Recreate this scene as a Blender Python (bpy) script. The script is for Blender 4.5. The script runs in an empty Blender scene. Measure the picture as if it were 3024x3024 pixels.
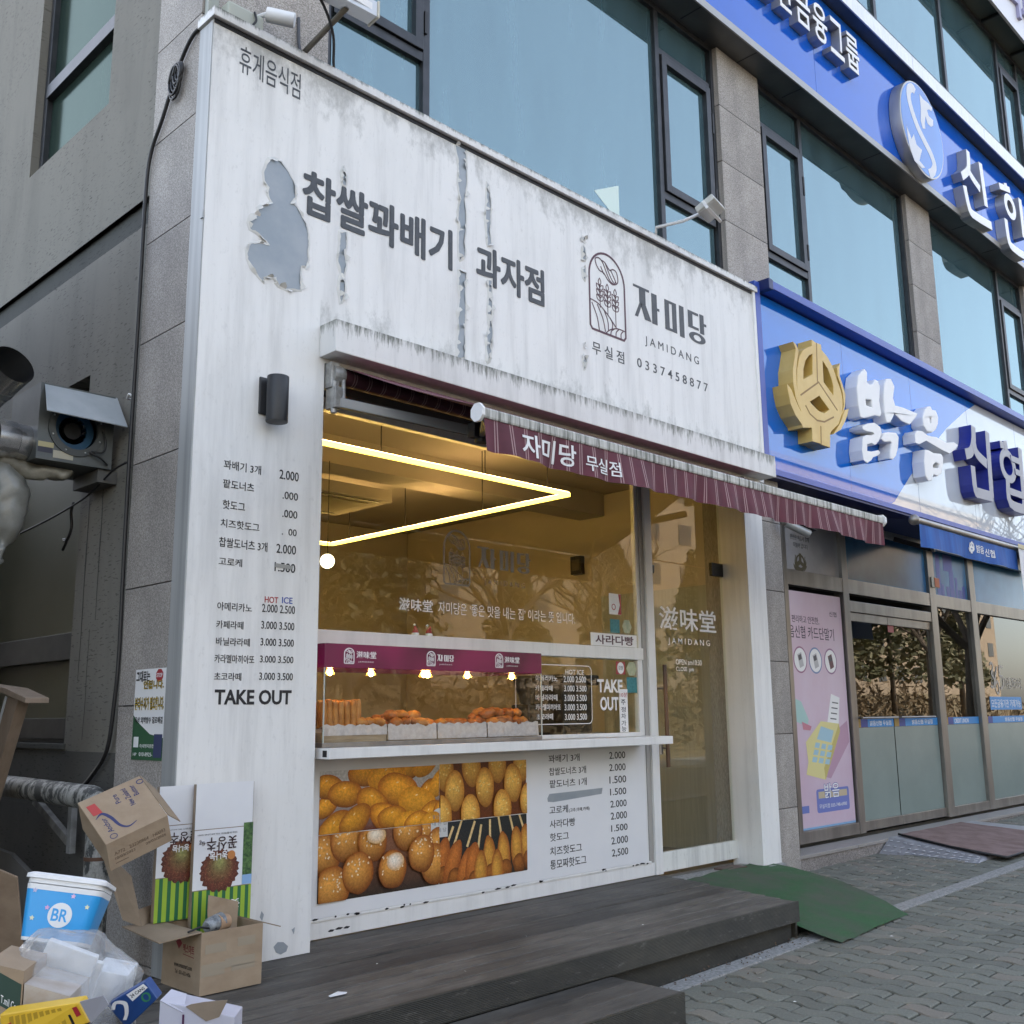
import bpy, bmesh, math, random
from mathutils import Vector, Matrix, noise
from mathutils.geometry import tessellate_polygon
rad = math.radians
rnd = random.Random(11)
scene = bpy.context.scene
COL = scene.collection

# ------------------------------------------------------------ camera, sky, sun, exposure
CAM = Vector((-2.63, -5.0, 1.52))
FW = Vector((0.69797944, 0.68992936, 0.19189103)); RT = Vector((0.70445439, -0.70966691, -0.0108116))
UP = RT.cross(FW)
cd = bpy.data.cameras.new('camera'); cam = bpy.data.objects.new('camera', cd); COL.objects.link(cam)
cam.matrix_world = Matrix(((RT.x, UP.x, -FW.x, CAM.x), (RT.y, UP.y, -FW.y, CAM.y), (RT.z, UP.z, -FW.z, CAM.z), (0, 0, 0, 1)))
cd.sensor_width = 36.0; cd.lens = 3061.3 / 3024 * 36; cd.clip_start = 0.05; cd.clip_end = 1500
scene.camera = cam
SUN_EL, SUN_AZ = rad(36), rad(28)
world = bpy.data.worlds.new('World'); scene.world = world; world.use_nodes = True
wn = world.node_tree; sky = wn.nodes.new('ShaderNodeTexSky'); sky.sky_type = 'NISHITA'; sky.sun_disc = False
sky.sun_elevation = SUN_EL; sky.sun_rotation = SUN_AZ; sky.air_density = 1.0; sky.dust_density = 2.2; sky.ozone_density = 1.0
bgn = wn.nodes['Background']; bgn.inputs[1].default_value = 0.15
hs = wn.nodes.new('ShaderNodeHueSaturation'); hs.inputs['Saturation'].default_value = .62
wn.links.new(sky.outputs[0], hs.inputs['Color']); wn.links.new(hs.outputs[0], bgn.inputs[0])
sl = bpy.data.lights.new('sun', 'SUN'); so = bpy.data.objects.new('sun', sl); COL.objects.link(so)
sl.energy = 3.5; sl.angle = rad(0.53); sl.color = (1.0, 0.93, 0.83)
sdir = Vector((math.sin(SUN_AZ) * math.cos(SUN_EL), math.cos(SUN_AZ) * math.cos(SUN_EL), math.sin(SUN_EL)))
so.rotation_euler = sdir.to_track_quat('Z', 'Y').to_euler(); so.location = (0, 30, 40)
scene.view_settings.view_transform = 'Standard'; scene.view_settings.look = 'None'
scene.view_settings.exposure = 2.15; scene.view_settings.gamma = 1.0
scene.render.engine = 'CYCLES'; scene.cycles.use_denoising = True
scene.cycles.max_bounces = 8; scene.cycles.transparent_max_bounces = 16; scene.cycles.caustics_reflective = False; scene.cycles.caustics_refractive = False

# ------------------------------------------------------------ mesh builder
class MB:
    def __init__(s): s.v = []; s.f = []; s.c = []; s.col = None
    def add(s, vs, fs, cols=None):
        o = len(s.v); s.v += [tuple(p) for p in vs]; s.f += [tuple(i + o for i in f) for f in fs]
        if s.col is not None or cols is not None:
            s.c += (cols if cols else [s.col or (1, 1, 1)] * len(vs))
        return s
    def box(s, a, b):
        (x0, y0, z0), (x1, y1, z1) = a, b
        x0, x1 = min(x0, x1), max(x0, x1); y0, y1 = min(y0, y1), max(y0, y1); z0, z1 = min(z0, z1), max(z0, z1)
        return s.add([(x0, y0, z0), (x1, y0, z0), (x1, y1, z0), (x0, y1, z0), (x0, y0, z1), (x1, y0, z1), (x1, y1, z1), (x0, y1, z1)],
                     [(0, 3, 2, 1), (4, 5, 6, 7), (0, 1, 5, 4), (1, 2, 6, 5), (2, 3, 7, 6), (3, 0, 4, 7)])
    def hexa(s, p):
        return s.add(p, [(0, 3, 2, 1), (4, 5, 6, 7), (0, 1, 5, 4), (1, 2, 6, 5), (2, 3, 7, 6), (3, 0, 4, 7)])
    def quad(s, *p): return s.add(p, [tuple(range(len(p)))])
    def tube(s, path, r, seg=10, caps=True):
        path = [Vector(p) for p in path]; n = len(path); rs = r if isinstance(r, (list, tuple)) else [r] * n
        vs = []; fs = []; t0 = (path[1] - path[0]).normalized()
        nrm = t0.orthogonal().normalized()
        for i, p in enumerate(path):
            t = (path[min(i + 1, n - 1)] - path[max(i - 1, 0)]).normalized()
            nrm = (nrm - t * nrm.dot(t)).normalized(); b = t.cross(nrm)
            for k in range(seg):
                a = 2 * math.pi * k / seg; vs.append(p + (nrm * math.cos(a) + b * math.sin(a)) * rs[i])
        for i in range(n - 1):
            for k in range(seg):
                a = i * seg + k; b2 = i * seg + (k + 1) % seg; fs.append((a, b2, b2 + seg, a + seg))
        if caps: fs.append(tuple(reversed(range(seg)))); fs.append(tuple(range((n - 1) * seg, n * seg)))
        return s.add(vs, fs)
    def ell(s, c, r, seg=12, rings=8, M=None, bump=0, seed=0):
        vs = []; fs = []; c = Vector(c)
        for i in range(rings + 1):
            th = math.pi * i / rings
            for k in range(seg):
                ph = 2 * math.pi * k / seg
                d = Vector((math.sin(th) * math.cos(ph), math.sin(th) * math.sin(ph), math.cos(th)))
                q = 1 + (bump * noise.noise(d * 2.2 + Vector((seed, seed * 1.7, 0))) if bump else 0)
                p = Vector((d.x * r[0], d.y * r[1], d.z * r[2])) * q
                if M: p = M @ p
                vs.append(c + p)
        for i in range(rings):
            for k in range(seg):
                a = i * seg + k; b = i * seg + (k + 1) % seg; fs.append((a, a + seg, b + seg, b))
        return s.add(vs, fs)
    def prism(s, loops, fn, d0, d1):
        """outer loop + holes in (u,v); fn(u,v,w) -> xyz; solid between w=d0 (back) and d1 (front)."""
        if not isinstance(loops[0][0], (list, tuple)): loops = [loops]
        def area(l): return sum(l[i][0] * l[(i + 1) % len(l)][1] - l[(i + 1) % len(l)][0] * l[i][1] for i in range(len(l)))
        L = []
        for i, l in enumerate(loops):
            l = list(l)
            if (area(l) > 0) != (i == 0): l.reverse()
            L.append(l)
        flat = [p for l in L for p in l]; n = len(flat)
        tri = tessellate_polygon([[Vector((p[0], p[1], 0)) for p in l] for l in L])
        vs = [fn(p[0], p[1], d1) for p in flat]; fs = []
        for t in tri:
            a, b, c = (Vector((*flat[i], 0)) for i in t)
            fs.append(tuple(t) if (b - a).cross(c - a).z > 0 else tuple(reversed(t)))
        if abs(d1 - d0) > 1e-7:
            vs += [fn(p[0], p[1], d0) for p in flat]; fs += [tuple(i + n for i in reversed(f)) for f in fs]
            o = 0
            for l in L:
                m = len(l)
                for i in range(m):
                    a, b = o + i, o + (i + 1) % m; fs.append((a, a + n, b + n, b))
                o += m
        return s.add(vs, fs)
    def stroke(s, pts, w, fn, d0, d1, closed=False):
        """flat ribbon of width w along 2-D polyline."""
        pts = [Vector(p) for p in pts]; n = len(pts); ws = w if isinstance(w, (list, tuple)) else [w] * n
        l = []; r = []
        for i in range(n):
            if closed: a, b = pts[i - 1], pts[(i + 1) % n]
            else: a, b = pts[max(i - 1, 0)], pts[min(i + 1, n - 1)]
            e1 = (pts[i] - a); e2 = (b - pts[i])
            e1 = e1.normalized() if e1.length > 1e-9 else e2.normalized(); e2 = e2.normalized() if e2.length > 1e-9 else e1
            m = e1 + e2; m = m.normalized() if m.length > 1e-6 else e1
            k = min(1.6, 1 / max(.35, m.dot(e1))); nn = Vector((-m.y, m.x)) * (ws[i] / 2 * k)
            l.append(pts[i] + nn); r.append(pts[i] - nn)
        for i in range(n if closed else n - 1):
            j = (i + 1) % n; q = [r[i], r[j], l[j], l[i]]
            vs = [fn(p.x, p.y, d1) for p in q] + [fn(p.x, p.y, d0) for p in q]
            s.add(vs, [(0, 1, 2, 3), (7, 6, 5, 4), (0, 4, 5, 1), (2, 6, 7, 3)] + ([] if closed else ([(3, 7, 4, 0)] if i == 0 else []) + ([(1, 5, 6, 2)] if i == n - 2 else [])))
        return s
    def text(s, body, x0, x1, z0, z1, fn=None, y=0, off=0.0, d=0.0012, flip=False, smear=0):
        vs, fs = glyphs(body, off)
        xs = [v[0] for v in vs]; zs = [v[1] for v in vs]; ax, bx, az, bz = min(xs), max(xs), min(zs), max(zs)
        sx = (x1 - x0) / (bx - ax or 1); sz = (z1 - z0) / (bz - az or 1)
        f = fn or FR(y); out = []
        for v in vs:
            u = x0 + (v[0] - ax) * sx; w = z0 + (v[1] - az) * sz
            if flip: u, w = x0 + x1 - u, z0 + z1 - w
            out.append(f(u, w, v[2] * d))
        if smear:
            for k in range(9):
                a = k * math.pi / 4; e = 0 if k == 8 else smear; dx, dz = e * math.cos(a), e * math.sin(a)
                s.add([f(x0 + (v[0] - ax) * sx + dx, z0 + (v[1] - az) * sz + dz, v[2] * d + k * .0002) for v in vs], fs)
            return s
        return s.add(out, fs)
GC = {}
def glyphs(body, off):
    k = (body, off)
    if k not in GC:
        c = bpy.data.curves.new('t', 'FONT'); c.body = body; c.extrude = 0.5; c.offset = off; c.resolution_u = 3
        o = bpy.data.objects.new('t', c); m = o.to_mesh()
        GC[k] = ([(v.co.x, v.co.y, v.co.z + .5) for v in m.vertices], [tuple(p.vertices) for p in m.polygons])
        o.to_mesh_clear(); bpy.data.objects.remove(o); bpy.data.curves.remove(c)
    return GC[k]
def FR(y): return lambda u, v, w: (u, y - w, v)                      # plane facing -Y
def FL(x): return lambda u, v, w: (x - w, u, v)                      # plane facing -X  (u = world y; mirrored sense handled by caller)
def FM(M): return lambda u, v, w: M @ Vector((u, v, w))

ORG = {}
def org(o): return ORG.get(o, Vector((0, 0, 0)))
def setp(o, label=None, cat=None, group=None, kind=None):
    for k, v in (('label', label), ('category', cat), ('group', group), ('kind', kind)):
        if v: o[k] = v
    return o
def thing(name, label, cat, loc=(0, 0, 0), group=None, M=None, kind=None):
    o = bpy.data.objects.new(name, None); COL.objects.link(o); o.empty_display_size = .1
    if M is not None: o.matrix_world = M; ORG[o] = Vector((0, 0, 0))
    else: o.location = loc; ORG[o] = Vector(loc)
    return setp(o, label, cat, group, kind)
def build(mb, name, mat, parent=None, label=None, cat=None, group=None, kind=None, bevel=0, smooth=False, seg=2):
    me = bpy.data.meshes.new(name)
    if parent is not None: O = org(parent)
    else:
        xs, ys, zs = zip(*mb.v); O = Vector(((min(xs) + max(xs)) / 2, (min(ys) + max(ys)) / 2, min(zs)))
    me.from_pydata([(v[0] - O.x, v[1] - O.y, v[2] - O.z) for v in mb.v], [], mb.f)
    if mb.c and len(mb.c) == len(mb.v):
        ca = me.color_attributes.new('Col', 'FLOAT_COLOR', 'POINT')
        for i, c in enumerate(mb.c): ca.data[i].color = (*c, 1)
    if bevel:
        bm = bmesh.new(); bm.from_mesh(me); bmesh.ops.remove_doubles(bm, verts=bm.verts, dist=1e-6)
        es = [e for e in bm.edges if len(e.link_faces) == 2 and e.calc_face_angle(0) > .5]
        bmesh.ops.bevel(bm, geom=es, offset=bevel, segments=seg, affect='EDGES', profile=.6, clamp_overlap=True)
        bm.to_mesh(me); bm.free()
    if smooth:
        me.polygons.foreach_set('use_smooth', [True] * len(me.polygons))
        if smooth is not True: me.set_sharp_from_angle(angle=rad(smooth))
    me.materials.append(mat); me.update()
    o = bpy.data.objects.new(name, me); COL.objects.link(o)
    if parent is not None: o.parent = parent; ORG[o] = O
    else: o.location = O; ORG[o] = O
    return setp(o, label, cat, group, kind)
def inst(me, name, parent, loc, rot=(0, 0, 0), scale=(1, 1, 1)):
    o = bpy.data.objects.new(name, me); COL.objects.link(o)
    if parent is not None: o.parent = parent; o.location = Vector(loc) - org(parent)
    else: o.location = loc
    o.rotation_euler = rot; o.scale = scale; return o
def bx(name, a, b, mat, parent=None, bevel=0, **k): return build(MB().box(a, b), name, mat, parent, bevel=bevel, **k)
def copy_tree(o, parent=None):
    c = o.copy(); COL.objects.link(c); c.parent = parent; ORG[c] = org(o)
    for ch in [x for x in ALLCH(o)]: copy_tree(ch, c)
    return c
def ALLCH(o): return list(o.children)
def circ(cx, cy, rx, ry, n=24, a0=0, a1=2 * math.pi):
    full = abs(a1 - a0 - 2 * math.pi) < 1e-6; m = n if full else n + 1
    return [(cx + rx * math.cos(a0 + (a1 - a0) * i / n), cy + ry * math.sin(a0 + (a1 - a0) * i / n)) for i in range(m)]
def bez(pts, n=6):
    """Catmull-Rom through 2-D/3-D points."""
    P = [Vector(p) for p in pts]; out = []
    for i in range(len(P) - 1):
        a = P[max(i - 1, 0)]; b = P[i]; c = P[i + 1]; d = P[min(i + 2, len(P) - 1)]
        for k in range(n):
            t = k / n; out.append(.5 * ((2 * b) + (c - a) * t + (2 * a - 5 * b + 4 * c - d) * t * t + (3 * b - a - 3 * c + d) * t ** 3))
    out.append(P[-1]); return out
def rrect(x0, x1, z0, z1, r, n=5):
    return circ(x1 - r, z1 - r, r, r, n, 0, math.pi / 2) + circ(x0 + r, z1 - r, r, r, n, math.pi / 2, math.pi) + circ(x0 + r, z0 + r, r, r, n, math.pi, 1.5 * math.pi) + circ(x1 - r, z0 + r, r, r, n, 1.5 * math.pi, 2 * math.pi)

# ------------------------------------------------------------ materials
def lin(r, g=None, b=None):
    f = lambda c: (c / 255 / 12.92) if c / 255 <= .04045 else ((c / 255 + .055) / 1.055) ** 2.4
    return (f(r), f(g), f(b))
class NT:
    def __init__(s, name):
        s.m = bpy.data.materials.new(name); s.m.use_nodes = True; s.t = s.m.node_tree; s.n = s.t.nodes
        s.p = s.n['Principled BSDF']; s.out = s.n['Material Output']; s._co = None
    def new(s, t, **k):
        n = s.n.new(t)
        for a, v in k.items(): setattr(n, a, v)
        return n
    def L(s, a, b): s.t.links.new(a, b)
    def co(s, scale=(1, 1, 1), rot=(0, 0, 0), kind='Object'):
        if s._co is None: s._co = s.new('ShaderNodeTexCoord')
        mp = s.new('ShaderNodeMapping'); mp.inputs['Scale'].default_value = scale; mp.inputs['Rotation'].default_value = rot
        s.L(s._co.outputs[kind], mp.inputs[0]); return mp.outputs[0]
    def noise(s, scale, co=None, detail=4, rough=.55, dist=0):
        n = s.new('ShaderNodeTexNoise'); n.inputs['Scale'].default_value = scale; n.inputs['Detail'].default_value = detail
        n.inputs['Roughness'].default_value = rough; n.inputs['Distortion'].default_value = dist
        s.L(co if co is not None else s.co(), n.inputs['Vector']); return n.outputs['Fac']
    def voro(s, scale, co=None, feat='F1', out='Distance', rnd_=1):
        n = s.new('ShaderNodeTexVoronoi'); n.feature = feat; n.inputs['Scale'].default_value = scale; n.inputs['Randomness'].default_value = rnd_
        s.L(co if co is not None else s.co(), n.inputs['Vector']); return n.outputs[out]
    def ramp(s, fac, stops):
        n = s.new('ShaderNodeValToRGB'); e = n.color_ramp.elements
        while len(e) < len(stops): e.new(.5)
        for i, (p, c) in enumerate(stops): e[i].position = p; e[i].color = (*c, 1) if isinstance(c, tuple) else (c, c, c, 1)
        s.L(fac, n.inputs[0]); return n.outputs[0]
    def mix(s, f, a, b, mode='MIX'):
        n = s.new('ShaderNodeMix', data_type='RGBA', blend_type=mode)
        for i, v in ((0, f), (6, a), (7, b)):
            if isinstance(v, (int, float)): n.inputs[i].default_value = v
            elif isinstance(v, tuple): n.inputs[i].default_value = (*v, 1)
            else: s.L(v, n.inputs[i])
        return n.outputs[2]
    def math(s, op, a, b=None):
        n = s.new('ShaderNodeMath', operation=op)
        for i, v in enumerate((a, b)):
            if v is None: continue
            if isinstance(v, (int, float)): n.inputs[i].default_value = v
            else: s.L(v, n.inputs[i])
        return n.outputs[0]
    def bump(s, h, st=.3, dist=.01):
        n = s.new('ShaderNodeBump'); n.inputs['Strength'].default_value = st; n.inputs['Distance'].default_value = dist
        s.L(h, n.inputs['Height']); s.L(n.outputs[0], s.p.inputs['Normal'])
    def set(s, color=None, rough=None, metal=None, **k):
        for nm, v in (('Base Color', color), ('Roughness', rough), ('Metallic', metal)):
            if v is None: continue
            if isinstance(v, tuple): s.p.inputs[nm].default_value = (*v, 1)
            elif isinstance(v, (int, float)): s.p.inputs[nm].default_value = v
            else: s.L(v, s.p.inputs[nm])
        for nm, v in k.items():
            nm = nm.replace('_', ' ')
            if isinstance(v, (int, float)): s.p.inputs[nm].default_value = v
            elif isinstance(v, tuple): s.p.inputs[nm].default_value = (*v, 1)
            else: s.L(v, s.p.inputs[nm])
        return s.m
def M_(name, c, rough=.6, metal=0, c2=None, vs=6, stretch=(1, 1, 1), bump=0, bs=80, lo=.38, hi=.62, rand=0, **k):
    t = NT(name); col = c
    if c2: col = t.ramp(t.noise(vs, t.co(stretch), 6, .6), [(lo, c), (hi, c2)])
    if rand:
        oi = t.new('ShaderNodeObjectInfo'); r = t.ramp(oi.outputs['Random'], [(0, 1 - rand), (1, 1 + rand)])
        col = t.mix(1.0, col, r, 'MULTIPLY')
    if bump: t.bump(t.noise(bs, t.co(stretch), 5, .6), bump, .004)
    return t.set(col, rough, metal, **k)
def granite(name, a, b, c, rand=.06):
    t = NT(name); co = t.co()
    s1 = t.noise(115, co, 3, .6); s2 = t.noise(60, co, 3, .6); s3 = t.noise(1.7, t.co((1, 1, .5)), 5, .6)
    col = t.ramp(s1, [(.34, a), (.5, b), (.64, c)])
    col = t.mix(t.ramp(s2, [(.52, 0.0), (.66, .55)]), col, tuple(x * .55 for x in a))
    col = t.mix(.75, col, t.ramp(s3, [(.3, .62), (.65, 1.05)]), 'MULTIPLY')
    oi = t.new('ShaderNodeObjectInfo'); col = t.mix(1.0, col, t.ramp(oi.outputs['Random'], [(0, 1 - rand), (1, 1 + rand)]), 'MULTIPLY')
    t.bump(s1, .15, .002); return t.set(col, .72)
MAT = {}
MAT['granite'] = granite('granite', (.20, .183, .168), (.36, .332, .305), (.52, .485, .45))
MAT['granite_step'] = granite('granite_step', (.14, .12, .11), (.26, .235, .22), (.4, .37, .35))
def white_wall(name, base, grime=.5, moss=False, rough=.5, grime_zones=False):
    t = NT(name)
    st = t.noise(3.2, t.co((2.6, 2.6, .22)), 7, .65)           # rain streaks
    pat = t.noise(1.3, t.co((1, 1, .8)), 6, .62)                # broad clouds of dirt
    fine = t.noise(45, t.co((1, 1, .5)), 4, .6)
    col = t.ramp(st, [(.28, tuple(x * (1 - .32 * grime) for x in base)), (.52, base), (.8, tuple(min(1, x * 1.05) for x in base))])
    col = t.mix(t.ramp(pat, [(.5, 0.0), (.78, .42 * grime)]), col, tuple(base[i] * (.62, .63, .62)[i] for i in range(3)))
    col = t.mix(t.ramp(fine, [(.60, 0.0), (.72, .3 * grime)]), col, tuple(x * .5 for x in base))
    if moss:
        ms = t.noise(26, t.co((1, 1, .16)), 6, .75); ms2 = t.noise(2.1, t.co(), 3, .5)
        sp = t.new('ShaderNodeSeparateXYZ'); t.L(t.co(kind='Generated'), sp.inputs[0])
        g = t.math('MULTIPLY', t.ramp(sp.outputs[2], [(.25, 0.0), (1.0, .33)]), 1.0)
        f = t.math('ADD', ms, t.math('ADD', g, t.math('MULTIPLY', ms2, .22)))
        col = t.mix(t.ramp(f, [(.78, 0.0), (.98, .85)]), col, (.05, .06, .035))
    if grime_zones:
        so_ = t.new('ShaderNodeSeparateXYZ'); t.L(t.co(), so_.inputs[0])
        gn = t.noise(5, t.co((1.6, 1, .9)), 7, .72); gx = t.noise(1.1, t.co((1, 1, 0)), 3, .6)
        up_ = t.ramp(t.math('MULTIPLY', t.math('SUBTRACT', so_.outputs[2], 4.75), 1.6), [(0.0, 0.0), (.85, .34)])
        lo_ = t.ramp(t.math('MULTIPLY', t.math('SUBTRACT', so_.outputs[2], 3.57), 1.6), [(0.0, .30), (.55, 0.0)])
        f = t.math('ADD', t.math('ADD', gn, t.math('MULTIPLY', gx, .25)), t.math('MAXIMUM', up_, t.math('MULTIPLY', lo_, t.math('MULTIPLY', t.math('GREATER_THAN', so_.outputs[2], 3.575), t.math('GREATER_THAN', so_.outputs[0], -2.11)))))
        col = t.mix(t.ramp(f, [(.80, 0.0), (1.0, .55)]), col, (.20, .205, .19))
    t.bump(t.noise(60, t.co(), 4, .6), .08, .003)
    return t.set(col, rough)
MAT['wall_white'] = white_wall('painted_white_panel', (.77, .77, .76), .62, grime_zones=True)
MAT['ledge_white'] = white_wall('weathered_white_ledge', (.70, .70, .69), .75, moss=True)
MAT['frame_white'] = white_wall('white_painted_metal_frame', (.76, .76, .75), .45, rough=.4)
MAT['side_grey'] = M_('galvanised_grey_side', (.30, .31, .31), .5, .2, (.40, .41, .41), 3, (6, 6, .15))
def concrete(name, base):
    t = NT(name)
    d = t.noise(9, t.co((1, 2.0, 10)), 2, .5); d2 = t.noise(1.6, t.co(), 4, .6)
    st = t.noise(2.0, t.co((1, 1.6, .22)), 6, .6, .6); cl = t.noise(.9, t.co(), 5, .6)
    col = t.ramp(st, [(.25, tuple(x * .72 for x in base)), (.55, base)])
    col = t.mix(t.ramp(cl, [(.35, 0.0), (.7, .45)]), col, tuple(x * 1.25 for x in base))
    dash = t.math('MULTIPLY', t.ramp(d, [(.61, 0.0), (.65, 1.0)]), t.ramp(d2, [(.38, 0.0), (.52, 1.0)]))
    col = t.mix(t.math('MULTIPLY', dash, .6), col, tuple(x * .22 for x in base))
    t.bump(t.noise(30, t.co((1, 1, .8)), 6, .65), .3, .004); return t.set(col, .85)
MAT['concrete'] = concrete('weathered_concrete', (.175, .168, .145))
MAT['concrete_dark'] = concrete('dark_concrete_band', (.055, .058, .054))
MAT['alu_dark'] = M_('dark_anodised_aluminium', (.035, .038, .043), .42, .4, (.05, .052, .058), 8)
MAT['alu'] = M_('brushed_steel', (.22, .205, .19), .38, .8, (.31, .29, .265), 5, (1, 1, .2))
MAT['soffit'] = M_('dark_metal_soffit', (.10, .105, .10), .35, .5, (.13, .13, .125), 2)
MAT['trim'] = M_('white_metal_trim', (.62, .62, .63), .35, .3, (.74, .74, .75), 9, (8, 8, .6))
MAT['sill'] = M_('brown_stone_sill', (.24, .19, .165), .7, 0, (.3, .25, .22), 20)
def mirror_glass(name, tint, dark, fac=.62, rough=.02):
    t = NT(name); fr = t.new('ShaderNodeLayerWeight'); fr.inputs[0].default_value = .35
    g = t.new('ShaderNodeBsdfGlossy'); g.inputs['Roughness'].default_value = rough; g.inputs['Color'].default_value = (*tint, 1)
    dfn = t.new('ShaderNodeBsdfDiffuse'); dfn.inputs[0].default_value = (*dark, 1)
    streak = t.noise(3, t.co((2, 2, .25)), 5, .6)
    t.L(t.ramp(streak, [(.3, tuple(x * .8 for x in dark)), (.7, tuple(x * 1.25 for x in dark))]), dfn.inputs[0])
    n = t.new('ShaderNodeBump'); n.inputs['Strength'].default_value = .0012; n.inputs['Distance'].default_value = .05
    t.L(t.noise(.8, t.co(), 1), n.inputs['Height']); t.L(n.outputs[0], g.inputs['Normal'])
    mx = t.new('ShaderNodeMixShader'); f = t.math('ADD', t.math('MULTIPLY', fr.outputs['Fresnel'], .55), fac - .2)
    t.L(f, mx.inputs[0]); t.L(dfn.outputs[0], mx.inputs[1]); t.L(g.outputs[0], mx.inputs[2]); t.L(mx.outputs[0], t.out.inputs[0]); return t.m
MAT['pane_up'] = mirror_glass('reflective_blue_glass', (.60, .77, .80), (.055, .10, .115), .46)
MAT['pane_side'] = mirror_glass('green_frosted_glass', (.42, .52, .47), (.022, .036, .030), .27, .12)
def clear_glass(name, tint=(1, 1, 1), ior=1.5, rough=.0, extra=0.0, bumpy=0.0):
    t = NT(name); fr = t.new('ShaderNodeFresnel'); fr.inputs[0].default_value = ior
    g = t.new('ShaderNodeBsdfGlossy'); g.inputs['Roughness'].default_value = rough
    tr = t.new('ShaderNodeBsdfTransparent'); tr.inputs[0].default_value = (*tint, 1)
    if bumpy:
        n = t.new('ShaderNodeBump'); n.inputs['Strength'].default_value = bumpy; n.inputs['Distance'].default_value = .05
        t.L(t.noise(.9, t.co(), 1), n.inputs['Height']); t.L(n.outputs[0], g.inputs['Normal'])
    mx = t.new('ShaderNodeMixShader'); ge = t.new('ShaderNodeNewGeometry')
    t.L(t.math('MULTIPLY', t.math('ADD', fr.outputs[0], extra), t.math('SUBTRACT', 1.0, ge.outputs['Backfacing'])), mx.inputs[0])
    t.L(tr.outputs[0], mx.inputs[1]); t.L(g.outputs[0], mx.inputs[2]); t.L(mx.outputs[0], t.out.inputs[0]); return t.m
MAT['glass'] = clear_glass('clear_shop_glass', (.93, .96, .94), 1.5, 0, .02, .0022)
MAT['glass_case'] = clear_glass('display_case_glass', (.95, .95, .95), 1.5, .0, .02)
MAT['glass_bank'] = clear_glass('tinted_bank_glass', (.42, .45, .42), 1.6, 0, .05, .004)
MAT['frost'] = M_('frosted_film', (.20, .255, .235), .28, 0, (.225, .28, .26), 2)
# wood, paving
def deckwood(name, a, b, ridges=False):
    t = NT(name); oi = t.new('ShaderNodeObjectInfo')
    gr = t.noise(6, t.co((.35, 9, 9)), 8, .78, .6); sc = t.noise(2.2, t.co((.6, 1.8, 1)), 7, .72); fl = t.noise(38, t.co((.3, 1, 1)), 4, .65)
    col = t.ramp(gr, [(.36, a), (.64, b)])
    col = t.mix(t.ramp(sc, [(.46, 0.0), (.68, .55)]), col, tuple(x * 2.1 for x in b))
    col = t.mix(t.ramp(fl, [(.60, 0.0), (.70, .45)]), col, (.17, .16, .14))
    col = t.mix(1.0, col, t.ramp(oi.outputs['Random'], [(0, .7), (1, 1.3)]), 'MULTIPLY')
    h = gr
    if ridges:
        w = t.new('ShaderNodeTexWave'); w.wave_type = 'BANDS'; w.bands_direction = 'Z'; w.inputs['Scale'].default_value = 42
        t.L(t.co(), w.inputs['Vector']); h = t.math('ADD', t.math('MULTIPLY', gr, .25), w.outputs['Fac'])
        t.bump(h, .75, .004)
    else: t.bump(gr, .35, .004)
    return t.set(col, .62)
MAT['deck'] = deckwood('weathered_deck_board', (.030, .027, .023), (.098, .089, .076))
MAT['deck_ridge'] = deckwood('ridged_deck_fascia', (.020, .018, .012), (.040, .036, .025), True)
def pavermat():
    t = NT('grey_green_paver'); oi = t.new('ShaderNodeObjectInfo'); geo = t.new('ShaderNodeNewGeometry')
    n1 = t.noise(60, t.co(), 5, .65); n2 = t.noise(2.2, t.co(kind='Object'), 4, .6)
    col = t.ramp(n1, [(.3, (.12, .123, .10)), (.7, (.205, .208, .172))])
    mxr = t.math('ADD', oi.outputs['Random'], geo.outputs['Random Per Island'])
    r = t.math('FRACT', mxr)
    col = t.mix(t.ramp(r, [(.0, 0.0), (.72, 0.0), (.95, .4)]), col, (.19, .14, .11))
    col = t.mix(1.0, col, t.ramp(r, [(0, .78), (1, 1.15)]), 'MULTIPLY')
    t.bump(n1, .5, .004); return t.set(col, .8)
MAT['paver'] = pavermat()
MAT['sand'] = M_('dark_joint_sand', (.020, .021, .018), .95, 0, (.038, .037, .03), 30, bump=.4)
MAT['kerb'] = M_('grey_granite_kerb', (.20, .20, .19), .8, 0, (.33, .325, .31), 45, bump=.3, bs=90)
MAT['asphalt'] = M_('asphalt', (.035, .036, .038), .85, 0, (.065, .065, .066), 60, bump=.4, bs=150)
MAT['ground'] = M_('dull_ground', (.09, .085, .07), .9, 0, (.14, .13, .10), 3, bump=.3)
MAT['black'] = M_('black_rubber', (.012, .012, .013), .5)
MAT['dark'] = M_('near_black_metal', (.02, .021, .023), .4, .3)
MAT['hidden'] = M_('building_core', (.28, .28, .27), .85)

# ------------------------------------------------------------ ground, road, pavement
def gz(x): return -.045 + .0185 * x
g = bx('ground', (-350, -350, -.9), (350, 350, -.42), MAT['ground'], kind='structure')
rd = bx('road', (-200, -15.5, -.40), (200, -4.9, -.30), MAT['asphalt'], kind='structure')
def slab(name, x0, x1, y0, y1, top, mat, thick=.3, **k):
    a = gz(x0) + top; b = gz(x1) + top
    return build(MB().hexa([(x0, y0, a - thick), (x1, y0, b - thick), (x1, y1, b - thick), (x0, y1, a - thick), (x0, y0, a), (x1, y0, b), (x1, y1, b), (x0, y1, a)]), name, mat, **k)
pave = slab('pavement', -6, 40, -4.6, .3, -.016, MAT['sand'], .4, kind='structure')
slab('kerb', -6, 40, -4.9, -4.604, .01, MAT['kerb'], .5, kind='structure')
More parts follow.
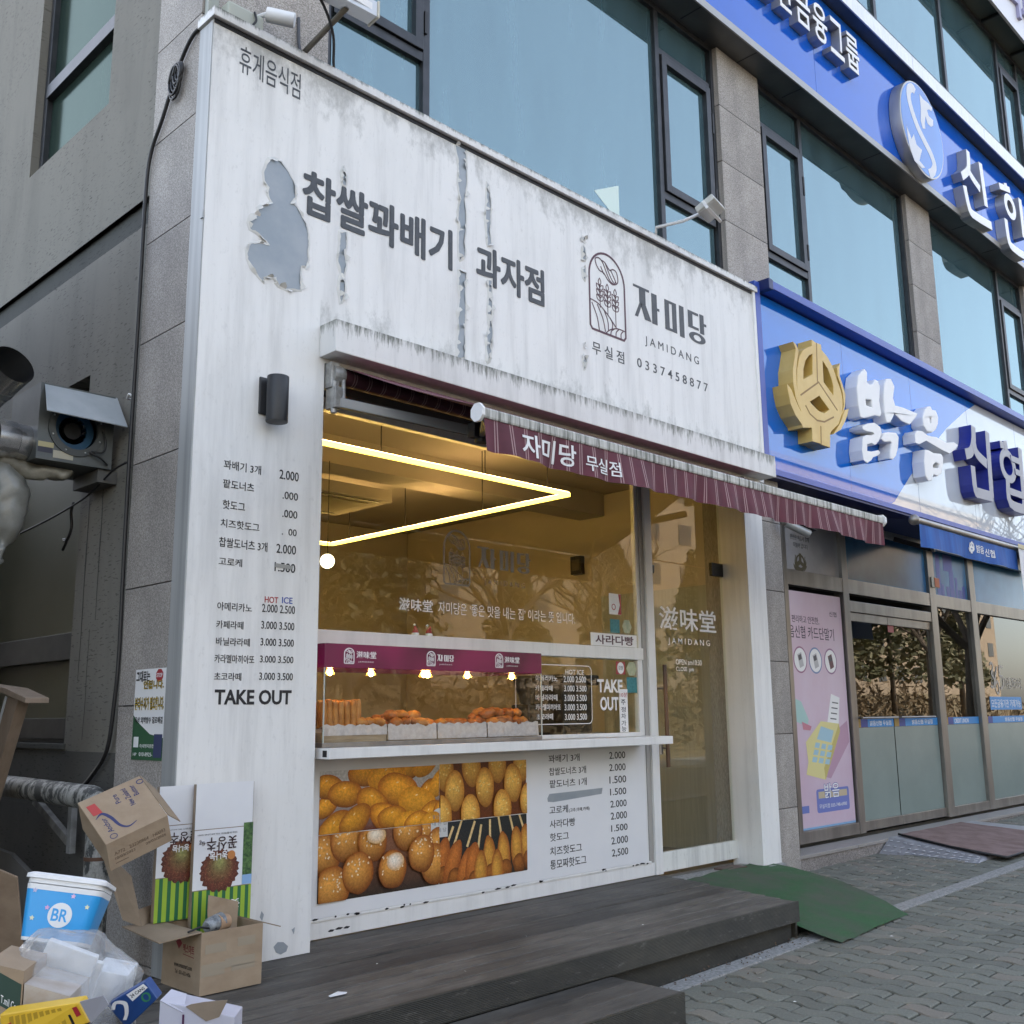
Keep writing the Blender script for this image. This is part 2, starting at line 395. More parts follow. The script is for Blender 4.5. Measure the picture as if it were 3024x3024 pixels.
# edging strip of kerb stones let into the paving
EDY0, EDY1 = -1.30, -1.17
x = 1.3
while x < 15:
    l = .98
    m = MB(); a, b = gz(x + .004), gz(x + l - .004)
    m.hexa([(x + .004, EDY0, a - .1), (x + l - .004, EDY0, b - .1), (x + l - .004, EDY1, b - .1), (x + .004, EDY1, a - .1), (x + .004, EDY0, a + .006), (x + l - .004, EDY0, b + .006), (x + l - .004, EDY1, b + .006), (x + .004, EDY1, a + .006)])
    build(m, 'edging_stone', MAT['kerb'], pave, bevel=.006); x += l
# interlocking wavy pavers: long side across the footpath
PL, PW, AMP, GAP = .26, .13, .025, .011
def paver_loop(ph):
    n = 8; l = []
    f = lambda yy: AMP * math.sin(2 * math.pi * (yy / PL) + ph)
    ys = [-PL / 2 + GAP / 2 + (PL - GAP) * i / n for i in range(n + 1)]
    l += [(PW / 2 - GAP / 2 + f(yy), yy) for yy in ys]
    l += [(-PW / 2 + GAP / 2 + f(yy), yy) for yy in reversed(ys)]
    return l
def paver_geo(ph):
    lo = paver_loop(ph); n = len(lo); c = .006
    ins = [(px * (1 - 2 * c / PW), py * (1 - 2 * c / PL)) for px, py in lo]
    vs = [(px, py, -.03) for px, py in lo] + [(px, py, -.006) for px, py in lo] + [(px, py, 0) for px, py in ins]
    fs = [tuple(range(2 * n, 3 * n))] + [(i, (i + 1) % n, n + (i + 1) % n, n + i) for i in range(n)] + [(n + i, n + (i + 1) % n, 2 * n + (i + 1) % n, 2 * n + i) for i in range(n)]
    return vs, fs
PG = [paver_geo(0), paver_geo(math.pi)]
pm = []
for k in range(2):
    me = bpy.data.meshes.new('paver'); me.from_pydata(PG[k][0], [], PG[k][1]); me.materials.append(MAT['paver']); pm.append(me)
def project(p):
    d = Vector(p) - CAM; z = d.dot(FW)
    return (1512 + 3061.3 * d.dot(RT) / z, 1512 - 3061.3 * d.dot(UP) / z, z) if z > .1 else (0, 0, -1)
cells = []
for i in range(0, 150):
    x = 1.35 + i * PW; k = i % 2
    ys = []
    for e, sg in ((EDY1, 1), (EDY0, -1)):
        q0 = e
        if k: ys.append((q0 + sg * PL / 4, .5)); q0 += sg * PL / 2
        while (q0 < .1 if sg > 0 else q0 > -4.3): ys.append((q0 + sg * PL / 2, 1.0)); q0 += sg * PL
    for y, sy in ys:
        if x < 3.95 and y > -1.2: continue
        if x < 1.95 and y > -1.7: continue
        px, py, pz = project((x, y, gz(x)))
        if pz < 0 or not (-150 < px < 3250 and py < 3300): continue
        cells.append((pz, x, y, k, sy))
cells.sort()
rest = MB()
for q, (pz, x, y, k, sy) in enumerate(cells):
    tilt = (rnd.uniform(-.012, .012), rnd.uniform(-.012, .012) - .0185, 0); z = gz(x) + rnd.uniform(-.003, .003)
    inview = True
    if q < 300: inst(pm[k], 'paver', pave, (x, y, z), tilt, (1, sy * .985, 1))
    else:
        M = Matrix.Translation((x, y, z)) @ Matrix.Rotation(tilt[1], 4, 'Y') @ Matrix.Rotation(tilt[0], 4, 'X') @ Matrix.Diagonal((1, sy * .985, 1, 1))
        rest.add([M @ Vector(v) for v in PG[k][0]], PG[k][1])
build(rest, 'paver_field', MAT['paver'], pave, kind='stuff')
# grit and dead leaves along the deck foot
gr = MB()
for i in range(170):
    x = rnd.uniform(2.0, 4.2); y = -1.19 + rnd.gauss(0, .03) if rnd.random() < .7 else rnd.uniform(-1.5, -1.17); s = rnd.uniform(.003, .009)
    a = rnd.uniform(0, 6.3); c, sn = math.cos(a) * s, math.sin(a) * s; z = gz(x) + .008
    gr.add([(x + c, y + sn, z), (x - sn, y + c, z + rnd.uniform(0, .01)), (x - c, y - sn, z + .002), (x + sn, y - c, z + rnd.uniform(0, .012))], [(0, 1, 2, 3)])
build(gr, 'leaf_litter', M_('dead_leaf', (.07, .035, .02), .8, 0, (.16, .11, .07), 40), None, 'dry leaf litter and grit along the foot of the dark deck', 'litter', kind='stuff')
pb_ = MB()
for x, y, z, s in [(2.9, -1.5, None, .012), (3.3, -1.26, None, .016), (4.35, -1.62, None, .014), (4.6, -2.2, None, .010), (2.6, -1.9, None, .011), (5.6, -2.4, None, .012), (3.9, -1.31, None, .015), (1.1, -.95, .267, .008), (1.9, -.6, .267, .007), (2.6, -.9, .267, .009), (.9, -.5, .267, .006), (3.2, -.7, .267, .006)]:
    z = gz(x) + .006 if z is None else z + .003; a = x * 7
    pb_.add([(x + s * math.cos(a), y + s * math.sin(a), z), (x - s * .5 * math.sin(a), y + s * .5 * math.cos(a), z + .004), (x - s * math.cos(a), y - s * math.sin(a), z), (x + s * .4 * math.sin(a), y - s * .4 * math.cos(a), z + .001)], [(0, 1, 2, 3)])
build(pb_, 'paper_bits', M_('white_paper_bit', (.7, .7, .68), .7), None, 'tiny white paper bits scattered on deck and paving', 'litter', kind='stuff')
pt = thing('pebble', 'small pale pebble on the kerb strip beside the lower step', 'pebble', (2.12, -1.25, gz(2.1)))
build(MB().ell((2.12, -1.25, gz(2.1) + .018), (.016, .013, .016), 10, 6, bump=.2), 'stone', M_('pale_pebble', (.5, .5, .48), .7), pt, smooth=True)

# ------------------------------------------------------------ timber deck and step
DZ = .265
deck = thing('timber_deck', 'dark weathered timber deck in front of the white shopfront', 'deck', (1.8, -.5, gz(1.8)))
nb = 10; y0 = -1.15; y1 = .26; w = (y1 - y0) / nb
for i in range(nb):
    a = y0 + i * w; b = a + w - .013; xr = 3.94 + (a + w / 2 - y0) * .26
    m = MB().box((-.42, a + (.0 if i else .003), DZ - .028), (xr, b, DZ + rnd.uniform(-.004, .002)))
    build(m, 'plank', MAT['deck'], deck, bevel=.006)
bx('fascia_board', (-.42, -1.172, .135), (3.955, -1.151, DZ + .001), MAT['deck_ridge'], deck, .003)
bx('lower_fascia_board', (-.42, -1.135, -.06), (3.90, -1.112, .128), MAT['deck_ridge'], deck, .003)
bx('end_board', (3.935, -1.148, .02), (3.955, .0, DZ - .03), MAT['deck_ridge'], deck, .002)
bx('joist', (-.40, -1.10, -.2), (3.85, .2, DZ - .035), MAT['dark'], deck)
step = thing('timber_step', 'low dark timber step below the front edge of the deck', 'step', (.8, -1.4, gz(.8)))
for i in range(3):
    a = -1.63 + i * .153
    build(MB().box((-.42, a, .105), (1.954, a + .147, .132)), 'plank', MAT['deck'], step, bevel=.003)
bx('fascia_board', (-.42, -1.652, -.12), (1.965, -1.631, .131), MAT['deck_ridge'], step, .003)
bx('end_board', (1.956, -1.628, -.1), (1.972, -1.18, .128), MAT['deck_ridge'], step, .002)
bx('joist', (-.4, -1.61, -.2), (1.93, -1.19, .1), MAT['dark'], step)
# ------------------------------------------------------------ the building
bld = thing('commercial_building', 'grey granite and concrete corner building with reflective blue windows', 'building', (8, 5, 0))
# core mass kept behind the rooms
cm = MB()
cm.box((.25, 6.6, -.4), (40, 16, 16)); cm.box((.25, .75, 4.05), (40, 6.6, 5.2)); cm.box((.5, .55, 5.2), (40, 6.6, 16)); cm.box((6.35, 5.5, -.4), (40, 6.6, 4.05))
cm.box((.25, 1.0, -.4), (.75, 6.6, 1.0)); cm.box((.28, .5, 1.0), (.75, 6.6, 4.05)); cm.box((6.0, .6, -.4), (6.25, 5.5, 4.05)); cm.box((.75, .5, -.4), (40, 5.5, .18))
build(cm, 'core', MAT['hidden'], bld)
# side wall: concrete with openings, plane x = 0.02
def facewall(mb, u, v, holes, fn, depth):
    us = sorted({*u, *[h[0] for h in holes], *[h[1] for h in holes]}); vs = sorted({*v, *[h[2] for h in holes], *[h[3] for h in holes]})
    us = [q for q in us if u[0] <= q <= u[1]]; vs = [q for q in vs if v[0] <= q <= v[1]]
    for i in range(len(us) - 1):
        for j in range(len(vs) - 1):
            cu, cv = (us[i] + us[i + 1]) / 2, (vs[j] + vs[j + 1]) / 2
            if any(h[0] < cu < h[1] and h[2] < cv < h[3] for h in holes): continue
            mb.quad(fn(us[i], vs[j], 0), fn(us[i + 1], vs[j], 0), fn(us[i + 1], vs[j + 1], 0), fn(us[i], vs[j + 1], 0))
    for a, b, c, d in holes:
        c = max(c, v[0]); d = min(d, v[1])
        P = [(a, c), (b, c), (b, d), (a, d)]
        for k in range(4):
            p, q = P[k], P[(k + 1) % 4]; mb.quad(fn(*p, 0), fn(*q, 0), fn(*q, -depth), fn(*p, -depth))
SX = .02
fs = lambda u, v, w: (SX - w, u, v)
w1 = (1.46, 2.86, 5.66, 7.9); w2 = (1.455, 3.3, 1.37, 3.56); hole = (1.446, 1.84, 3.565, 3.71)
m = MB(); facewall(m, (.712, 14), (4.705, 16), [w1], fs, .16); build(m, 'concrete_wall', MAT['concrete'], bld)
m = MB(); facewall(m, (.712, 14), (-.4, 4.52), [w2, hole], fs, .16); build(m, 'concrete_wall', MAT['concrete'], bld)
m = MB(); m.box((SX + .035, .712, 4.515), (SX + .2, 14, 4.71)); build(m, 'band_course', MAT['concrete_dark'], bld)
m = MB(); m.box((SX + .17, 1.4, 1.2), (SX + .2, 3.4, 3.9)); build(m, 'shadow_gap', MAT['dark'], bld)
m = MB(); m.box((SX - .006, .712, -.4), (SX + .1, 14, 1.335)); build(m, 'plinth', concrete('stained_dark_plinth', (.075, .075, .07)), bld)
# slightly proud pilaster beside the lower window with old cracks
ck = MB()
for (yy, z0, z1, ww) in ((1.32, 1.75, 3.0, .018), (1.13, 2.1, 3.05, .022), (1.2, 1.4, 2.05, .007)):
    L_ = []; R_ = []; n = 14
    for i in range(n + 1):
        t = i / n; z = z0 + (z1 - z0) * t; wd = ww * (.2 + .9 * abs(noise.noise(Vector((yy * 9, z * 3, 0))))) * (.15 + math.sin(math.pi * t)); c = yy + .012 * noise.noise(Vector((z * 4, yy, 3)))
        L_.append((c - wd / 2, z)); R_.append((c + wd / 2, z))
    ck.prism(L_ + R_[::-1], lambda u, v, w: (SX - w, u, v), 0, .0015)
build(ck, 'tar_crack', MAT['black'], bld)
# side granite tiles
gt = MB().box((-.5, -.5, -.5), (.5, .5, .5)); gm = bpy.data.meshes.new('granite_tile'); gm.from_pydata(gt.v, [], gt.f)
bm = bmesh.new(); bm.from_mesh(gm); bmesh.ops.bevel(bm, geom=list(bm.edges), offset=.004, segments=1, affect='EDGES'); bm.to_mesh(gm); bm.free(); gm.materials.append(MAT['granite'])
def tile(x0, x1, y0, y1, z0, z1): return inst(gm, 'granite_tile', bld, ((x0 + x1) / 2, (y0 + y1) / 2, (z0 + z1) / 2), scale=(x1 - x0, y1 - y0, z1 - z0))
JZ = [-.35, .30, .945, 1.59, 2.241, 2.97, 3.708, 4.348, 4.997, 5.65, 6.29, 6.93, 7.545, 8.2]
G = .0035
for a, b in zip(JZ, JZ[1:]): tile(.0, .06, .153, .705, a + G, b - G)
bx('granite_backing', (.03, .185, -.4), (.3, .709, 8.19), MAT['dark'], bld)
# front granite: left pier, piers between windows (front face y = .15)
FYZ = [5.0, 5.65, 6.29, 6.93, 7.545, 8.197]
for a, b in zip(FYZ, FYZ[1:]):
    tile(.062, .90, .15, .21, a + G, b - G)
    for x0, x1 in ((5.62, 6.40), (10.0, 10.74), (14.3, 15.1)): tile(x0, x1, .15, .21, a + G, b - G)
# ground floor granite pier beside the bank, and its step
for a, b in zip([-.1, .66, 1.32, 1.98, 2.64, 3.3], [.66, 1.32, 1.98, 2.64, 3.3, 3.72]):
    tile(5.75, 6.22, .10, .5, a + G, b - G)
tile(5.5, 5.748, .30, .5, -.1, 3.7)
bx('sill', (.9, .10, 5.50), (5.62, .3, 5.585), MAT['sill'], bld, .006)
bx('sill', (6.40, .10, 5.50), (10.0, .3, 5.585), MAT['sill'], bld, .006); bx('sill', (10.74, .10, 5.50), (14.3, .3, 5.585), MAT['sill'], bld, .006)
def frame_rect(mb, x0, x1, z0, z1, t, ya, yb):
    mb.box((x0, ya, z0), (x0 + t, yb, z1)); mb.box((x1 - t, ya, z0), (x1, yb, z1)); mb.box((x0 + t, ya, z0), (x1 - t, yb, z0 + t)); mb.box((x0 + t, ya, z1 - t), (x1 - t, yb, z1))
def window(x0, x1, z0, z1, bays):
    """bays: list of (xa, xb, kind) ; kind 'sash' or 'fixed'"""
    m = MB(); frame_rect(m, x0, x1, z0, z1, .05, .2, .29)
    for a, b, k in bays[1:]: m.box((a - .035, .203, z0 + .05), (a + .028, .287, z1 - .05))
    for a, b, k in bays:
        if k == 'sash':
            m.box((a + .03, .207, 6.20), (b - .03, .283, 6.275)); m.box((a + .03, .207, 7.70), (b - .03, .283, 7.765))
    f = build(m, 'window', MAT['alu_dark'], bld, bevel=.004)
    for a, b, k in bays:
        if k == 'fixed': bx('pane', (a + .02, .246, z0 + .04), (b - .02, .252, z1 - .04), MAT['pane_up'], f)
        else:
            s = MB(); frame_rect(s, a + .045, b - .045, 6.28, 7.695, .075, .185, .262)
            build(s, 'sash', MAT['alu_dark'], f, bevel=.004)
            bx('pane', (a + .1, .235, 6.34), (b - .1, .241, 7.64), MAT['pane_up'], f)
            bx('pane', (a + .02, .246, z0 + .04), (b - .02, .252, 6.21), MAT['pane_up'], f)
            bx('pane', (a + .02, .246, 7.755), (b - .02, .252, z1 - .04), MAT['pane_up'], f)
            bx('hinge', (b - .04, .178, 7.2), (b - .015, .2, 7.42), MAT['black'], f)
            bx('hinge', (b - .04, .178, 6.42), (b - .015, .2, 6.6), MAT['black'], f)
    return f
window(.905, 5.615, 5.585, 8.198, [(.95, 1.80, 'sash'), (1.80, 4.67, 'fixed'), (4.67, 5.57, 'sash')])
window(6.405, 9.995, 5.585, 8.198, [(6.45, 7.36, 'sash'), (7.36, 9.95, 'fixed')])
window(10.745, 14.295, 5.585, 8.198, [(10.79, 13.3, 'fixed'), (13.3, 14.25, 'sash')])
# room light behind upper windows is not visible; sticker and stored bottle seen through the glass
bx('window_back', (.5, .45, 5.3), (15, .5, 8.19), MAT['hidden'], bld)
# sign band, soffit and overhang
bx('soffit', (.02, -.10, 8.2), (30, .32, 8.24), MAT['soffit'], bld)
for x in (1.2, 3.1, 5.0, 6.0, 6.9, 8.8, 10.7, 11.5, 12.6, 14.4): bx('soffit_joint', (x, -.09, 8.197), (x + .012, .148, 8.2005), MAT['dark'], bld)
bx('soffit_edge', (.02, -.118, 8.19), (30, -.101, 8.275), M_('grey_metal_lip', (.34, .335, .32), .4, .4), bld)
bx('parapet', (.02, -.06, 8.24), (30, .5, 9.6), MAT['hidden'], bld)
bx('overhang', (.02, -.24, 9.63), (30, .3, 9.67), MAT['soffit'], bld)
x = .02
while x < 28:
    bx('trim_panel', (x, -.262, 9.62), (x + 2.392, -.243, 9.83), MAT['trim'], bld, .004); x += 2.4
bx('trim_top', (.02, -.26, 9.82), (30, .3, 9.85), MAT['dark'], bld)
# third floor glazing and its white sign
t3 = MB(); zt = 12.75
XS = [8.0, 9.7, 12.06, 14.45, 15.4, 17.8]
t3.box((8, .2, 9.85), (30, .29, 9.93)); t3.box((8, .2, zt - .07), (30, .29, zt))
for x in XS: t3.box((x - .04, .203, 9.93), (x + .04, .287, zt - .07))
f3 = build(t3, 'window', MAT['alu_dark'], bld, bevel=.004)
for a, b in zip(XS, XS[1:]): bx('pane', (a + .03, .246, 9.9), (b - .03, .252, zt - .03), MAT['pane_up'], f3)
s3 = MB(); frame_rect(s3, 14.5, 15.35, 10.35, 12.2, .08, .18, .262); build(s3, 'sash', MAT['alu_dark'], f3, bevel=.004)
s3 = MB().box((14.5, .2, 12.23), (15.35, .28, 12.32)); build(s3, 'transom', MAT['alu_dark'], f3)
bx('soffit', (8, -.12, 12.752), (30, .4, 12.79), M_('green_grey_soffit', (.09, .10, .085), .5), bld)
for x in (11.2, 12.5, 13.8, 15.1, 16.4): bx('sign_bracket', (x, -.1, 12.70), (x + .03, .18, 12.75), MAT['dark'], bld)
bx('parapet', (.02, -.05, 12.79), (30, .5, 16), MAT['hidden'], bld)
bx('roof', (.02, .0, 16), (40, 16, 16.4), MAT['hidden'], bld)
# side windows
fx = lambda u, v, w: (SX + .11 - w, u, v)
def side_window(y0, y1, z0, z1, rails, label):
    m = MB(); xa, xb = SX + .06, SX + .15
    m.box((xa, y0, z0), (xb, y0 + .06, z1)); m.box((xa, y1 - .06, z0), (xb, y1, z1)); m.box((xa, y0, z0), (xb, y1, z0 + .06)); m.box((xa, y0, z1 - .06), (xb, y1, z1))
    for a, b in rails: m.box((xa - .01, y0 + .06, a), (xb, y1 - .06, b))
    f = build(m, 'window', MAT['alu_dark'], bld, bevel=.004, label=label)
    zz = [z0 + .05] + [q for r in rails for q in r] + [z1 - .05]
    for a, b in zip(zz[::2], zz[1::2]): bx('pane', (SX + .105, y0 + .05, a - .01), (SX + .112, y1 - .05, b + .01), MAT['pane_side'], f)
    return f
side_window(1.47, 2.85, 5.67, 7.89, [(6.33, 6.44)], 'upper side window of dark green glass in black frame')
MAT['film'] = M_('yellow_grey_window_film', (.105, .10, .062), .3, 0, (.12, .115, .075), 2)
sw = side_window(1.46, 3.29, 1.38, 3.55, [(1.40, 1.53), (1.89, 2.06)], 'lower side window covered in dull yellow film')
for o in ALLCH(sw): o.data.materials[0] = MAT['film']
bx('window_sill', (SX - .02, 1.43, 1.345), (SX + .1, 3.3, 1.375), MAT['concrete_dark'], sw)
# traced sign shapes, metres (x, z) on their own planes
PO = {'patch': [[(0.398,4.79),(0.438,4.811),(0.478,4.806),(0.527,4.768),(0.563,4.724),(0.582,4.687),(0.587,4.613),(0.561,4.576),(0.603,4.555),(0.639,4.505),(0.668,4.471),(0.687,4.408),(0.693,4.347),(0.685,4.294),(0.692,4.246),(0.677,4.194),(0.643,4.187),(0.638,4.142),(0.644,4.033),(0.601,4.022),(0.548,4.007),(0.494,4.012),(0.474,4.025),(0.473,4.06),(0.428,4.05),(0.389,4.035),(0.397,4.007),(0.357,4.031),(0.311,4.07),(0.281,4.115),(0.276,4.16),(0.292,4.214),(0.349,4.238),(0.381,4.243),(0.417,4.243),(0.399,4.267),(0.347,4.292),(0.321,4.301),(0.289,4.303),(0.277,4.335),(0.285,4.38),(0.304,4.399),(0.336,4.404),(0.336,4.447),(0.352,4.467),(0.391,4.485),(0.422,4.527),(0.401,4.557),(0.399,4.606),(0.371,4.639),(0.363,4.691),(0.38,4.748)],[(0.936,4.961),(0.96,4.897),(0.959,4.83),(0.932,4.826),(0.924,4.909)],[(0.918,4.499),(0.969,4.517),(0.972,4.426),(0.958,4.37),(0.972,4.297),(0.955,4.214),(0.971,4.142),(0.954,4.061),(0.937,4.03),(0.92,4.127),(0.932,4.233),(0.909,4.302),(0.92,4.409)],[(1.895,5.496),(1.913,5.414),(1.926,5.329),(1.919,5.207),(1.941,5.097),(1.918,4.986),(1.931,4.888),(1.922,4.798),(1.925,4.684),(1.931,4.635),(1.976,4.671),(1.991,4.705),(1.977,4.787),(1.992,4.88),(1.996,4.999),(1.981,5.112),(2.006,5.255),(2.001,5.388),(1.997,5.523)],[(1.927,4.562),(1.921,4.453),(1.936,4.358),(1.918,4.254),(1.925,4.129),(1.907,3.999),(1.912,3.904),(1.975,3.912),(1.984,4.019),(1.979,4.13),(1.99,4.274),(1.985,4.415),(1.995,4.561)],[(2.207,5.332),(2.196,5.161),(2.185,5.036),(2.2,4.921),(2.203,4.833),(2.246,4.862),(2.227,4.961),(2.239,5.025),(2.241,5.162),(2.226,5.309)],[(2.21,4.569),(2.215,4.453),(2.202,4.333),(2.217,4.221),(2.187,4.113),(2.195,3.951),(2.224,3.972),(2.244,4.084),(2.251,4.202),(2.236,4.27),(2.247,4.404),(2.243,4.579)],[(3.266,5.189),(3.289,5.172),(3.295,5.125),(3.291,5.066),(3.256,5.063),(3.248,5.118)],[(3.247,4.978),(3.289,5.008),(3.282,4.891),(3.256,4.908)],[(3.238,4.262),(3.277,4.224),(3.263,4.174),(3.245,4.142),(3.226,4.196)],[(3.269,5.261),(3.292,5.256),(3.273,5.221),(3.262,5.233)],[(3.259,4.354),(3.266,4.34),(3.246,4.335)]],'emb': [[(6.668,5.239),(6.743,5.227),(6.86,5.234),(6.862,5.179),(6.991,5.125),(7.086,5.037),(7.16,4.912),(7.224,4.816),(7.249,4.711),(7.22,4.58),(7.121,4.435),(6.953,4.326),(6.918,4.289),(6.897,4.141),(6.734,4.142),(6.691,4.149),(6.541,4.144),(6.55,4.279),(6.455,4.305),(6.365,4.376),(6.313,4.513),(6.307,4.689),(6.332,4.844),(6.385,4.977),(6.468,5.073),(6.592,5.142),(6.659,5.167)],[(6.665,5.084),(6.636,4.862),(6.443,4.765),(6.457,4.873),(6.513,4.978),(6.594,5.051)],[(6.87,5.064),(6.972,4.995),(7.035,4.9),(7.061,4.827),(7.047,4.727),(6.859,4.829)],[(6.746,4.658),(6.94,4.553),(6.827,4.492),(6.709,4.491),(6.598,4.528),(6.544,4.554)]],'petal': [[(6.11,4.642),(6.126,4.546),(6.155,4.45),(6.238,4.351),(6.353,4.278),(6.364,4.251),(6.522,4.281),(6.38,4.379),(6.293,4.464),(6.234,4.54),(6.187,4.603)],[(6.277,5.115),(6.324,5.052),(6.29,4.954),(6.241,4.822),(6.23,4.687),(6.26,4.531),(6.33,4.428),(6.317,4.543),(6.293,4.686),(6.309,4.839),(6.355,4.985),(6.38,5.051),(6.336,5.1)],[(7.238,5.121),(7.169,5.057),(7.168,4.962),(7.214,4.893),(7.255,4.791),(7.258,4.666),(7.191,4.527),(7.279,4.654),(7.311,4.788),(7.263,4.888),(7.213,4.972),(7.216,5.036)],[(7.357,4.647),(7.266,4.612),(7.203,4.529),(7.137,4.438),(6.98,4.3),(7.144,4.378),(7.261,4.494),(7.316,4.567)]],'groove': [[(6.364,4.583),(6.751,4.804),(7.112,4.581)],[(6.764,5.225),(6.727,4.802)],[(6.451,4.497),(6.527,4.424),(6.665,4.384),(6.814,4.398),(7.022,4.49)],[(6.732,4.337),(6.714,4.146)]],'bal': [[[(7.829,5.203),(7.886,5.177),(7.866,5.056),(7.926,5.045),(8.006,5.071),(8.069,5.136),(8.139,5.135),(8.182,5.077),(8.134,4.899),(8.163,4.763),(8.119,4.712),(7.996,4.704),(7.869,4.662),(7.71,4.614),(7.644,4.617),(7.614,4.74),(7.615,4.951),(7.671,5.094)],[(7.798,4.844),(7.938,4.869),(7.941,4.783),(7.804,4.78)]],[[(8.367,5.212),(8.481,5.238),(8.559,5.161),(8.495,5.009),(8.536,4.932),(8.745,4.95),(8.975,4.954),(9.133,4.96),(9.083,4.905),(8.971,4.83),(8.882,4.769),(8.674,4.772),(8.497,4.822),(8.431,4.758),(8.365,4.694),(8.272,4.676),(8.238,4.786),(8.26,5.01),(8.3,5.137)]],[[(7.804,4.576),(7.964,4.616),(8.099,4.593),(8.123,4.531),(8.033,4.416),(7.937,4.358),(7.854,4.367),(7.747,4.332),(7.735,4.258),(7.837,4.268),(8.016,4.315),(8.045,4.284),(7.969,4.242),(7.861,4.207),(7.82,4.169),(7.712,4.118),(7.632,4.137),(7.617,4.245),(7.658,4.396),(7.765,4.44),(7.868,4.451),(7.941,4.481),(7.91,4.499),(7.772,4.481),(7.673,4.486),(7.661,4.516)]],[[(8.177,4.541),(8.308,4.574),(8.494,4.601),(8.56,4.563),(8.518,4.437),(8.442,4.323),(8.36,4.268),(8.288,4.264),(8.303,4.349),(8.359,4.459),(8.325,4.469),(8.176,4.434),(8.109,4.455)]],[[(9.446,5.11),(9.532,5.127),(9.566,5.093),(9.673,5.106),(9.73,5.035),(9.7,4.938),(9.618,4.849),(9.503,4.795),(9.357,4.782),(9.268,4.836),(9.269,4.943),(9.352,5.049)],[(9.475,4.975),(9.525,4.976),(9.511,4.91),(9.469,4.907)]],[[(9.069,4.736),(9.212,4.758),(9.367,4.73),(9.62,4.759),(9.913,4.74),(10.143,4.791),(10.264,4.775),(10.167,4.702),(9.971,4.613),(9.758,4.621),(9.512,4.641),(9.312,4.658),(9.096,4.575),(8.998,4.574),(8.999,4.679)]],[[(9.247,4.54),(9.35,4.55),(9.49,4.539),(9.704,4.567),(9.773,4.534),(9.739,4.438),(9.671,4.319),(9.556,4.265),(9.432,4.264),(9.375,4.184),(9.269,4.159),(9.199,4.209),(9.195,4.383)],[(9.436,4.379),(9.529,4.43),(9.63,4.42),(9.599,4.37),(9.442,4.35)]]],'sin': [([(10.812,5.123),(10.783,4.934),(10.668,4.765),(10.472,4.694)],0.14),([(10.773,4.895),(10.85,4.76),(11.159,4.68)],0.14),([(11.276,5.135),(11.212,4.237)],0.14),([(10.655,4.569),(10.67,4.26),(10.812,4.235),(11.24,4.25)],0.14)],'hyup': [([(11.723,5.047),(11.982,5.059)],0.1),([(11.911,5.131),(11.942,5.008)],0.13),([(12.464,5.12),(12.403,4.286)],0.14),([(12.071,4.911),(12.391,4.915)],0.09),([(12.181,4.74),(12.368,4.74)],0.09),([(11.844,4.559),(11.861,4.251),(12.464,4.235)],0.14),([(11.882,4.419),(12.465,4.424)],0.1)],'hyupring': [(11.944,4.781)],'oval': [(9.722,8.757)],'rib': [(9.628,9.281),(9.561,9.308),(9.444,9.235),(9.41,9.109),(9.454,8.969),(9.595,8.772),(9.8,8.624),(9.988,8.502),(10.069,8.373),(9.999,8.247),(9.864,8.163)],'bird': [(9.782,9.318),(9.893,9.287),(10.074,9.304),(10.18,9.287),(10.149,9.217),(10.072,9.214),(9.992,9.167),(10.031,9.095),(10.178,9.095),(10.157,8.998),(10.071,8.948),(9.964,8.953),(9.919,9.047),(9.87,8.913),(9.869,8.831),(9.784,8.803),(9.74,8.895),(9.783,9.113)],'crown': [(9.237,8.62),(9.373,8.473),(9.46,8.582),(9.517,8.455),(9.685,8.442),(9.566,8.237),(9.741,8.204),(9.626,8.152),(9.401,8.172),(9.288,8.319)],'shin': [([(11.364,9.212),(11.348,9.018),(11.283,8.872),(11.045,8.701)],0.12),([(11.293,8.916),(11.397,8.837),(11.69,8.747)],0.12),([(11.802,9.198),(11.862,8.542)],0.13),([(11.09,8.575),(11.197,8.262),(11.404,8.232),(11.993,8.291)],0.13)],'han': [([(12.513,9.113),(12.961,9.21)],0.1),([(12.778,9.256),(12.806,9.167)],0.12),([(13.363,9.215),(13.367,8.565)],0.13),([(12.621,8.62),(12.665,8.273),(12.898,8.225),(13.274,8.249)],0.13)],'hanring': [(12.896,8.915)]}
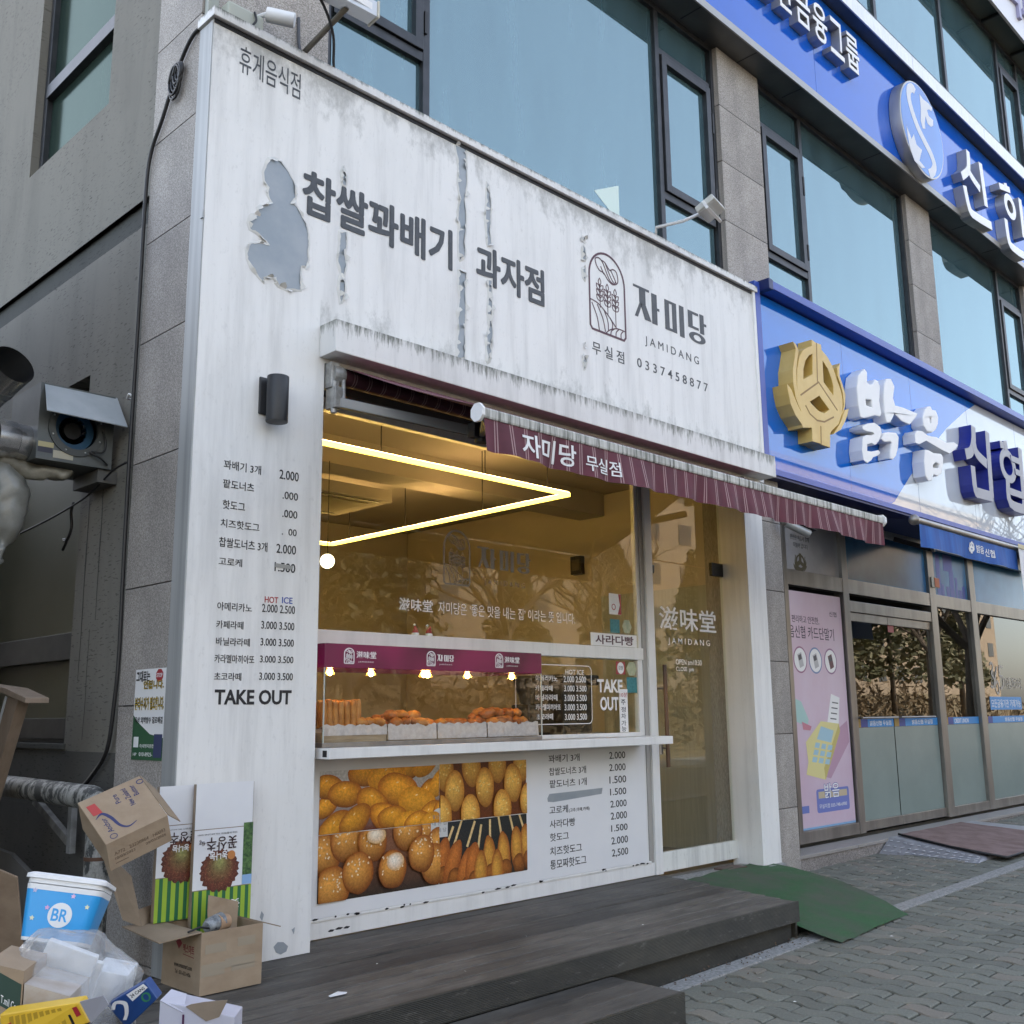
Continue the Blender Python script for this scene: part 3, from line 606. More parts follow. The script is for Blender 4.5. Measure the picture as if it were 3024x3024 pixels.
# ------------------------------------------------------------ print helpers
def logo(mb, x0, x1, z0, z1, y, lw=.028, d=.0015, thin=1.0):
    H = 1.515
    fn = lambda u, v, w: (x0 + u * (x1 - x0), y - w, z0 + v * (z1 - z0) / H)
    a = [(.08, .03), (.03, .09), (.03, 1.0)] + circ(.5, 1.0, .47, .485, 20, math.pi, 0)[1:] + [(.97, .09), (.92, .03)]
    mb.stroke(a, lw * 1.9, fn, 0, d, closed=True)
    t = lw * thin
    mb.stroke(bez([(.22, 1.22), (.2, 1.32), (.3, 1.36), (.4, 1.3), (.56, 1.05), (.68, 1.0), (.74, 1.06)]), t, fn, 0, d)
    mb.stroke(bez([(.22, 1.22), (.3, 1.14), (.42, 1.12), (.52, 1.03), (.64, .98), (.76, 1.02), (.8, 1.1), (.76, 1.24), (.66, 1.26), (.58, 1.22), (.46, 1.32), (.36, 1.34)]), t, fn, 0, d)
    mb.stroke(bez([(.34, 1.22), (.42, 1.1)]), t, fn, 0, d); mb.stroke(bez([(.47, 1.3), (.6, 1.1), (.68, 1.02)]), t, fn, 0, d); mb.stroke(bez([(.6, 1.24), (.72, 1.08), (.75, 1.02)]), t, fn, 0, d)
    def leaf(cx, cy, ang, l, w):
        p = []
        for i in range(9):
            q = i / 8; p.append((l * q, w * math.sin(math.pi * q)))
        for i in range(7, 0, -1):
            q = i / 8; p.append((l * q, -w * math.sin(math.pi * q)))
        c, s = math.cos(ang), math.sin(ang)
        mb.stroke([(cx + a_ * c - b_ * s, cy + a_ * s + b_ * c) for a_, b_ in p], t * .8, fn, 0, d, closed=True)
    for cx, top, bot in ((.3, .98, .46), (.5, .93, .36), (.71, .9, .22)):
        mb.stroke([(cx, bot), (cx, top - .1)], t * .8, fn, 0, d)
        leaf(cx, top - .12, math.pi / 2, .13, .035)
        for k in range(3):
            leaf(cx, top - .14 - .1 * k - .06, math.pi / 2 - .75, .13, .035); leaf(cx, top - .14 - .1 * k - .06, math.pi / 2 + .75, .13, .035)
    mb.stroke(bez([(.04, .55), (.25, .52), (.5, .38), (.72, .2)]), t, fn, 0, d)
    mb.stroke(bez([(.42, .03), (.55, .13), (.75, .2), (.96, .2)]), t, fn, 0, d)
    for a_, b_ in (((.08, .5), (.26, .04)), ((.22, .5), (.42, .06)), ((.4, .44), (.5, .1)), ((.55, .35), (.6, .16))): mb.stroke(bez([a_, ((a_[0] + b_[0]) / 2 + .04, (a_[1] + b_[1]) / 2), b_]), t, fn, 0, d)
    for a_, b_ in (((.66, .17), (.56, .04)), ((.78, .19), (.7, .04)), ((.9, .19), (.84, .04))): mb.stroke(bez([a_, ((a_[0] + b_[0]) / 2 - .03, (a_[1] + b_[1]) / 2 + .01), b_]), t, fn, 0, d)
def jamidang(mb, x0, x1, z0, z1, y, d=.0015):
    fn = lambda u, v, w: (x0 + u * (x1 - x0), y - w, z0 + v * (z1 - z0))
    P = lambda *p: mb.prism([tuple(q) for q in p], fn, 0, d)
    P((0, .93), (.205, .93), (.205, 1.0), (0, 1.0)); P((.075, .5), (.155, .5), (.155, .928), (.075, .928))
    P((.075, .5), (.11, .5), (.05, .06), (.01, .06)); P((.085, .498), (.155, .498), (.225, .06), (.14, .06))
    P((.235, .04), (.305, .04), (.305, .96), (.235, .96)); P((.306, .48), (.335, .48), (.335, .56), (.306, .56))
    mb.prism([[(.41, .04), (.57, .04), (.57, .96), (.41, .96)], [(.47, .12), (.51, .12), (.51, .88), (.47, .88)]], fn, 0, d)
    P((.61, 0), (.675, 0), (.675, .97), (.61, .97))
    P((.735, .42), (.80, .42), (.80, .96), (.735, .96)); P((.801, .88), (.885, .88), (.885, .96), (.801, .96)); P((.801, .42), (.885, .42), (.885, .5), (.801, .5))
    P((.905, .36), (.965, .36), (.965, .98), (.905, .98)); P((.966, .64), (1, .64), (1, .72), (.966, .72))
    mb.prism([circ(.86, .17, .12, .165, 24), circ(.86, .17, .055, .09, 20)], fn, 0, d)
MAT['ink'] = M_('dark_grey_vinyl', (.045, .050, .058), .5, 0, (.062, .068, .078), 20)
MAT['ink_black'] = M_('black_vinyl', (.012, .012, .015), .5)
MAT['maroon_ink'] = M_('maroon_vinyl', (.085, .028, .045), .5)
MAT['vinyl_white'] = M_('white_vinyl', (.78, .78, .78), .5)
MAT['vinyl_grey'] = M_('grey_vinyl', (.22, .20, .17), .5)
MAT['red_ink'] = M_('red_vinyl', (.35, .02, .03), .5); MAT['blue_ink'] = M_('blue_vinyl', (.02, .07, .35), .5)
MAT['peel'] = M_('bare_grey_metal', (.27, .31, .345), .45, .15, (.33, .36, .39), 4)
MAT['flake'] = M_('curled_white_film', (.62, .62, .60), .5)

def LT(rows, name, mat, par, y, off, d=.0012, smear=0):
    for s_, a, b, c, e in rows: build(MB().text(s_, a + smear, b - smear, c + smear, e - smear, y=y, off=off, d=d, smear=smear), name, mat, par)
# ------------------------------------------------------------ white shopfront surround
shop = thing('shopfront', 'white painted shopfront surround with peeling film and dark lettering', 'shopfront', (2.9, .1, .27))
face = [(0, .266), (.83, .266), (.83, 3.62), (5.43, 3.62), (5.43, .12), (5.725, .12), (5.725, 3.63), (5.80, 3.63), (5.80, 5.528), (0, 5.528)]
m = MB(); m.prism([face], FR(0), -.14, 0); build(m, 'front_panel', MAT['wall_white'], shop)
bx('side_panel', (-.007, .004, .268), (-.001, .148, 5.52), MAT['side_grey'], shop)
bx('bracket', (-.016, -.006, 4.27), (-.0075, .02, 4.32), MAT['side_grey'], shop)
bx('cap', (-.02, -.035, 5.532), (5.83, .16, 5.59), MAT['ledge_white'], shop, .004)
bx('cap_shade_strip', (.0, -.006, 5.505), (5.8, -.0005, 5.531), MAT['dark'], shop)  # dark strip painted in for the shadow groove under the cap
bx('edge_trim', (5.765, -.02, 3.85), (5.806, .12, 5.53), MAT['frame_white'], shop, .003)
bx('ledge', (.79, -.167, 3.645), (5.742, -.001, 3.846), MAT['ledge_white'], shop, .006)
bx('reveal', (5.432, .141, .16), (5.72, .30, 3.62), MAT['frame_white'], shop)
bx('reveal', (.70, .141, .2), (.828, .30, 3.62), MAT['frame_white'], shop)
bx('lintel', (.83, .141, 3.50), (5.43, .30, 3.66), M_('brown_grey_lintel', (.10, .085, .075), .7), shop)
# peeled patches and curled flakes
m = MB()
for p in PO['patch']: build(MB().prism([p], FR(0), -.001, .0012), 'peeled_patch', MAT['peel'], shop)
m = MB()
for q, p in enumerate(PO['patch']):
    n = len(p)
    for i in range(n):
        a, b = Vector(p[i]), Vector(p[(i + 1) % n]); L = (b - a).length
        k = max(1, int(L / .05))
        for j in range(k):
            if rnd.random() < .42: continue
            s = a.lerp(b, (j + rnd.random() * .5) / k); e = s + (b - a).normalized() * rnd.uniform(.015, .055)
            nn = Vector((-(b - a).y, (b - a).x)).normalized() * rnd.uniform(.008, .03) * (1 if rnd.random() < .6 else -1)
            mid = (s + e) / 2 + nn; lift = rnd.uniform(.008, .03)
            m.add([(s.x, -.002, s.y), (e.x, -.002, e.y), (mid.x + nn.x * .3, -lift, mid.y), (s.x + nn.x * .5, -lift * .55, s.y + nn.y * .5), (e.x + nn.x * .5, -lift * .6, e.y + nn.y * .5)], [(0, 1, 4, 3), (3, 4, 2)])
for q, p in enumerate(PO['patch']):
    n = len(p); ar = sum(p[i][0] * p[(i + 1) % n][1] - p[(i + 1) % n][0] * p[i][1] for i in range(n)); sg = 1 if ar > 0 else -1
    pts = []
    for i in range(n):
        a, b = Vector(p[i]), Vector(p[(i + 1) % n]); k = max(1, int((b - a).length / .015)); nn = Vector(((b - a).y, -(b - a).x)).normalized() * sg
        for j in range(k): pts.append((a.lerp(b, j / k), nn))
    N = len(pts); base = len(m.v)
    for i, (c, nn) in enumerate(pts):
        nn = (nn + pts[i - 1][1] + pts[(i + 1) % N][1]).normalized(); e = noise.noise(Vector((c.x * 14, c.y * 14, q))); l = .002 + .016 * max(0, e + .05); jit = .006 * noise.noise(Vector((c.x * 60, c.y * 60, q)))
        i1 = c - nn * (.002 + jit + l * .35); o1 = c + nn * (.012 + .5 * l)
        m.v += [(i1.x, -.0014 - l, i1.y), ((i1.x + o1.x) / 2, -.0016 - l * .45, (i1.y + o1.y) / 2), (o1.x, -.0004, o1.y)]
    for i in range(N):
        j = (i + 1) % N
        for k in range(2): m.f.append((base + i * 3 + k, base + j * 3 + k, base + j * 3 + k + 1, base + i * 3 + k + 1))
build(m, 'curled_film', MAT['flake'], shop, kind='stuff')
for p_ in ([(.60, .33), (.625, .35), (.66, .345), (.69, .32), (.68, .295), (.645, .285), (.615, .30)], [(.71, .40), (.73, .41), (.725, .375)], [(.52, .52), (.535, .50), (.525, .47), (.51, .49)]): build(MB().prism([p_], FR(0), -.001, .0012), 'peeled_patch', MAT['peel'], shop)
# lettering
m = MB(); T = m.text; Y0 = -.001
T('휴게음식점', .175, .599, 5.27, 5.447, y=Y0); 
build(m, 'small_lettering', MAT['ink'], shop)
m = MB(); T = m.text
LT([('찹쌀꽈배기', .635, 1.868, 4.531, 4.832), ('과자점', 2.092, 2.801, 4.528, 4.824)], 'main_lettering', MAT['ink'], shop, -.0015, .0, smear=.009)
m = MB(); jamidang(m, 3.898, 4.959, 4.757, 5.055, Y0); build(m, 'name_lettering', MAT['ink'], shop)
m = MB(); T = m.text
LT([('J A M I D A N G', 4.036, 4.815, 4.536, 4.63)], 'latin_lettering', MAT['ink'], shop, Y0, 0)
LT([('무 실 점', 3.347, 3.746, 4.306, 4.41), ('0 3 3 7 4 5 8 8 7 7', 3.917, 4.939, 4.329, 4.41)], 'branch_lettering', MAT['ink'], shop, Y0, .006)
m = MB(); logo(m, 3.318, 3.792, 4.498, 5.216, Y0, .020); build(m, 'logo', MAT['maroon_ink'], shop)
m = MB(); T = m.text
for s, a, b, c, d in [('꽈배기 3개', .187, .42, 2.859, 2.911), ('팥도너츠', .187, .38, 2.753, 2.802), ('핫도그', .19, .328, 2.636, 2.687), ('치즈핫도그', .183, .423, 2.534, 2.581), ('찹쌀도너츠 3개', .179, .478, 2.426, 2.48), ('고로케', .182, .323, 2.327, 2.37), ('아메리카노', .185, .394, 2.084, 2.129), ('카페라떼', .184, .346, 1.988, 2.031), ('바닐라라떼', .186, .389, 1.898, 1.941), ('카라멜마끼아또', .182, .421, 1.806, 1.851), ('초코라떼', .184, .345, 1.714, 1.756),
    ('2.000', .541, .67, 2.858, 2.912), ('.000', .566, .669, 2.744, 2.789), ('.000', .568, .668, 2.638, 2.683), ('.  00', .569, .667, 2.536, 2.576), ('2.000', .537, .666, 2.429, 2.481), ('1.500', .529, .665, 2.324, 2.376), ('2.000 2.500', .458, .671, 2.091, 2.136), ('3.000 3.500', .457, .67, 1.999, 2.042), ('3.000 3.500', .456, .67, 1.907, 1.948), ('3.000 3.500', .456, .67, 1.815, 1.853), ('3.000 3.500', .455, .67, 1.721, 1.761)]:
    LT([(s, a, b, c, d)], 'price_lettering', MAT['ink_black'], shop, Y0, .006)
m = MB(); m.text('TAKE OUT', .192, .665, 1.588, 1.668, y=Y0, off=.03); build(m, 'take_out_lettering', MAT['ink_black'], shop)
m = MB(); m.text('HOT', .473, .559, 2.144, 2.179, y=Y0, off=.01); build(m, 'hot_lettering', MAT['red_ink'], shop)
m = MB(); m.text('ICE', .584, .653, 2.147, 2.183, y=Y0, off=.01); build(m, 'ice_lettering', MAT['blue_ink'], shop)
m = MB(); m.prism([[(.53, 2.347), (.645, 2.342), (.648, 2.363), (.533, 2.37)]], FR(-.003), 0, .001); build(m, 'tape_strip', M_('grey_tape', (.33, .33, .31), .6), shop)
# window wall: frames
FY0, FY1 = .245, .305
m = MB()
m.box((.83, FY0, .27), (.89, FY1, 3.5)); m.box((.89, FY0, 1.945), (4.185, FY1, 2.04)); m.box((.89, FY0, 3.42), (5.6, FY1, 3.5))
m.box((.89, FY0, .266), (4.24, FY1, .362)); m.box((4.125, FY0 + .012, 1.345), (4.185, FY1, 1.945)); m.box((2.735, FY0 + .012, 1.345), (4.125, FY1, 1.372)); m.box((4.15, FY0 + .02, 2.04), (4.19, FY1, 3.42)); m.box((4.14, FY0 + .012, .376), (4.185, FY1, 1.29))
m.box((.89, FY0 - .008, .362), (4.19, FY1, .378))
build(m, 'window_frame', MAT['frame_white'], shop, bevel=.004)
bx('mullion', (4.242, FY0 - .012, .266), (4.335, FY1, 3.418), MAT['frame_white'], shop, .004)
bx('mullion', (4.187, FY0 + .006, .3), (4.24, FY1, 3.418), M_('grey_frame_inner', (.34, .33, .31), .5), shop, .003)
bx('door_frame', (5.50, FY0 - .012, .2), (5.60, FY1, 3.418), MAT['frame_white'], shop, .004)
bx('window_pane', (.885, .272, 2.035), (4.155, .278, 3.425), MAT['glass'], shop)
bx('window_pane', (2.74, .272, 1.37), (4.128, .278, 1.948), MAT['glass'], shop)
bx('transom_pane', (4.33, .272, 2.80), (5.505, .278, 3.425), MAT['glass'], shop)
bx('threshold', (4.25, -.055, .1), (5.72, .24, .232), MAT['kerb'], shop, .006)
bx('broken_tile', (4.98, .05, .233), (5.25, .2, .247), M_('brown_tile_scrap', (.11, .07, .055), .6), shop, .002)
# peeling paint on the bottom rail
m = MB()
for i in range(26):
    x = rnd.choice([rnd.uniform(1.0, 1.9), rnd.uniform(2.3, 2.9), rnd.uniform(3.5, 4.15)]); z = rnd.uniform(.362, .379); l = rnd.uniform(.01, .07)
    yy = FY0 - .0082
    m.prism([(x, z), (x + l * .4, z + .006), (x + l, z + .002), (x + l * .7, z - .005), (x + l * .2, z - .006)], FR(yy), 0, .001)
for x, z, l in ((1.12, .30, .05), (1.17, .305, .06), (1.23, .303, .05), (.93, .275, .05)):
    m.prism([(x, z), (x + l * .4, z + .008), (x + l, z + .004), (x + l * .7, z - .006), (x + l * .2, z - .005)], FR(FY0), 0, .001)
build(m, 'paint_chip', MAT['ink_black'], shop, kind='stuff')
# door
door = bx('door', (4.345, FY0 + .004, .275), (5.49, FY1 - .01, .425), white_wall('scuffed_white_door_rail', (.70, .71, .68), 1.3, rough=.45), shop, .005)
bx('door_pane', (4.35, .271, .42), (5.485, .279, 2.79), MAT['glass'], door)
bx('hinge', (5.255, .258, 2.735), (5.50, .292, 2.855), MAT['black'], door, .004)
bx('lock', (4.345, .255, 2.68), (4.395, .292, 2.75), MAT['dark'], door, .01)
wood_old = M_('worn_brown_wood', (.16, .075, .03), .55, 0, (.05, .03, .02), 6, (4, 4, .5))
m = MB().tube([(4.385, .185, 1.09), (4.385, .185, 1.91)], .017, 12)
h = build(m, 'handle', wood_old, door, smooth=40)
m = MB().tube([(4.385, .185, 1.72), (4.385, .272, 1.72)], .009, 8); m.tube([(4.385, .185, 1.24), (4.385, .272, 1.24)], .009, 8); build(m, 'handle_bolt', MAT['alu'], h, smooth=40)
h2 = build(MB().tube([(4.385, .36, 1.09), (4.385, .36, 1.91)], .017, 12), 'handle', M_('dark_wood', (.035, .02, .015), .5), door, smooth=40)
build(MB().tube([(4.36, .25, 1.19), (4.36, .25, 1.33)], .03, 12), 'lock_cylinder', MAT['alu'], door, smooth=40)
m = MB(); T = m.text; YG = .2705
for s, a, b, c, d, o in [('滋味堂', 4.449, 5.291, 2.214, 2.412, .012), ('J A M I D A N G', 4.562, 5.181, 2.083, 2.148, .004), ('OPEN am10:30', 4.661, 5.04, 1.924, 1.969, 0), ('CLOSE  pm', 4.66, 4.916, 1.86, 1.905, 0)]: LT([(s, a, b, c, d)], 'door_lettering', MAT['vinyl_white'], door, YG - .0008, o, .0008)
# lettering on the shop window
m = MB(); logo(m, 2.028, 2.282, 2.396, 2.788, .2713, .026, .0008); build(m, 'window_logo', MAT['vinyl_grey'], shop); m = MB(); jamidang(m, 2.35, 2.893, 2.537, 2.693, .2713, .0008); build(m, 'window_name', MAT['vinyl_grey'], shop); LT([('J A M I D A N G', 2.418, 2.828, 2.419, 2.468)], 'window_latin_name', MAT['vinyl_grey'], shop, .2713, 0, .0008)
LT([('滋味堂', 1.644, 1.935, 2.197, 2.28)], 'window_hanja', MAT['vinyl_white'], shop, .2713, .012, .0008); m = MB(); m.text("자미당은 ‘좋은 맛을 내는 집’ 이라는 뜻 입니다.", 1.985, 3.376, 2.195, 2.278, y=.2713, off=.004, d=.0008); build(m, 'window_slogan', MAT['vinyl_white'], shop)
m = MB(); T = m.text
for s, a, b, c, d in [('HOT ICE', 3.255, 3.468, 1.813, 1.85), ('아메리카노', 2.929, 3.164, 1.758, 1.804), ('2.000 2.500', 3.234, 3.49, 1.755, 1.802), ('카페라떼', 2.923, 3.109, 1.688, 1.73), ('3.000 3.500', 3.237, 3.493, 1.687, 1.732), ('바닐라라떼', 2.926, 3.16, 1.618, 1.664), ('3.000 3.500', 3.238, 3.492, 1.615, 1.663), ('카라멜마끼아또', 2.925, 3.195, 1.549, 1.594), ('3.000 3.500', 3.238, 3.491, 1.547, 1.594), ('초코라떼', 2.933, 3.109, 1.48, 1.525), ('3.000 3.500', 3.239, 3.491, 1.476, 1.522)]: LT([(s, a, b, c, d)], 'window_menu_line', MAT['vinyl_white'], shop, .2713, .008, .0008)
LT([('TAKE', 3.623, 3.932, 1.683, 1.785), ('OUT', 3.652, 3.877, 1.544, 1.649)], 'window_take_out', MAT['vinyl_white'], shop, .2713, .03, .0008)
m.stroke(rrect(2.72, 3.554, 1.448, 1.881, .04), .006, FR(.2713), 0, .0008, closed=True)
build(m, 'window_menu_border', MAT['vinyl_white'], shop)
def sticker(name, x0, x1, z0, z1, mat, y=.2712): return bx(name, (x0, y - .0012, z0), (x1, y, z1), mat, shop)
s = sticker('paper_strip', 3.557, 4.135, 2.045, 2.144, MAT['vinyl_white']); m = MB(); m.text('사라다빵', 3.612, 4.09, 2.057, 2.131, y=.2698, off=.02, d=.0006); build(m, 'strip_lettering', MAT['maroon_ink'], s)
s = sticker('paper_strip', 3.885, 3.99, 1.375, 1.71, MAT['vinyl_white'], .2703)
m = MB()
for q, z in (('주', 1.588), ('정', 1.53), ('차', 1.479), ('가', 1.425), ('능', 1.38)): m.text(q, 3.905, 3.962, z, z + .041, y=.2689, off=.01, d=.0006)
build(m, 'strip_lettering', MAT['ink'], s); m = MB(); m.text('10분', 3.892, 3.985, 1.648, 1.684, y=.2689, off=.006, d=.0006); build(m, 'strip_lettering', MAT['red_ink'], s)
teal = M_('teal_sticker', (.02, .16, .18), .5, 0, (.04, .22, .24), 60); pale = M_('pale_green_sticker', (.30, .36, .24), .5, 0, (.45, .46, .30), 30)
s = sticker('sticker', 3.80, 3.918, 2.152, 2.262, teal); m = MB()
m.prism(circ(4.012, 2.21, .062, .062, 6), FR(.2712), 0, .0012); build(m, 'sticker', pale, shop)
s = sticker('sticker', 3.794, 3.945, 2.30, 2.468, MAT['vinyl_white']); m = MB(); m.prism([[(3.9, 2.302), (3.944, 2.302), (3.944, 2.466), (3.91, 2.466), (3.93, 2.38)]], FR(.2698), 0, .0005); m.stroke(circ(3.85, 2.36, .022, .022, 14), .007, FR(.2698), 0, .0005, closed=True); build(m, 'sticker_print', MAT['red_ink'], s)
sticker('sticker', 3.987, 4.118, 1.682, 1.805, teal); m = MB(); m.prism(circ(4.055, 1.873, .066, .062, 6), FR(.2712), 0, .0012); build(m, 'sticker', pale, shop)
s = sticker('sticker', 3.856, 3.974, 1.825, 1.927, M_('red_white_sticker', (.3, .03, .035), .5)); m = MB(); m.prism(circ(3.915, 1.876, .042, .047, 18), FR(.2698), 0, .0005); build(m, 'sticker_print', MAT['vinyl_white'], s); m = MB(); m.text('강원', 3.885, 3.945, 1.86, 1.895, y=.2692, d=.0004, off=.01); build(m, 'sticker_print', MAT['ink'], s)
# counter shelf
cm_ = bx('counter', (.87, -.08, 1.285), (4.10, .243, 1.345), MAT['frame_white'], shop, .004)
m = MB(); m.box((.8685, -.06, 1.297), (.8698, -.02, 1.333)); build(m, 'end_hole', MAT['dark'], cm_)

# ------------------------------------------------------------ menu board with food photographs
menu = thing('menu_board', 'white menu board with fried snack photographs below the counter', 'menu board', (2.5, .24, .376))
bx('panel', (.89, .238, .379), (4.14, .262, 1.284), M_('white_gloss_print', (.72, .73, .75), .3, 0, (.75, .755, .77), 2), menu, .002)
def printmat(name, sc=70, amt=.35, rough=.3):
    t = NT(name); a = t.new('ShaderNodeVertexColor'); a.layer_name = 'Col'
    n = t.noise(sc, t.co(), 5, .65); n2 = t.noise(sc * 4, t.co(), 3, .6)
    c = t.mix(1.0, a.outputs[0], t.ramp(n, [(.25, 1 - amt), (.75, 1 + amt)]), 'MULTIPLY')
    c = t.mix(t.ramp(n2, [(.60, 0.0), (.72, amt * .8)]), c, (.85, .6, .28))
    return t.set(c, rough)
MAT['photo'] = printmat('food_photograph_print')
class Photo:
    def __init__(s, x0, x1, z0, z1, y, bg):
        s.r = (x0, x1, z0, z1); s.y = y; s.k = 0; s.m = MB()
        f = FR(y); s.m.add([f(x0, z0, 0), f(x1, z0, 0), f(x1, z1, 0), f(x0, z1, 0)], [(0, 1, 2, 3)], [bg[0], bg[1], bg[2], bg[3]] if isinstance(bg[0], tuple) else [bg] * 4)
    def cl(s, u, v):
        x0, x1, z0, z1 = s.r; return min(max(x0 + u * (x1 - x0), x0), x1), min(max(z0 + v * (z1 - z0), z0), z1)
    def blob(s, u, v, ru, rv, ang, c0, c1, hl=(-.25, .3), edge=.35, wob=.06):
        s.k += 1; f = FR(s.y); d = s.k * .00012; vs = []; fs = []; cs = []; n = 26; rings = 6; c, sn = math.cos(ang), math.sin(ang)
        A = (s.r[1] - s.r[0]) / (s.r[3] - s.r[2]); q = rnd.random() * 10
        for i in range(rings + 1):
            t = i / rings
            for k in range(n):
                a = 2 * math.pi * k / n; w = 1 + wob * noise.noise(Vector((math.cos(a) * 1.5 + q, math.sin(a) * 1.5, q)))
                pu, pv = ru * t * math.cos(a) * w, rv * t * math.sin(a) * w
                hx, hy = hl[0] * (1 - t) * ru, hl[1] * (1 - t) * rv
                pu += hx; pv += hy
                x, z = s.cl(u + (pu * c - pv * sn) / A, v + (pu * sn + pv * c)); vs.append(f(x, z, d))
                g = t ** 1.6; sh = 1 - edge * max(0, -math.sin(a + ang)) * t
                cs.append(tuple((c0[j] * (1 - g) + c1[j] * g) * sh for j in range(3)))
        for i in range(rings):
            for k in range(n):
                a = i * n + k; b = i * n + (k + 1) % n; fs.append((a, b, b + n, a + n))
        s.m.add(vs, fs, cs)
    def bar(s, u0, v0, u1, v1, w, c0, c1):
        s.k += 1; f = FR(s.y); d = s.k * .00012; A = (s.r[1] - s.r[0]) / (s.r[3] - s.r[2])
        e = Vector(((u1 - u0) * A, v1 - v0)).normalized(); nn = Vector((-e.y, e.x)) * w / 2
        P = [s.cl(u0 + nn.x / A, v0 + nn.y), s.cl(u0 - nn.x / A, v0 - nn.y), s.cl(u1 - nn.x / A, v1 - nn.y), s.cl(u1 + nn.x / A, v1 + nn.y)]
        s.m.add([f(*p, d) for p in P], [(0, 1, 2, 3)], [c0, c0, c1, c1])
Yp_ = .2365; OR, DO, YE, BR = (.70, .27, .012), (.36, .09, .005), (.95, .42, .03), (.12, .03, .006)
ph = Photo(1.034, 1.965, .843, 1.203, Yp_, ((.10, .02, .008), (.16, .035, .01), (.5, .5, .48), (.62, .62, .62)))
for u, v, L_, an in [(.0, .4, .5, .3), (.8, .98, .55, .1), (.45, .9, .75, -.2), (.13, .68, .62, -.35), (.95, .62, .55, .5), (.72, .5, .80, -.5), (.98, .2, .6, .3), (.48, .3, .68, -.75), (.66, .1, .6, -.3), (.2, .12, .68, .25), (.86, .04, .5, -.1)]:
    n_ = 2; ca, sa = math.cos(an), math.sin(an)
    for k in range(n_):
        q = (k / (n_ - 1) - .5) * L_ * .62; f_ = rnd.uniform(.85, 1.0)
        tone = rnd.uniform(.75, 1.08); c0 = tuple(x * tone for x in YE); c1 = tuple(x * tone for x in (OR if rnd.random() < .45 else DO))
        ph.blob(u + q * ca / 2.59, v + q * sa, L_ * .60 * f_, L_ * .36 * f_, an + .30, c0, c1, hl=(-.2, .35), edge=.5)
        ph.blob(u + q * ca / 2.59 - .008, v + q * sa + L_ * .16, L_ * .05, L_ * .018, an + .7, (.95, .78, .42), c0, edge=0)
build(ph.m, 'food_photo', MAT['photo'], menu, label='photograph of glossy yellow twisted doughnuts')
ph = Photo(1.969, 2.779, .843, 1.207, Yp_, BR)
for u, v in [(.05, .88), (.35, .93), (.65, .96), (.95, .95), (.16, .52), (.5, .55), (.83, .58), (1.02, .22), (.33, .08), (.7, .12), (.02, .1)]:
    ph.blob(u, v, .235, .36, .05, (.86, .50, .10), (.46, .17, .02), edge=.45)
    for k in range(7): ph.blob(u + rnd.uniform(-.07, .07), v + rnd.uniform(-.12, .18), .03, .02, rnd.random(), (.85, .62, .22), (.6, .34, .06), edge=0)
build(ph.m, 'food_photo', MAT['photo'], menu, label='photograph of oval golden croquettes in rows')
ph = Photo(1.034, 1.965, .462, .839, Yp_, ((.02, .015, .012), (.03, .02, .015), (.3, .12, .06), (.08, .03, .02)))
for u, v in [(.05, .7), (.22, .88), (.85, .9), (1.0, .6), (.72, .93), (.42, .82), (.1, .18), (.3, .38), (.95, .35), (.83, .55), (.58, .36)]:
    big = rnd.uniform(.28, .34); ph.blob(u, v, big, big * 1.05, .1, (.78, .36, .07), (.27, .065, .008), edge=.5)
    for k in range(16): ph.blob(u + rnd.uniform(-.09, .09), v + rnd.uniform(-.06, .24), .022, .014, rnd.random() * 3, (.9, .78, .6), (.6, .36, .14), edge=0)
ph.blob(.60, .48, .18, .14, 0, (.88, .80, .68), (.62, .36, .15), edge=0); ph.blob(.44, .92, .2, .13, 0, (.85, .75, .6), (.6, .34, .12), edge=0)
build(ph.m, 'food_photo', MAT['photo'], menu, label='photograph of round sugared doughnuts')
ph = Photo(1.969, 2.779, .462, .839, Yp_, ((.02, .02, .02), (.03, .025, .02), (.015, .02, .02), (.015, .02, .025)))
for u, v, t in [(.05, .5, -.25), (.16, .62, -.2), (.3, .55, -.22), (.42, .48, -.1), (.56, .55, 0), (.7, .6, .1), (.85, .62, .14), (.97, .7, .15)]:
    ph.bar(u - t * .4, v + .42, u, v, .05, (.7, .5, .22), (.75, .55, .25))
for u, v, t in [(.02, .35, -.3), (.14, .3, -.4), (.27, .12, -.3), (.36, .2, -.15), (.55, .28, .03), (.72, .32, .08), (.88, .38, .1), (1.0, .42, .12), (.45, .05, 0), (.64, .02, 0)]:
    ph.blob(u, v, .165, .42, t, (.66, .33, .05) if u > .4 else (.55, .17, .03), (.28, .07, .012), edge=.3); ph.blob(u + .02, v - .24, .155, .18, t, (.36, .12, .02), (.13, .035, .006), edge=.5)
build(ph.m, 'food_photo', MAT['photo'], menu, label='photograph of fried corn dogs on sticks')
arch = [(1.893, .75)] + [(1.893, .87)] + circ(1.965, .87, .072, .062, 14, math.pi, 0)[1:] + [(2.037, .75)]
m = MB(); m.prism([arch], FR(.2325), 0, .001); ab = build(m, 'arch_badge', M_('pale_badge', (.55, .56, .55), .4), menu)
m = MB(); m.text('좋은맛을', 1.905, 2.025, .868, .892, y=.2312, d=.0005); m.text('내 는 집', 1.905, 2.025, .825, .85, y=.2312, d=.0005); m.text('자 미 당', 1.905, 2.025, .782, .808, y=.2312, d=.0005); build(m, 'badge_lettering', M_('badge_grey', (.22, .22, .22), .5), ab)
m = MB(); T = m.text
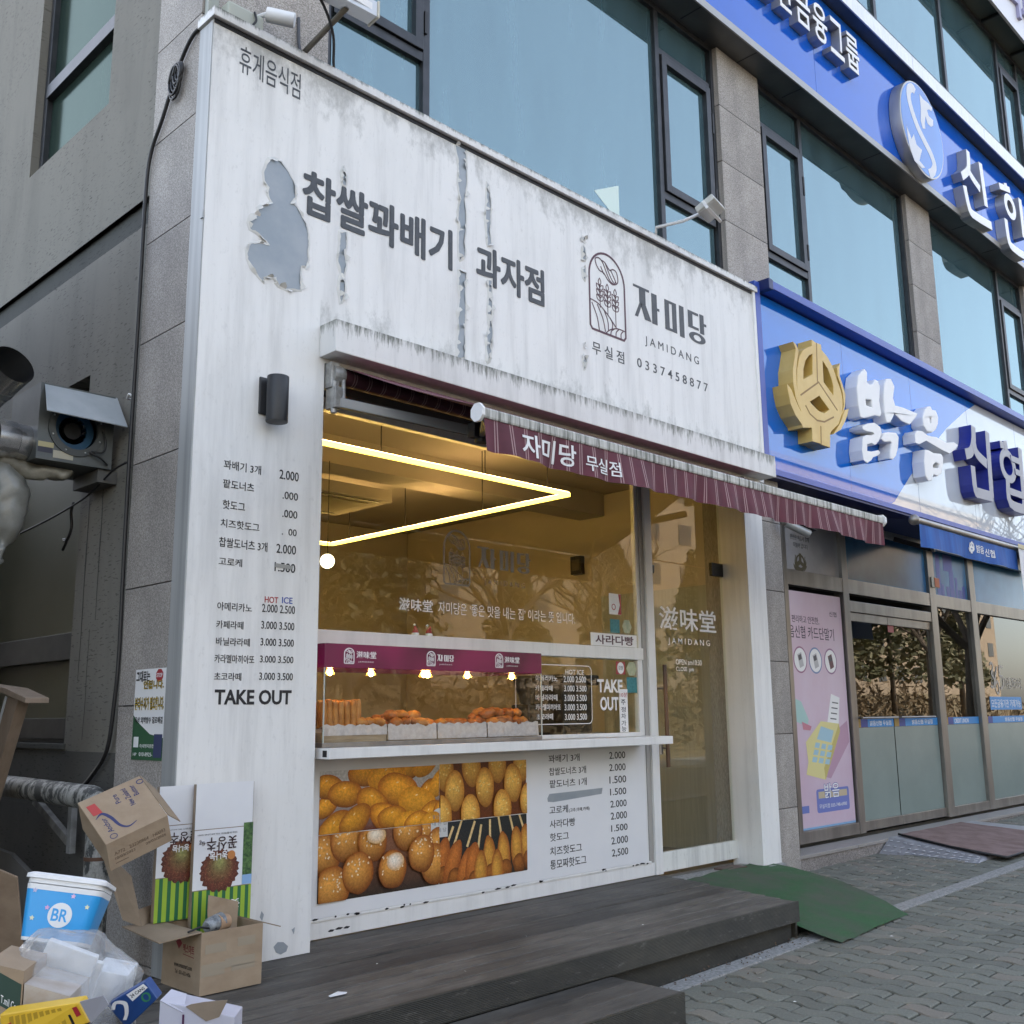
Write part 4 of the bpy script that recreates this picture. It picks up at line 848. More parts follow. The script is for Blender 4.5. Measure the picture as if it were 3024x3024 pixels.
for s, a, b, c, d in [('꽈배기 3개', 3.016, 3.356, 1.176, 1.231), ('2.000', 3.703, 3.898, 1.177, 1.23), ('찹쌀도너츠 3개', 3.02, 3.427, 1.085, 1.14), ('2.000', 3.699, 3.898, 1.086, 1.139), ('팥도너츠 1개', 3.022, 3.431, .998, 1.054), ('1.500', 3.697, 3.901, .994, 1.048), ('1.500', 3.7, 3.897, .906, .957), ('고로케', 3.017, 3.216, .816, .872), ('(고추,야채,카레)', 3.226, 3.456, .813, .844), ('2.000', 3.701, 3.897, .816, .867), ('사라다빵', 3.017, 3.291, .719, .775), ('2.000', 3.701, 3.897, .727, .78), ('핫도그', 3.017, 3.218, .628, .684), ('1.500', 3.702, 3.9, .639, .688), ('치즈핫도그', 3.016, 3.359, .531, .591), ('2.000', 3.7, 3.9, .546, .599), ('통모짜핫도그', 3.016, 3.406, .438, .502), ('2,500', 3.703, 3.898, .45, .511)]:
    LT([(s, a, b, c, d)], 'price_line', MAT['ink_black'], menu, .2375, .008, .0006)
m = MB(); m.prism([[(3.001, .905), (3.06, .899), (3.3, .91), (3.6, .925), (3.612, .968), (3.3, .962), (3.02, .958), (2.998, .93)]], FR(.2378), 0, .001); build(m, 'peeled_line', MAT['peel'], menu)

# ------------------------------------------------------------ heated display case and its pastries
case = thing('display_case', 'glass hot display case with glowing maroon header on the counter', 'display case', (1.81, .25, 1.346))
CX0, CX1, CY0, CY1 = .895, 2.725, .018, .56
t = NT('maroon_acrylic_header'); t.set((.085, .008, .036), .25); t.p.inputs['Emission Color'].default_value = (.9, .04, .3, 1); t.L(t.ramp(t.noise(2.2, t.co((1, 0, 1)), 1), [(.4, .004), (.66, .028)]), t.p.inputs['Emission Strength']); MAT['header'] = t.m
m = MB(); m.box((CX0, CY0, 1.80), (CX1, CY1, 1.94)); build(m, 'header', MAT['header'], case, bevel=.003)
HY = CY0 - .0002
for x0, x1, z0, z1 in ((1.032, 1.105, 1.825, 1.917), (1.669, 1.74, 1.828, 1.92), (2.273, 2.344, 1.831, 1.925)): m = MB(); logo(m, x0, x1, z0, z1, HY, .05, .0008); build(m, 'header_logo', MAT['vinyl_white'], case)
LT([('滋味堂', 1.121, 1.268, 1.859, 1.901), ('滋味堂', 2.358, 2.503, 1.864, 1.907)], 'header_name', MAT['vinyl_white'], case, HY, .014, .0008); m = MB(); jamidang(m, 1.755, 1.898, 1.858, 1.901, HY, .0008); build(m, 'header_name', MAT['vinyl_white'], case)
LT([('J A M I D A N G', a_, b_, c_, c_ + .011) for a_, b_, c_ in ((1.136, 1.248, 1.832), (1.773, 1.882, 1.833), (2.378, 2.485, 1.838))], 'header_latin_name', MAT['vinyl_white'], case, HY, 0, .0008)
bx('base', (CX0, CY0 + .004, 1.346), (CX1, CY1, 1.372), MAT['alu'], case, .003)
bx('front_glass', (CX0 + .006, CY0 + .002, 1.372), (CX1 - .006, CY0 + .007, 1.80), MAT['glass_case'], case)
bx('end_glass', (CX0 + .0005, CY0 + .008, 1.372), (CX0 + .0055, CY1, 1.80), MAT['glass_case'], case)
bx('end_glass', (CX1 - .0055, CY0 + .008, 1.372), (CX1 - .0005, CY1, 1.80), MAT['glass_case'], case)
m = MB()
for x in (CX0 + .001, CX1 - .007): m.box((x, CY0 + .0005, 1.372), (x + .006, CY0 + .0085, 1.80))
build(m, 'edge_strip', M_('pale_glass_edge', (.45, .5, .48), .3), case)
def emis(name, c, s):
    t = NT(name); e = t.new('ShaderNodeEmission'); e.inputs[0].default_value = (*c, 1); e.inputs[1].default_value = s; t.L(e.outputs[0], t.out.inputs[0]); return t.m
MAT['bulb'] = emis('warm_bulb', (1, .55, .13), 20)
for x, y in ((1.005, .12), (1.309, .12), (1.714, .10), (1.781, .14), (2.11, .12), (2.529, .12)):
    b = build(MB().ell((x, y, 1.778), (.017, .017, .020), 10, 8), 'bulb', MAT['bulb'], case, smooth=True)
    cup = MB(); n = 14
    for k in range(n):
        a0, a1 = 2 * math.pi * k / n, 2 * math.pi * (k + 1) / n
        cup.quad((x + .014 * math.cos(a0), y + .014 * math.sin(a0), 1.7995), (x + .014 * math.cos(a1), y + .014 * math.sin(a1), 1.7995), (x + .034 * math.cos(a1), y + .034 * math.sin(a1), 1.764), (x + .034 * math.cos(a0), y + .034 * math.sin(a0), 1.764))
    t = NT('glass_shade'); t.set((.9, .75, .45), .2, Transmission_Weight=.0, Alpha=.35); MAT.setdefault('shade', t.m)
    build(cup, 'bulb_shade', MAT['shade'], b)
# trays of pale wood with paper liners
twood = M_('pale_tray_wood', (.36, .27, .16), .55, 0, (.45, .36, .24), 6, (1, 1, 8)); paper = M_('greaseproof_paper', (.55, .50, .46), .6, 0, (.66, .62, .58), 30, bump=.6, bs=50)
tl = [('leftmost', CX0 + .02, 1.375), ('second from the left', 1.385, 1.772), ('third from the left', 1.782, 2.21), ('rightmost', 2.22, CX1 - .02)]
for q, x0, x1 in tl:
    tr = thing('tray', f'{q} wooden tray lined with paper in the glass display case', 'tray', ((x0 + x1) / 2, .2, 1.373), 'paper-lined trays in the display case')
    bx('bottom', (x0, .045, 1.373), (x1, .53, 1.385), twood, tr)
    for a, b in (((x0, .045, 1.386), (x1, .057, 1.43)), ((x0, .518, 1.386), (x1, .53, 1.43)), ((x0, .058, 1.386), (x0 + .012, .517, 1.43)), ((x1 - .012, .058, 1.386), (x1, .517, 1.43))): bx('side', a, b, twood, tr, .002)
    pm_ = MB(); n = 18
    top = 1.472
    for i in range(n):
        xa, xb = x0 + (x1 - x0) * i / n, x0 + (x1 - x0) * (i + 1) / n
        za, zb = top + .006 * math.sin(i * 1.9), top + .006 * math.sin((i + 1) * 1.9)
        lo_ = 1.412 if q == 'leftmost' else 1.378
        pm_.quad((xa, .038 + .002 * math.sin(i * 2.3), lo_), (xb, .038 + .002 * math.sin(i * 2.3 + 2.3), lo_), (xb, .044, zb), (xa, .044, za))
        pm_.quad((xa, .044, za), (xb, .044, zb), (xb, .1, 1.45), (xa, .1, 1.45))
    build(pm_, 'paper_liner', paper, tr)
    pb = bx('paper_bed', (x0 + .012, .06, 1.386), (x1 - .012, .515, 1.45), paper, tr)
fried = M_('fried_dough', (.46, .15, .02), .5, 0, (.22, .06, .01), 26, bump=.8, bs=120); fried2 = M_('golden_dough', (.58, .25, .045), .5, 0, (.38, .13, .02), 14, bump=.6, bs=90)
dm = []
for k in range(3):
    b = MB().ell((0, 0, 0), (.058, .040, .031), 14, 10, bump=.22, seed=k * 3.1); me = bpy.data.meshes.new('doughnut'); me.from_pydata(b.v, [], b.f); me.polygons.foreach_set('use_smooth', [True] * len(me.polygons)); me.materials.append(fried if k else fried2); dm.append(me)
def pastry(me, nm, lab, cat, loc, rot, grp, sc=1):
    o = bpy.data.objects.new(nm, me); COL.objects.link(o); o.location = loc; o.rotation_euler = rot; o.scale = (sc,) * 3; return setp(o, lab, cat, grp)
for x0, x1, lab, grp, rows in ((1.40, 1.76, 'knobbly brown fried doughnut piled in the second tray', 'doughnuts in the second tray', ((.09, 4, 1.477), (.19, 4, 1.485), (.28, 4, 1.50), (.15, 3, 1.525))), (1.80, 2.19, 'flat orange fried doughnut in the third tray', 'doughnuts in the third tray', ((.12, 5, 1.466), (.22, 5, 1.466))), (2.24, 2.69, 'orange brown fried doughnut heaped in the rightmost tray', 'doughnuts in the right tray', ((.1, 5, 1.478), (.2, 5, 1.49), (.3, 5, 1.50), (.15, 4, 1.53), (.25, 4, 1.535)))):
    for y, n, z in rows:
        for i in range(n):
            x = x0 + .045 + (x1 - x0 - .09) * (i + rnd.uniform(.25, .75)) / n
            pastry(rnd.choice(dm), 'doughnut', lab, 'doughnut', (x, y + rnd.uniform(-.015, .015), z + rnd.uniform(-.003, .004)), (rnd.uniform(-.2, .2), rnd.uniform(-.2, .2), rnd.uniform(0, 3)), grp, rnd.uniform(.9, 1.12))
for x in (1.215, 1.275, 1.335): pastry(dm[0], 'doughnut', 'smooth round golden doughnut beside the upright fried sticks', 'doughnut', (x, .09 + rnd.uniform(-.01, .03), 1.482), (0, .1, rnd.random() * 3), 'round golden doughnuts in the first tray')
sm_ = MB().tube(bez([(0, 0, 0), (0, 0, .008), (.001, 0, .06), (-.001, 0, .12), (0, 0, .158), (0, 0, .166)], 3), [.012, .016, .019, .0205, .021, .0215, .0215, .0215, .0205, .0205, .020, .0195, .018, .015, .011, .006], 12)
me = bpy.data.meshes.new('fried_stick'); me.from_pydata(sm_.v, [], sm_.f); me.polygons.foreach_set('use_smooth', [True] * len(me.polygons)); me.materials.append(fried2)
for y in (.085, .135, .185):
    for i in range(7): pastry(me, 'fried_stick', 'golden corn dog standing upright in the leftmost tray', 'corn dog', (.945 + i * .041 + (.01 if y > .1 and y < .15 else 0), y, 1.452), (rnd.uniform(-.04, .04), rnd.uniform(-.05, .05), rnd.random() * 6), 'upright corn dogs in the first tray', rnd.uniform(.94, 1.04))
# ------------------------------------------------------------ shop interior
room = thing('shop_interior', 'cream interior of the snack shop seen through its window', 'room', (3.3, 3, .2))
cream = M_('cream_plaster', (.58, .52, .43), .8, 0, (.62, .56, .46), 1.5); ceil_m = M_('cream_ceiling', (.46, .42, .36), .85)
bx('floor', (.76, .3, .185), (5.99, 5.49, .235), M_('grey_floor_tile', (.2, .19, .17), .4), room)
bx('back_wall', (.76, 5.4, .24), (5.99, 5.49, 3.86), cream, room)
bx('right_wall', (5.93, .305, .24), (5.99, 5.39, 3.86), cream, room)
bx('partition', (5.895, .32, .24), (5.928, 2.1, 2.75), M_('grey_partition', (.40, .42, .39), .6, 0, (.46, .48, .45), 6, (1, 8, .3)), room)
bx('left_wall', (.70, .305, .24), (.76, 5.39, 3.86), cream, room)
bx('ceiling', (.70, .30, 3.87), (5.99, 5.49, 3.93), ceil_m, room)
bx('beam', (.77, 2.05, 3.62), (5.92, 2.4, 3.868), ceil_m, room)
bx('front_bulkhead', (.76, .31, 3.52), (5.92, .36, 3.868), cream, room)
ac = thing('ceiling_cassette', 'square ceiling air conditioner inside the shop, left of the light frame', 'air conditioner', (2.9, 3.0, 3.6))
bx('body', (2.5, 2.55, 3.50), (3.4, 3.45, 3.615), ceil_m, ac, .01)
for y0 in (2.6, 3.33): bx('vent_slot', (2.6, y0, 3.494), (3.3, y0 + .06, 3.499), MAT['dark'], ac)
bx('grille', (2.66, 2.72, 3.492), (3.24, 3.28, 3.499), M_('beige_grille', (.3, .25, .16), .6), ac)
MAT['led'] = emis('warm_led', (1.0, .65, .085), 2.0)
MAT['led_fill'] = emis('added_warm_fill', (1.0, .56, .22), 15)  # added emitter on top of the bars, unseen from below, brightens the shop
led = thing('led_frame', 'glowing yellow rectangular light frame hanging in the shop', 'light', (2.2, 2.2, 3.3))
LZ = 3.30
for a, b in (((.8, .552), (3.64, .552)), ((3.66, .552), (3.69, 3.92)), ((3.67, 3.93), (.8, 3.93)), ((.79, 3.9), (.79, .57))):
    d = (Vector((*b, 0)) - Vector((*a, 0))).normalized(); n_ = Vector((-d.y, d.x, 0)) * .015
    A, B = Vector((*a, LZ)), Vector((*b, LZ)); m = MB()
    m.hexa([A - n_ - Vector((0, 0, .015)), B - n_ - Vector((0, 0, .015)), B + n_ - Vector((0, 0, .015)), A + n_ - Vector((0, 0, .015)), A - n_ + Vector((0, 0, .015)), B - n_ + Vector((0, 0, .015)), B + n_ + Vector((0, 0, .015)), A + n_ + Vector((0, 0, .015))]); lb_ = build(m, 'led_bar', MAT['led'], led); n2_ = n_ * .7; uz = Vector((0, 0, .018)); m = MB(); m.quad(A - n2_ + uz, B - n2_ + uz, B + n2_ + uz, A + n2_ + uz); build(m, 'hidden_fill_strip', MAT['led_fill'], lb_)
for p in ((1.7, .552), (2.7, .552), (3.4, .552), (3.67, 1.6), (3.68, 2.7), (3.68, 3.6)): build(MB().tube([(*p, LZ + .021), (*p, 3.868)], .005, 6), 'hanger_rod', MAT['dark'], led)
gl = thing('globe_lamp', 'round white globe lamp glowing at the left edge of the shop window', 'lamp', (2.30, 2.0, 2.70)); build(MB().ell((2.29, 2.0, 2.772), (.06, .06, .06), 16, 10), 'globe', emis('globe_light', (1, .83, .5), 1.6), gl, smooth=True); build(MB().tube([(2.29, 2, 2.83), (2.29, 2, 3.618)], .004, 6), 'cord', MAT['dark'], gl)
ib = thing('interior_menu_sheet', 'menu sheet with prices on the wall inside the shop window', 'menu', (3.2, 5.38, 2.0))
bx('sheet', (3.35, 5.385, 1.9), (4.32, 5.397, 3.0), M_('tan_sheet', (.34, .27, .17), .7), ib); bx('heading', (3.35, 5.381, 2.8), (4.32, 5.385, 3.0), MAT['maroon_ink'], ib)
m = MB()
for i, s in enumerate(('ICE', '2.500', '3.500', '3.500', '3.500')): m.text(s, 4.05, 4.26, 2.68 - .165 * i - .03, 2.74 - .165 * i, y=5.384, off=.01, d=.002)
build(m, 'sheet_lettering', MAT['ink'], ib)
th = thing('wall_speaker', 'small dark square box on the wall inside the shop', 'speaker', (5.92, 2.2, 3.2)); bx('body', (5.86, 2.35, 3.02), (5.928, 2.5, 3.22), MAT['dark'], th, .006); bx('grille', (5.855, 2.375, 3.06), (5.86, 2.475, 3.18), M_('grille_grey', (.12, .1, .07), .6), th)
for i, (x, lean, w) in enumerate(((1.805, 0, 'left'), (1.923, .018, 'right'))):
    ht = thing('santa_hat', f'tiny red santa hat on the window rail, {w} of the two', 'hat', (x, .30, 2.04), 'santa hats on the window rail')
    build(MB().tube([(x, .295, 2.042), (x, .295, 2.058)], .026, 14), 'brim', MAT['vinyl_white'], ht, bevel=.004, smooth=40)
    build(MB().tube(bez([(x, .295, 2.058), (x + lean * .2, .295, 2.08), (x - .004 + lean, .295, 2.105)], 4), [.023, .0225, .021, .019, .0165, .0135, .010, .007, .004], 12), 'cone', MAT['red_ink'], ht, smooth=40)
    build(MB().ell((x - .008 + lean * .3 - (.012 if lean else 0), .295, 2.11), (.009, .009, .009), 10, 6), 'pompom', MAT['vinyl_white'], ht, smooth=True)
# equipment behind the lower sash
cf = thing('coffee_machine', 'black coffee machine on the inner counter behind the lower window', 'coffee machine', (3.9, .9, 1.33))
bx('body', (3.75, .75, 1.335), (4.12, 1.2, 1.75), MAT['dark'], cf, .02); bx('hood', (3.70, .70, 1.755), (4.16, 1.22, 1.84), MAT['black'], cf, .015); bx('drip_tray', (3.78, .62, 1.335), (4.10, .748, 1.37), MAT['alu'], cf, .004)
gd = thing('coffee_grinder', 'dark coffee grinder with funnel hopper beside the coffee machine', 'grinder', (3.45, .9, 1.33)); bx('body', (3.40, .8, 1.335), (3.56, 1.0, 1.6), MAT['black'], gd, .02)
build(MB().tube([(3.48, .9, 1.602), (3.48, .9, 1.66), (3.48, .9, 1.80)], [.05, .06, .11], 16), 'hopper', MAT['dark'], gd, smooth=40)
ct = thing('inner_counter', 'beige counter cabinet inside the shop behind the lower window', 'counter', (3.2, .9, .24)); bx('body', (2.76, .62, .24), (4.1, 1.25, 1.30), M_('beige_cabinet', (.42, .35, .22), .6), ct); bx('top', (2.74, .60, 1.301), (4.12, 1.27, 1.334), M_('dark_counter_top', (.08, .07, .06), .3), ct)
bo = thing('paper_box', 'beige carton on the inner counter beside the grinder', 'box', (3.05, .85, 1.33)); bx('body', (2.86, .75, 1.335), (3.28, 1.0, 1.47), M_('beige_carton', (.48, .40, .26), .7), bo, .004); bx('lid', (2.855, .745, 1.471), (3.285, 1.005, 1.485), M_('beige_lid', (.52, .44, .3), .7), bo, .003)
cb = thing('kitchen_cabinet', 'dark cabinets along the back of the shop interior', 'cabinet', (2.4, 4.9, .24)); bx('body', (.8, 4.7, .24), (5.2, 5.38, 1.4), M_('dark_brown_cabinet', (.10, .075, .05), .5), cb); bx('worktop', (.8, 4.66, 1.401), (5.2, 5.38, 1.44), MAT['alu'], cb)

# ------------------------------------------------------------ maroon awning
aw = thing('awning', 'maroon pinstriped retractable awning over the snack shop window', 'awning', (3.2, -.7, 2.9))
def stripes(name, base, line, pitch, axis='X'):
    t = NT(name); sp = t.new('ShaderNodeSeparateXYZ'); t.L(t.co(), sp.inputs[0])
    f = t.math('FRACT', t.math('DIVIDE', sp.outputs[0], pitch))
    a = t.math('COMPARE', f, .40); a.node.inputs[2].default_value = .033; b = t.math('COMPARE', f, .56); b.node.inputs[2].default_value = .033
    col = t.mix(t.math('MULTIPLY', t.math('ADD', a, b), .8), t.ramp(t.noise(5, t.co(), 5), [(.3, tuple(x * .75 for x in base)), (.7, tuple(x * 1.2 for x in base))]), line)
    t.bump(t.noise(300, t.co()), .15, .002); return t.set(col, .75)
MAT['awn'] = stripes('maroon_canvas', (.105, .022, .036), (.40, .27, .27), .112)
AX0, AX1, AY, AZ = .93, 5.44, -1.264, 3.05
m = MB(); nx, ny = 90, 8
P0 = (-.06, 3.60); P1 = (AY + .02, AZ + .045)
for j in range(ny + 1):
    t_ = j / ny
    for i in range(nx + 1):
        x = AX0 + (AX1 - AX0) * i / nx; sag = -.02 * math.sin(math.pi * t_) + .004 * math.sin(x * 9) * math.sin(math.pi * t_)
        m.v.append((x, P0[0] + (P1[0] - P0[0]) * t_, P0[1] + (P1[1] - P0[1]) * t_ + sag))
m.f = [(j * (nx + 1) + i, j * (nx + 1) + i + 1, (j + 1) * (nx + 1) + i + 1, (j + 1) * (nx + 1) + i) for j in range(ny) for i in range(nx)]
build(m, 'canopy', MAT['awn'], aw, smooth=True)
def vy(x, t_): return AY - .022 + t_ * (.018 * math.sin(x * 5.1) + .012 * math.sin(x * 13.3 + 1) + .01 * math.sin(x * 27)) - .01 * t_
m = MB(); nz = 8; Lv = .18
nx = 240
for j in range(nz + 1):
    t_ = j / nz
    for i in range(nx + 1):
        x = AX0 + (AX1 - AX0) * i / nx; m.v.append((x + .006 * t_ * math.sin(x * 7), vy(x, t_), AZ - .028 - Lv * t_ - (.006 * math.sin(x * 4) if j == nz else 0)))
m.f = [(j * (nx + 1) + i, (j + 1) * (nx + 1) + i, (j + 1) * (nx + 1) + i + 1, j * (nx + 1) + i + 1) for j in range(nz) for i in range(nx)]
build(m, 'valance', MAT['awn'], aw, smooth=True)
m = MB()
fnv = lambda u, v, w: (u, vy(u, min(1, max(0, (AZ - .028 - v) / Lv))) - .003 - w, v)
m.text('자미당', 1.20, 1.64, 2.868, 2.995, fn=fnv, off=.016, d=.0015); build(m, 'valance_lettering', MAT['vinyl_white'], aw); m = MB(); m.text('무실점', 1.721, 2.019, 2.872, 2.962, fn=fnv, off=.008, d=.0015)
build(m, 'valance_lettering', MAT['vinyl_white'], aw)
t = NT('dirty_white_bar'); w_ = t.noise(34, t.co((1, .05, .05)), 4, .7); c_ = t.ramp(w_, [(.38, (.06, .065, .05)), (.5, (.42, .42, .39)), (.7, (.62, .62, .59))]); t.set(c_, .5)
build(MB().box((AX0 - .01, AY - .03, AZ - .03), (AX1 + .01, AY + .03, AZ + .03)), 'front_bar', t.m, aw, bevel=.012)
for x, dx in ((AX0 - .012, -.02), (AX1 + .012, .02)):
    hx = [(AY + .048 * math.cos(a), AZ + .052 * math.sin(a)) for a in [math.pi / 8 + k * math.pi / 4 for k in range(8)]]
    m = MB(); m.prism([hx], (lambda xx: lambda u, v, w: (xx + w, u, v))(x), 0, dx); build(m, 'end_cap', MAT['vinyl_white'], aw)
t = NT('rolled_maroon_canvas'); MAT['roll'] = stripes('rolled_maroon_canvas', (.05, .010, .018), (.2, .13, .13), .112)
build(MB().tube([(.92, -.02, 3.55), (5.42, -.02, 3.55)], .055, 18), 'roller', MAT['roll'], aw, smooth=40)
greym = M_('cast_grey_metal', (.38, .38, .37), .45, .3, (.25, .25, .24), 20); armm = M_('grey_awning_arm', (.16, .165, .17), .4, .5)
m = MB(); m.box((.84, -.06, 3.46), (.90, .03, 3.62)); m.tube([(.86, -.02, 3.55), (.94, -.02, 3.55)], .062, 16); m.box((.85, -.09, 3.33), (.90, .01, 3.46)); m.tube([(.87, -.05, 3.30), (.87, -.05, 3.5)], .02, 10); m.tube([(.91, -.09, 3.36), (.93, -.06, 3.52)], .014, 8)
build(m, 'bracket', greym, aw, bevel=.004)
m = MB(); m.box((5.36, -.06, 3.44), (5.42, .03, 3.62)); build(m, 'bracket', greym, aw, bevel=.004)
def bar(a, b, w, h, mat, nm, par):
    a, b = Vector(a), Vector(b); d = (b - a).normalized(); s_ = d.cross(Vector((0, 0, 1))).normalized() * w / 2; u_ = s_.cross(d).normalized() * h / 2
    return build(MB().hexa([a - s_ - u_, b - s_ - u_, b + s_ - u_, a + s_ - u_, a - s_ + u_, b - s_ + u_, b + s_ + u_, a + s_ + u_]), nm, mat, par, bevel=.004)
E1 = (1.55, -.62, 3.19)
bar((.88, -.06, 3.37), E1, .035, .06, armm, 'arm', aw); bar(E1, (.99, AY + .03, 3.05), .03, .05, armm, 'forearm', aw)
m = MB().tube([(E1[0], E1[1], 3.13), (E1[0], E1[1], 3.25)], .045, 14); m.box((E1[0] - .09, E1[1] - .03, 3.15), (E1[0] + .02, E1[1] + .03, 3.24)); build(m, 'elbow', MAT['black'], aw, bevel=.005)
E2 = (4.75, -.62, 3.19); bar((5.39, -.06, 3.37), E2, .035, .06, armm, 'arm', aw); bar(E2, (5.35, AY + .03, 3.05), .03, .05, armm, 'forearm', aw); build(MB().tube([(E2[0], E2[1], 3.13), (E2[0], E2[1], 3.25)], .045, 14), 'elbow', MAT['black'], aw)

# ------------------------------------------------------------ fixtures on the shopfront
lamp = thing('wall_lamp', 'black cylindrical up and down lamp on the white pillar', 'lamp', (.46, -.05, 3.16))
bx('back_plate', (.385, -.014, 3.21), (.50, -.001, 3.43), M_('charcoal_plate', (.03, .032, .036), .5), lamp, .006)
build(MB().tube([(.455, -.09, 3.155), (.455, -.09, 3.425)], .062, 32), 'cylinder', M_('charcoal_powder_coat', (.022, .024, .028), .45, .2, (.03, .032, .037), 300), lamp, bevel=.005, smooth=40)
bx('arm', (.43, -.05, 3.26), (.48, -.012, 3.32), MAT['dark'], lamp)
fl = thing('floodlight', 'white floodlight on an arm above the sign, left of the granite pier', 'floodlight', (4.33, -.1, 5.59))
build(MB().tube([(4.22, -.02, 5.592), (4.22, -.03, 5.66), (4.24, -.3, 5.63), (4.25, -.46, 5.64)], .014, 10), 'arm', MAT['vinyl_white'], fl, smooth=True)
Mf = Matrix.Translation((4.27, -.55, 5.66)) @ Matrix.Rotation(rad(-28), 4, 'X') @ Matrix.Rotation(rad(10), 4, 'Z')
m = MB().box((-.11, -.09, -.03), (.11, .09, .03)); m.v = [tuple(Mf @ Vector(v)) for v in m.v]; build(m, 'housing', M_('aged_white_housing', (.50, .50, .46), .5, 0, (.6, .6, .57), 12), fl, bevel=.012)
m = MB().box((-.09, -.07, -.035), (.09, .07, -.0305)); m.v = [tuple(Mf @ Vector(v)) for v in m.v]; build(m, 'lens', M_('frosted_lens', (.6, .6, .58), .25), fl)
m = MB()
for s_ in (-1, 1): m.box((s_ * .125 - .006, -.012, -.07), (s_ * .125 + .006, .012, .01))
m.box((-.131, -.012, -.082), (.131, .012, -.0701)); m.v = [tuple(Mf @ Vector(v)) for v in m.v]; build(m, 'yoke', MAT['vinyl_white'], fl)
tb = thing('sign_light_bar', 'long white aluminium light bar above the top left corner of the sign', 'light', (.6, -.3, 5.6))
bar((.05, -.42, 5.74), (.80, -.46, 5.735), .10, .10, M_('white_aluminium', (.58, .60, .62), .35, .3), 'housing', tb)
bar((.80, -.46, 5.735), (.815, -.461, 5.735), .115, .115, M_('yellowed_plastic', (.52, .5, .42), .5), 'end_cap', tb)
build(MB().tube([(.62, -.44, 5.69), (.615, -.2, 5.64), (.61, -.02, 5.60)], .018, 8), 'bracket', M_('stained_metal', (.14, .125, .10), .7), tb, smooth=True)
build(MB().tube(bez([(.40, -.42, 5.70), (.50, -.38, 5.67), (.66, -.25, 5.63), (.80, -.06, 5.60), (.84, -.015, 5.592)], 6), .009, 8), 'cable', MAT['black'], tb, smooth=True)
bx('label', (.62, -.508, 5.715), (.76, -.5065, 5.76), MAT['vinyl_white'], tb)
jb = thing('junction_box', 'pale green junction box on the granite above the sign corner', 'junction box', (.25, .1, 5.62)); bx('body', (.10, .02, 5.60), (.34, .145, 5.72), M_('pale_green_plastic', (.42, .44, .38), .5), jb, .015); build(MB().tube(bez([(.27, .015, 5.72), (.275, .0, 5.66), (.25, .0, 5.61)], 5), .007, 6), 'wire', MAT['black'], jb, smooth=True)
bx('conduit_plate', (.012, .10, 5.60), (.08, .146, 5.95), M_('pale_green_metal', (.30, .32, .28), .5), jb, .003)
c1 = thing('bullet_camera', 'small white bullet camera beside the junction box above the sign', 'camera', (.45, 0, 5.68)); build(MB().tube([(.36, .03, 5.76), (.50, -.07, 5.735)], .045, 16), 'body', MAT['vinyl_white'], c1, bevel=.006, smooth=40); build(MB().tube([(.36, .03, 5.76), (.36, .15, 5.80)], .015, 8), 'mount', MAT['vinyl_white'], c1, smooth=True)
cb1 = build(MB().tube(bez([(.66, .14, 5.95), (.66, .13, 5.78), (.655, .10, 5.67), (.60, .05, 5.60), (.54, .02, 5.596)], 8), .011, 8), 'conduit', M_('grey_flexible_conduit', (.06, .062, .07), .5), None, 'short grey flexible conduit curving down to the sign cap', 'conduit', smooth=True)
build(MB().tube(bez([(5.25, .06, 5.62), (5.35, .05, 5.64), (5.5, .03, 5.62), (5.72, .03, 5.60), (5.86, .02, 5.65), (5.95, .05, 5.70), (6.0, .1, 5.66)], 6), .013, 8), 'sign_cable', MAT['black'], None, 'black cable looped along the sign top to the blue sign', 'cable', smooth=True)
# ------------------------------------------------------------ cables on the side wall
build(MB().tube(bez([(.03, .1, 5.56), (-.015, .20, 5.53), (-.02, .36, 5.40), (-.02, .55, 5.12), (-.018, .68, 4.95), (-.02, .715, 4.7), (-.02, .712, 3.97), (-.018, .718, 3.43), (-.022, .712, 3.0), (-.018, .714, 2.45), (-.018, .70, 1.89), (-.02, .716, 1.62), (-.02, .775, 1.35), (-.02, .97, 1.19), (-.02, 1.1, 1.13)], 6), .012, 8), 'wall_cable', MAT['black'], None, 'thick black cable running down the edge of the granite side wall', 'cable', smooth=True)
build(MB().tube(bez([(-.012, .74, 4.6), (-.012, .728, 3.97), (-.014, .74, 3.43), (-.012, .735, 3.0), (-.012, .725, 2.45)], 6), .006, 6), 'wall_cable', M_('thin_purple_cable', (.02, .015, .035), .5), None, 'thin cable beside the thick cable on the side wall', 'cable', smooth=True)
cc = thing('cable_coil', 'bundled coil of black cables tied at the sign corner', 'cable coil', (-.04, .3, 5.35))
for k in range(7):
    r_ = .055 + .012 * k; pts = [(-.03 - .006 * (k % 3), .33 + r_ * .55 * math.cos(a) + .01 * k, 5.42 - .03 - r_ * 1.05 * (1 - math.sin(a)) * .8) for a in [2 * math.pi * j / 14 for j in range(15)]]
    build(MB().tube(pts, .0075, 6), 'loop', MAT['black'], cc, smooth=True)
hk = thing('cable_hook', 'small white hook holding the cable to the side wall', 'hook', (-.01, .76, 3.40)); build(MB().tube(bez([(.02, .82, 3.40), (-.02, .79, 3.395), (-.03, .75, 3.41), (-.015, .73, 3.39)], 5), .006, 6), 'hook', MAT['vinyl_white'], hk, smooth=True)
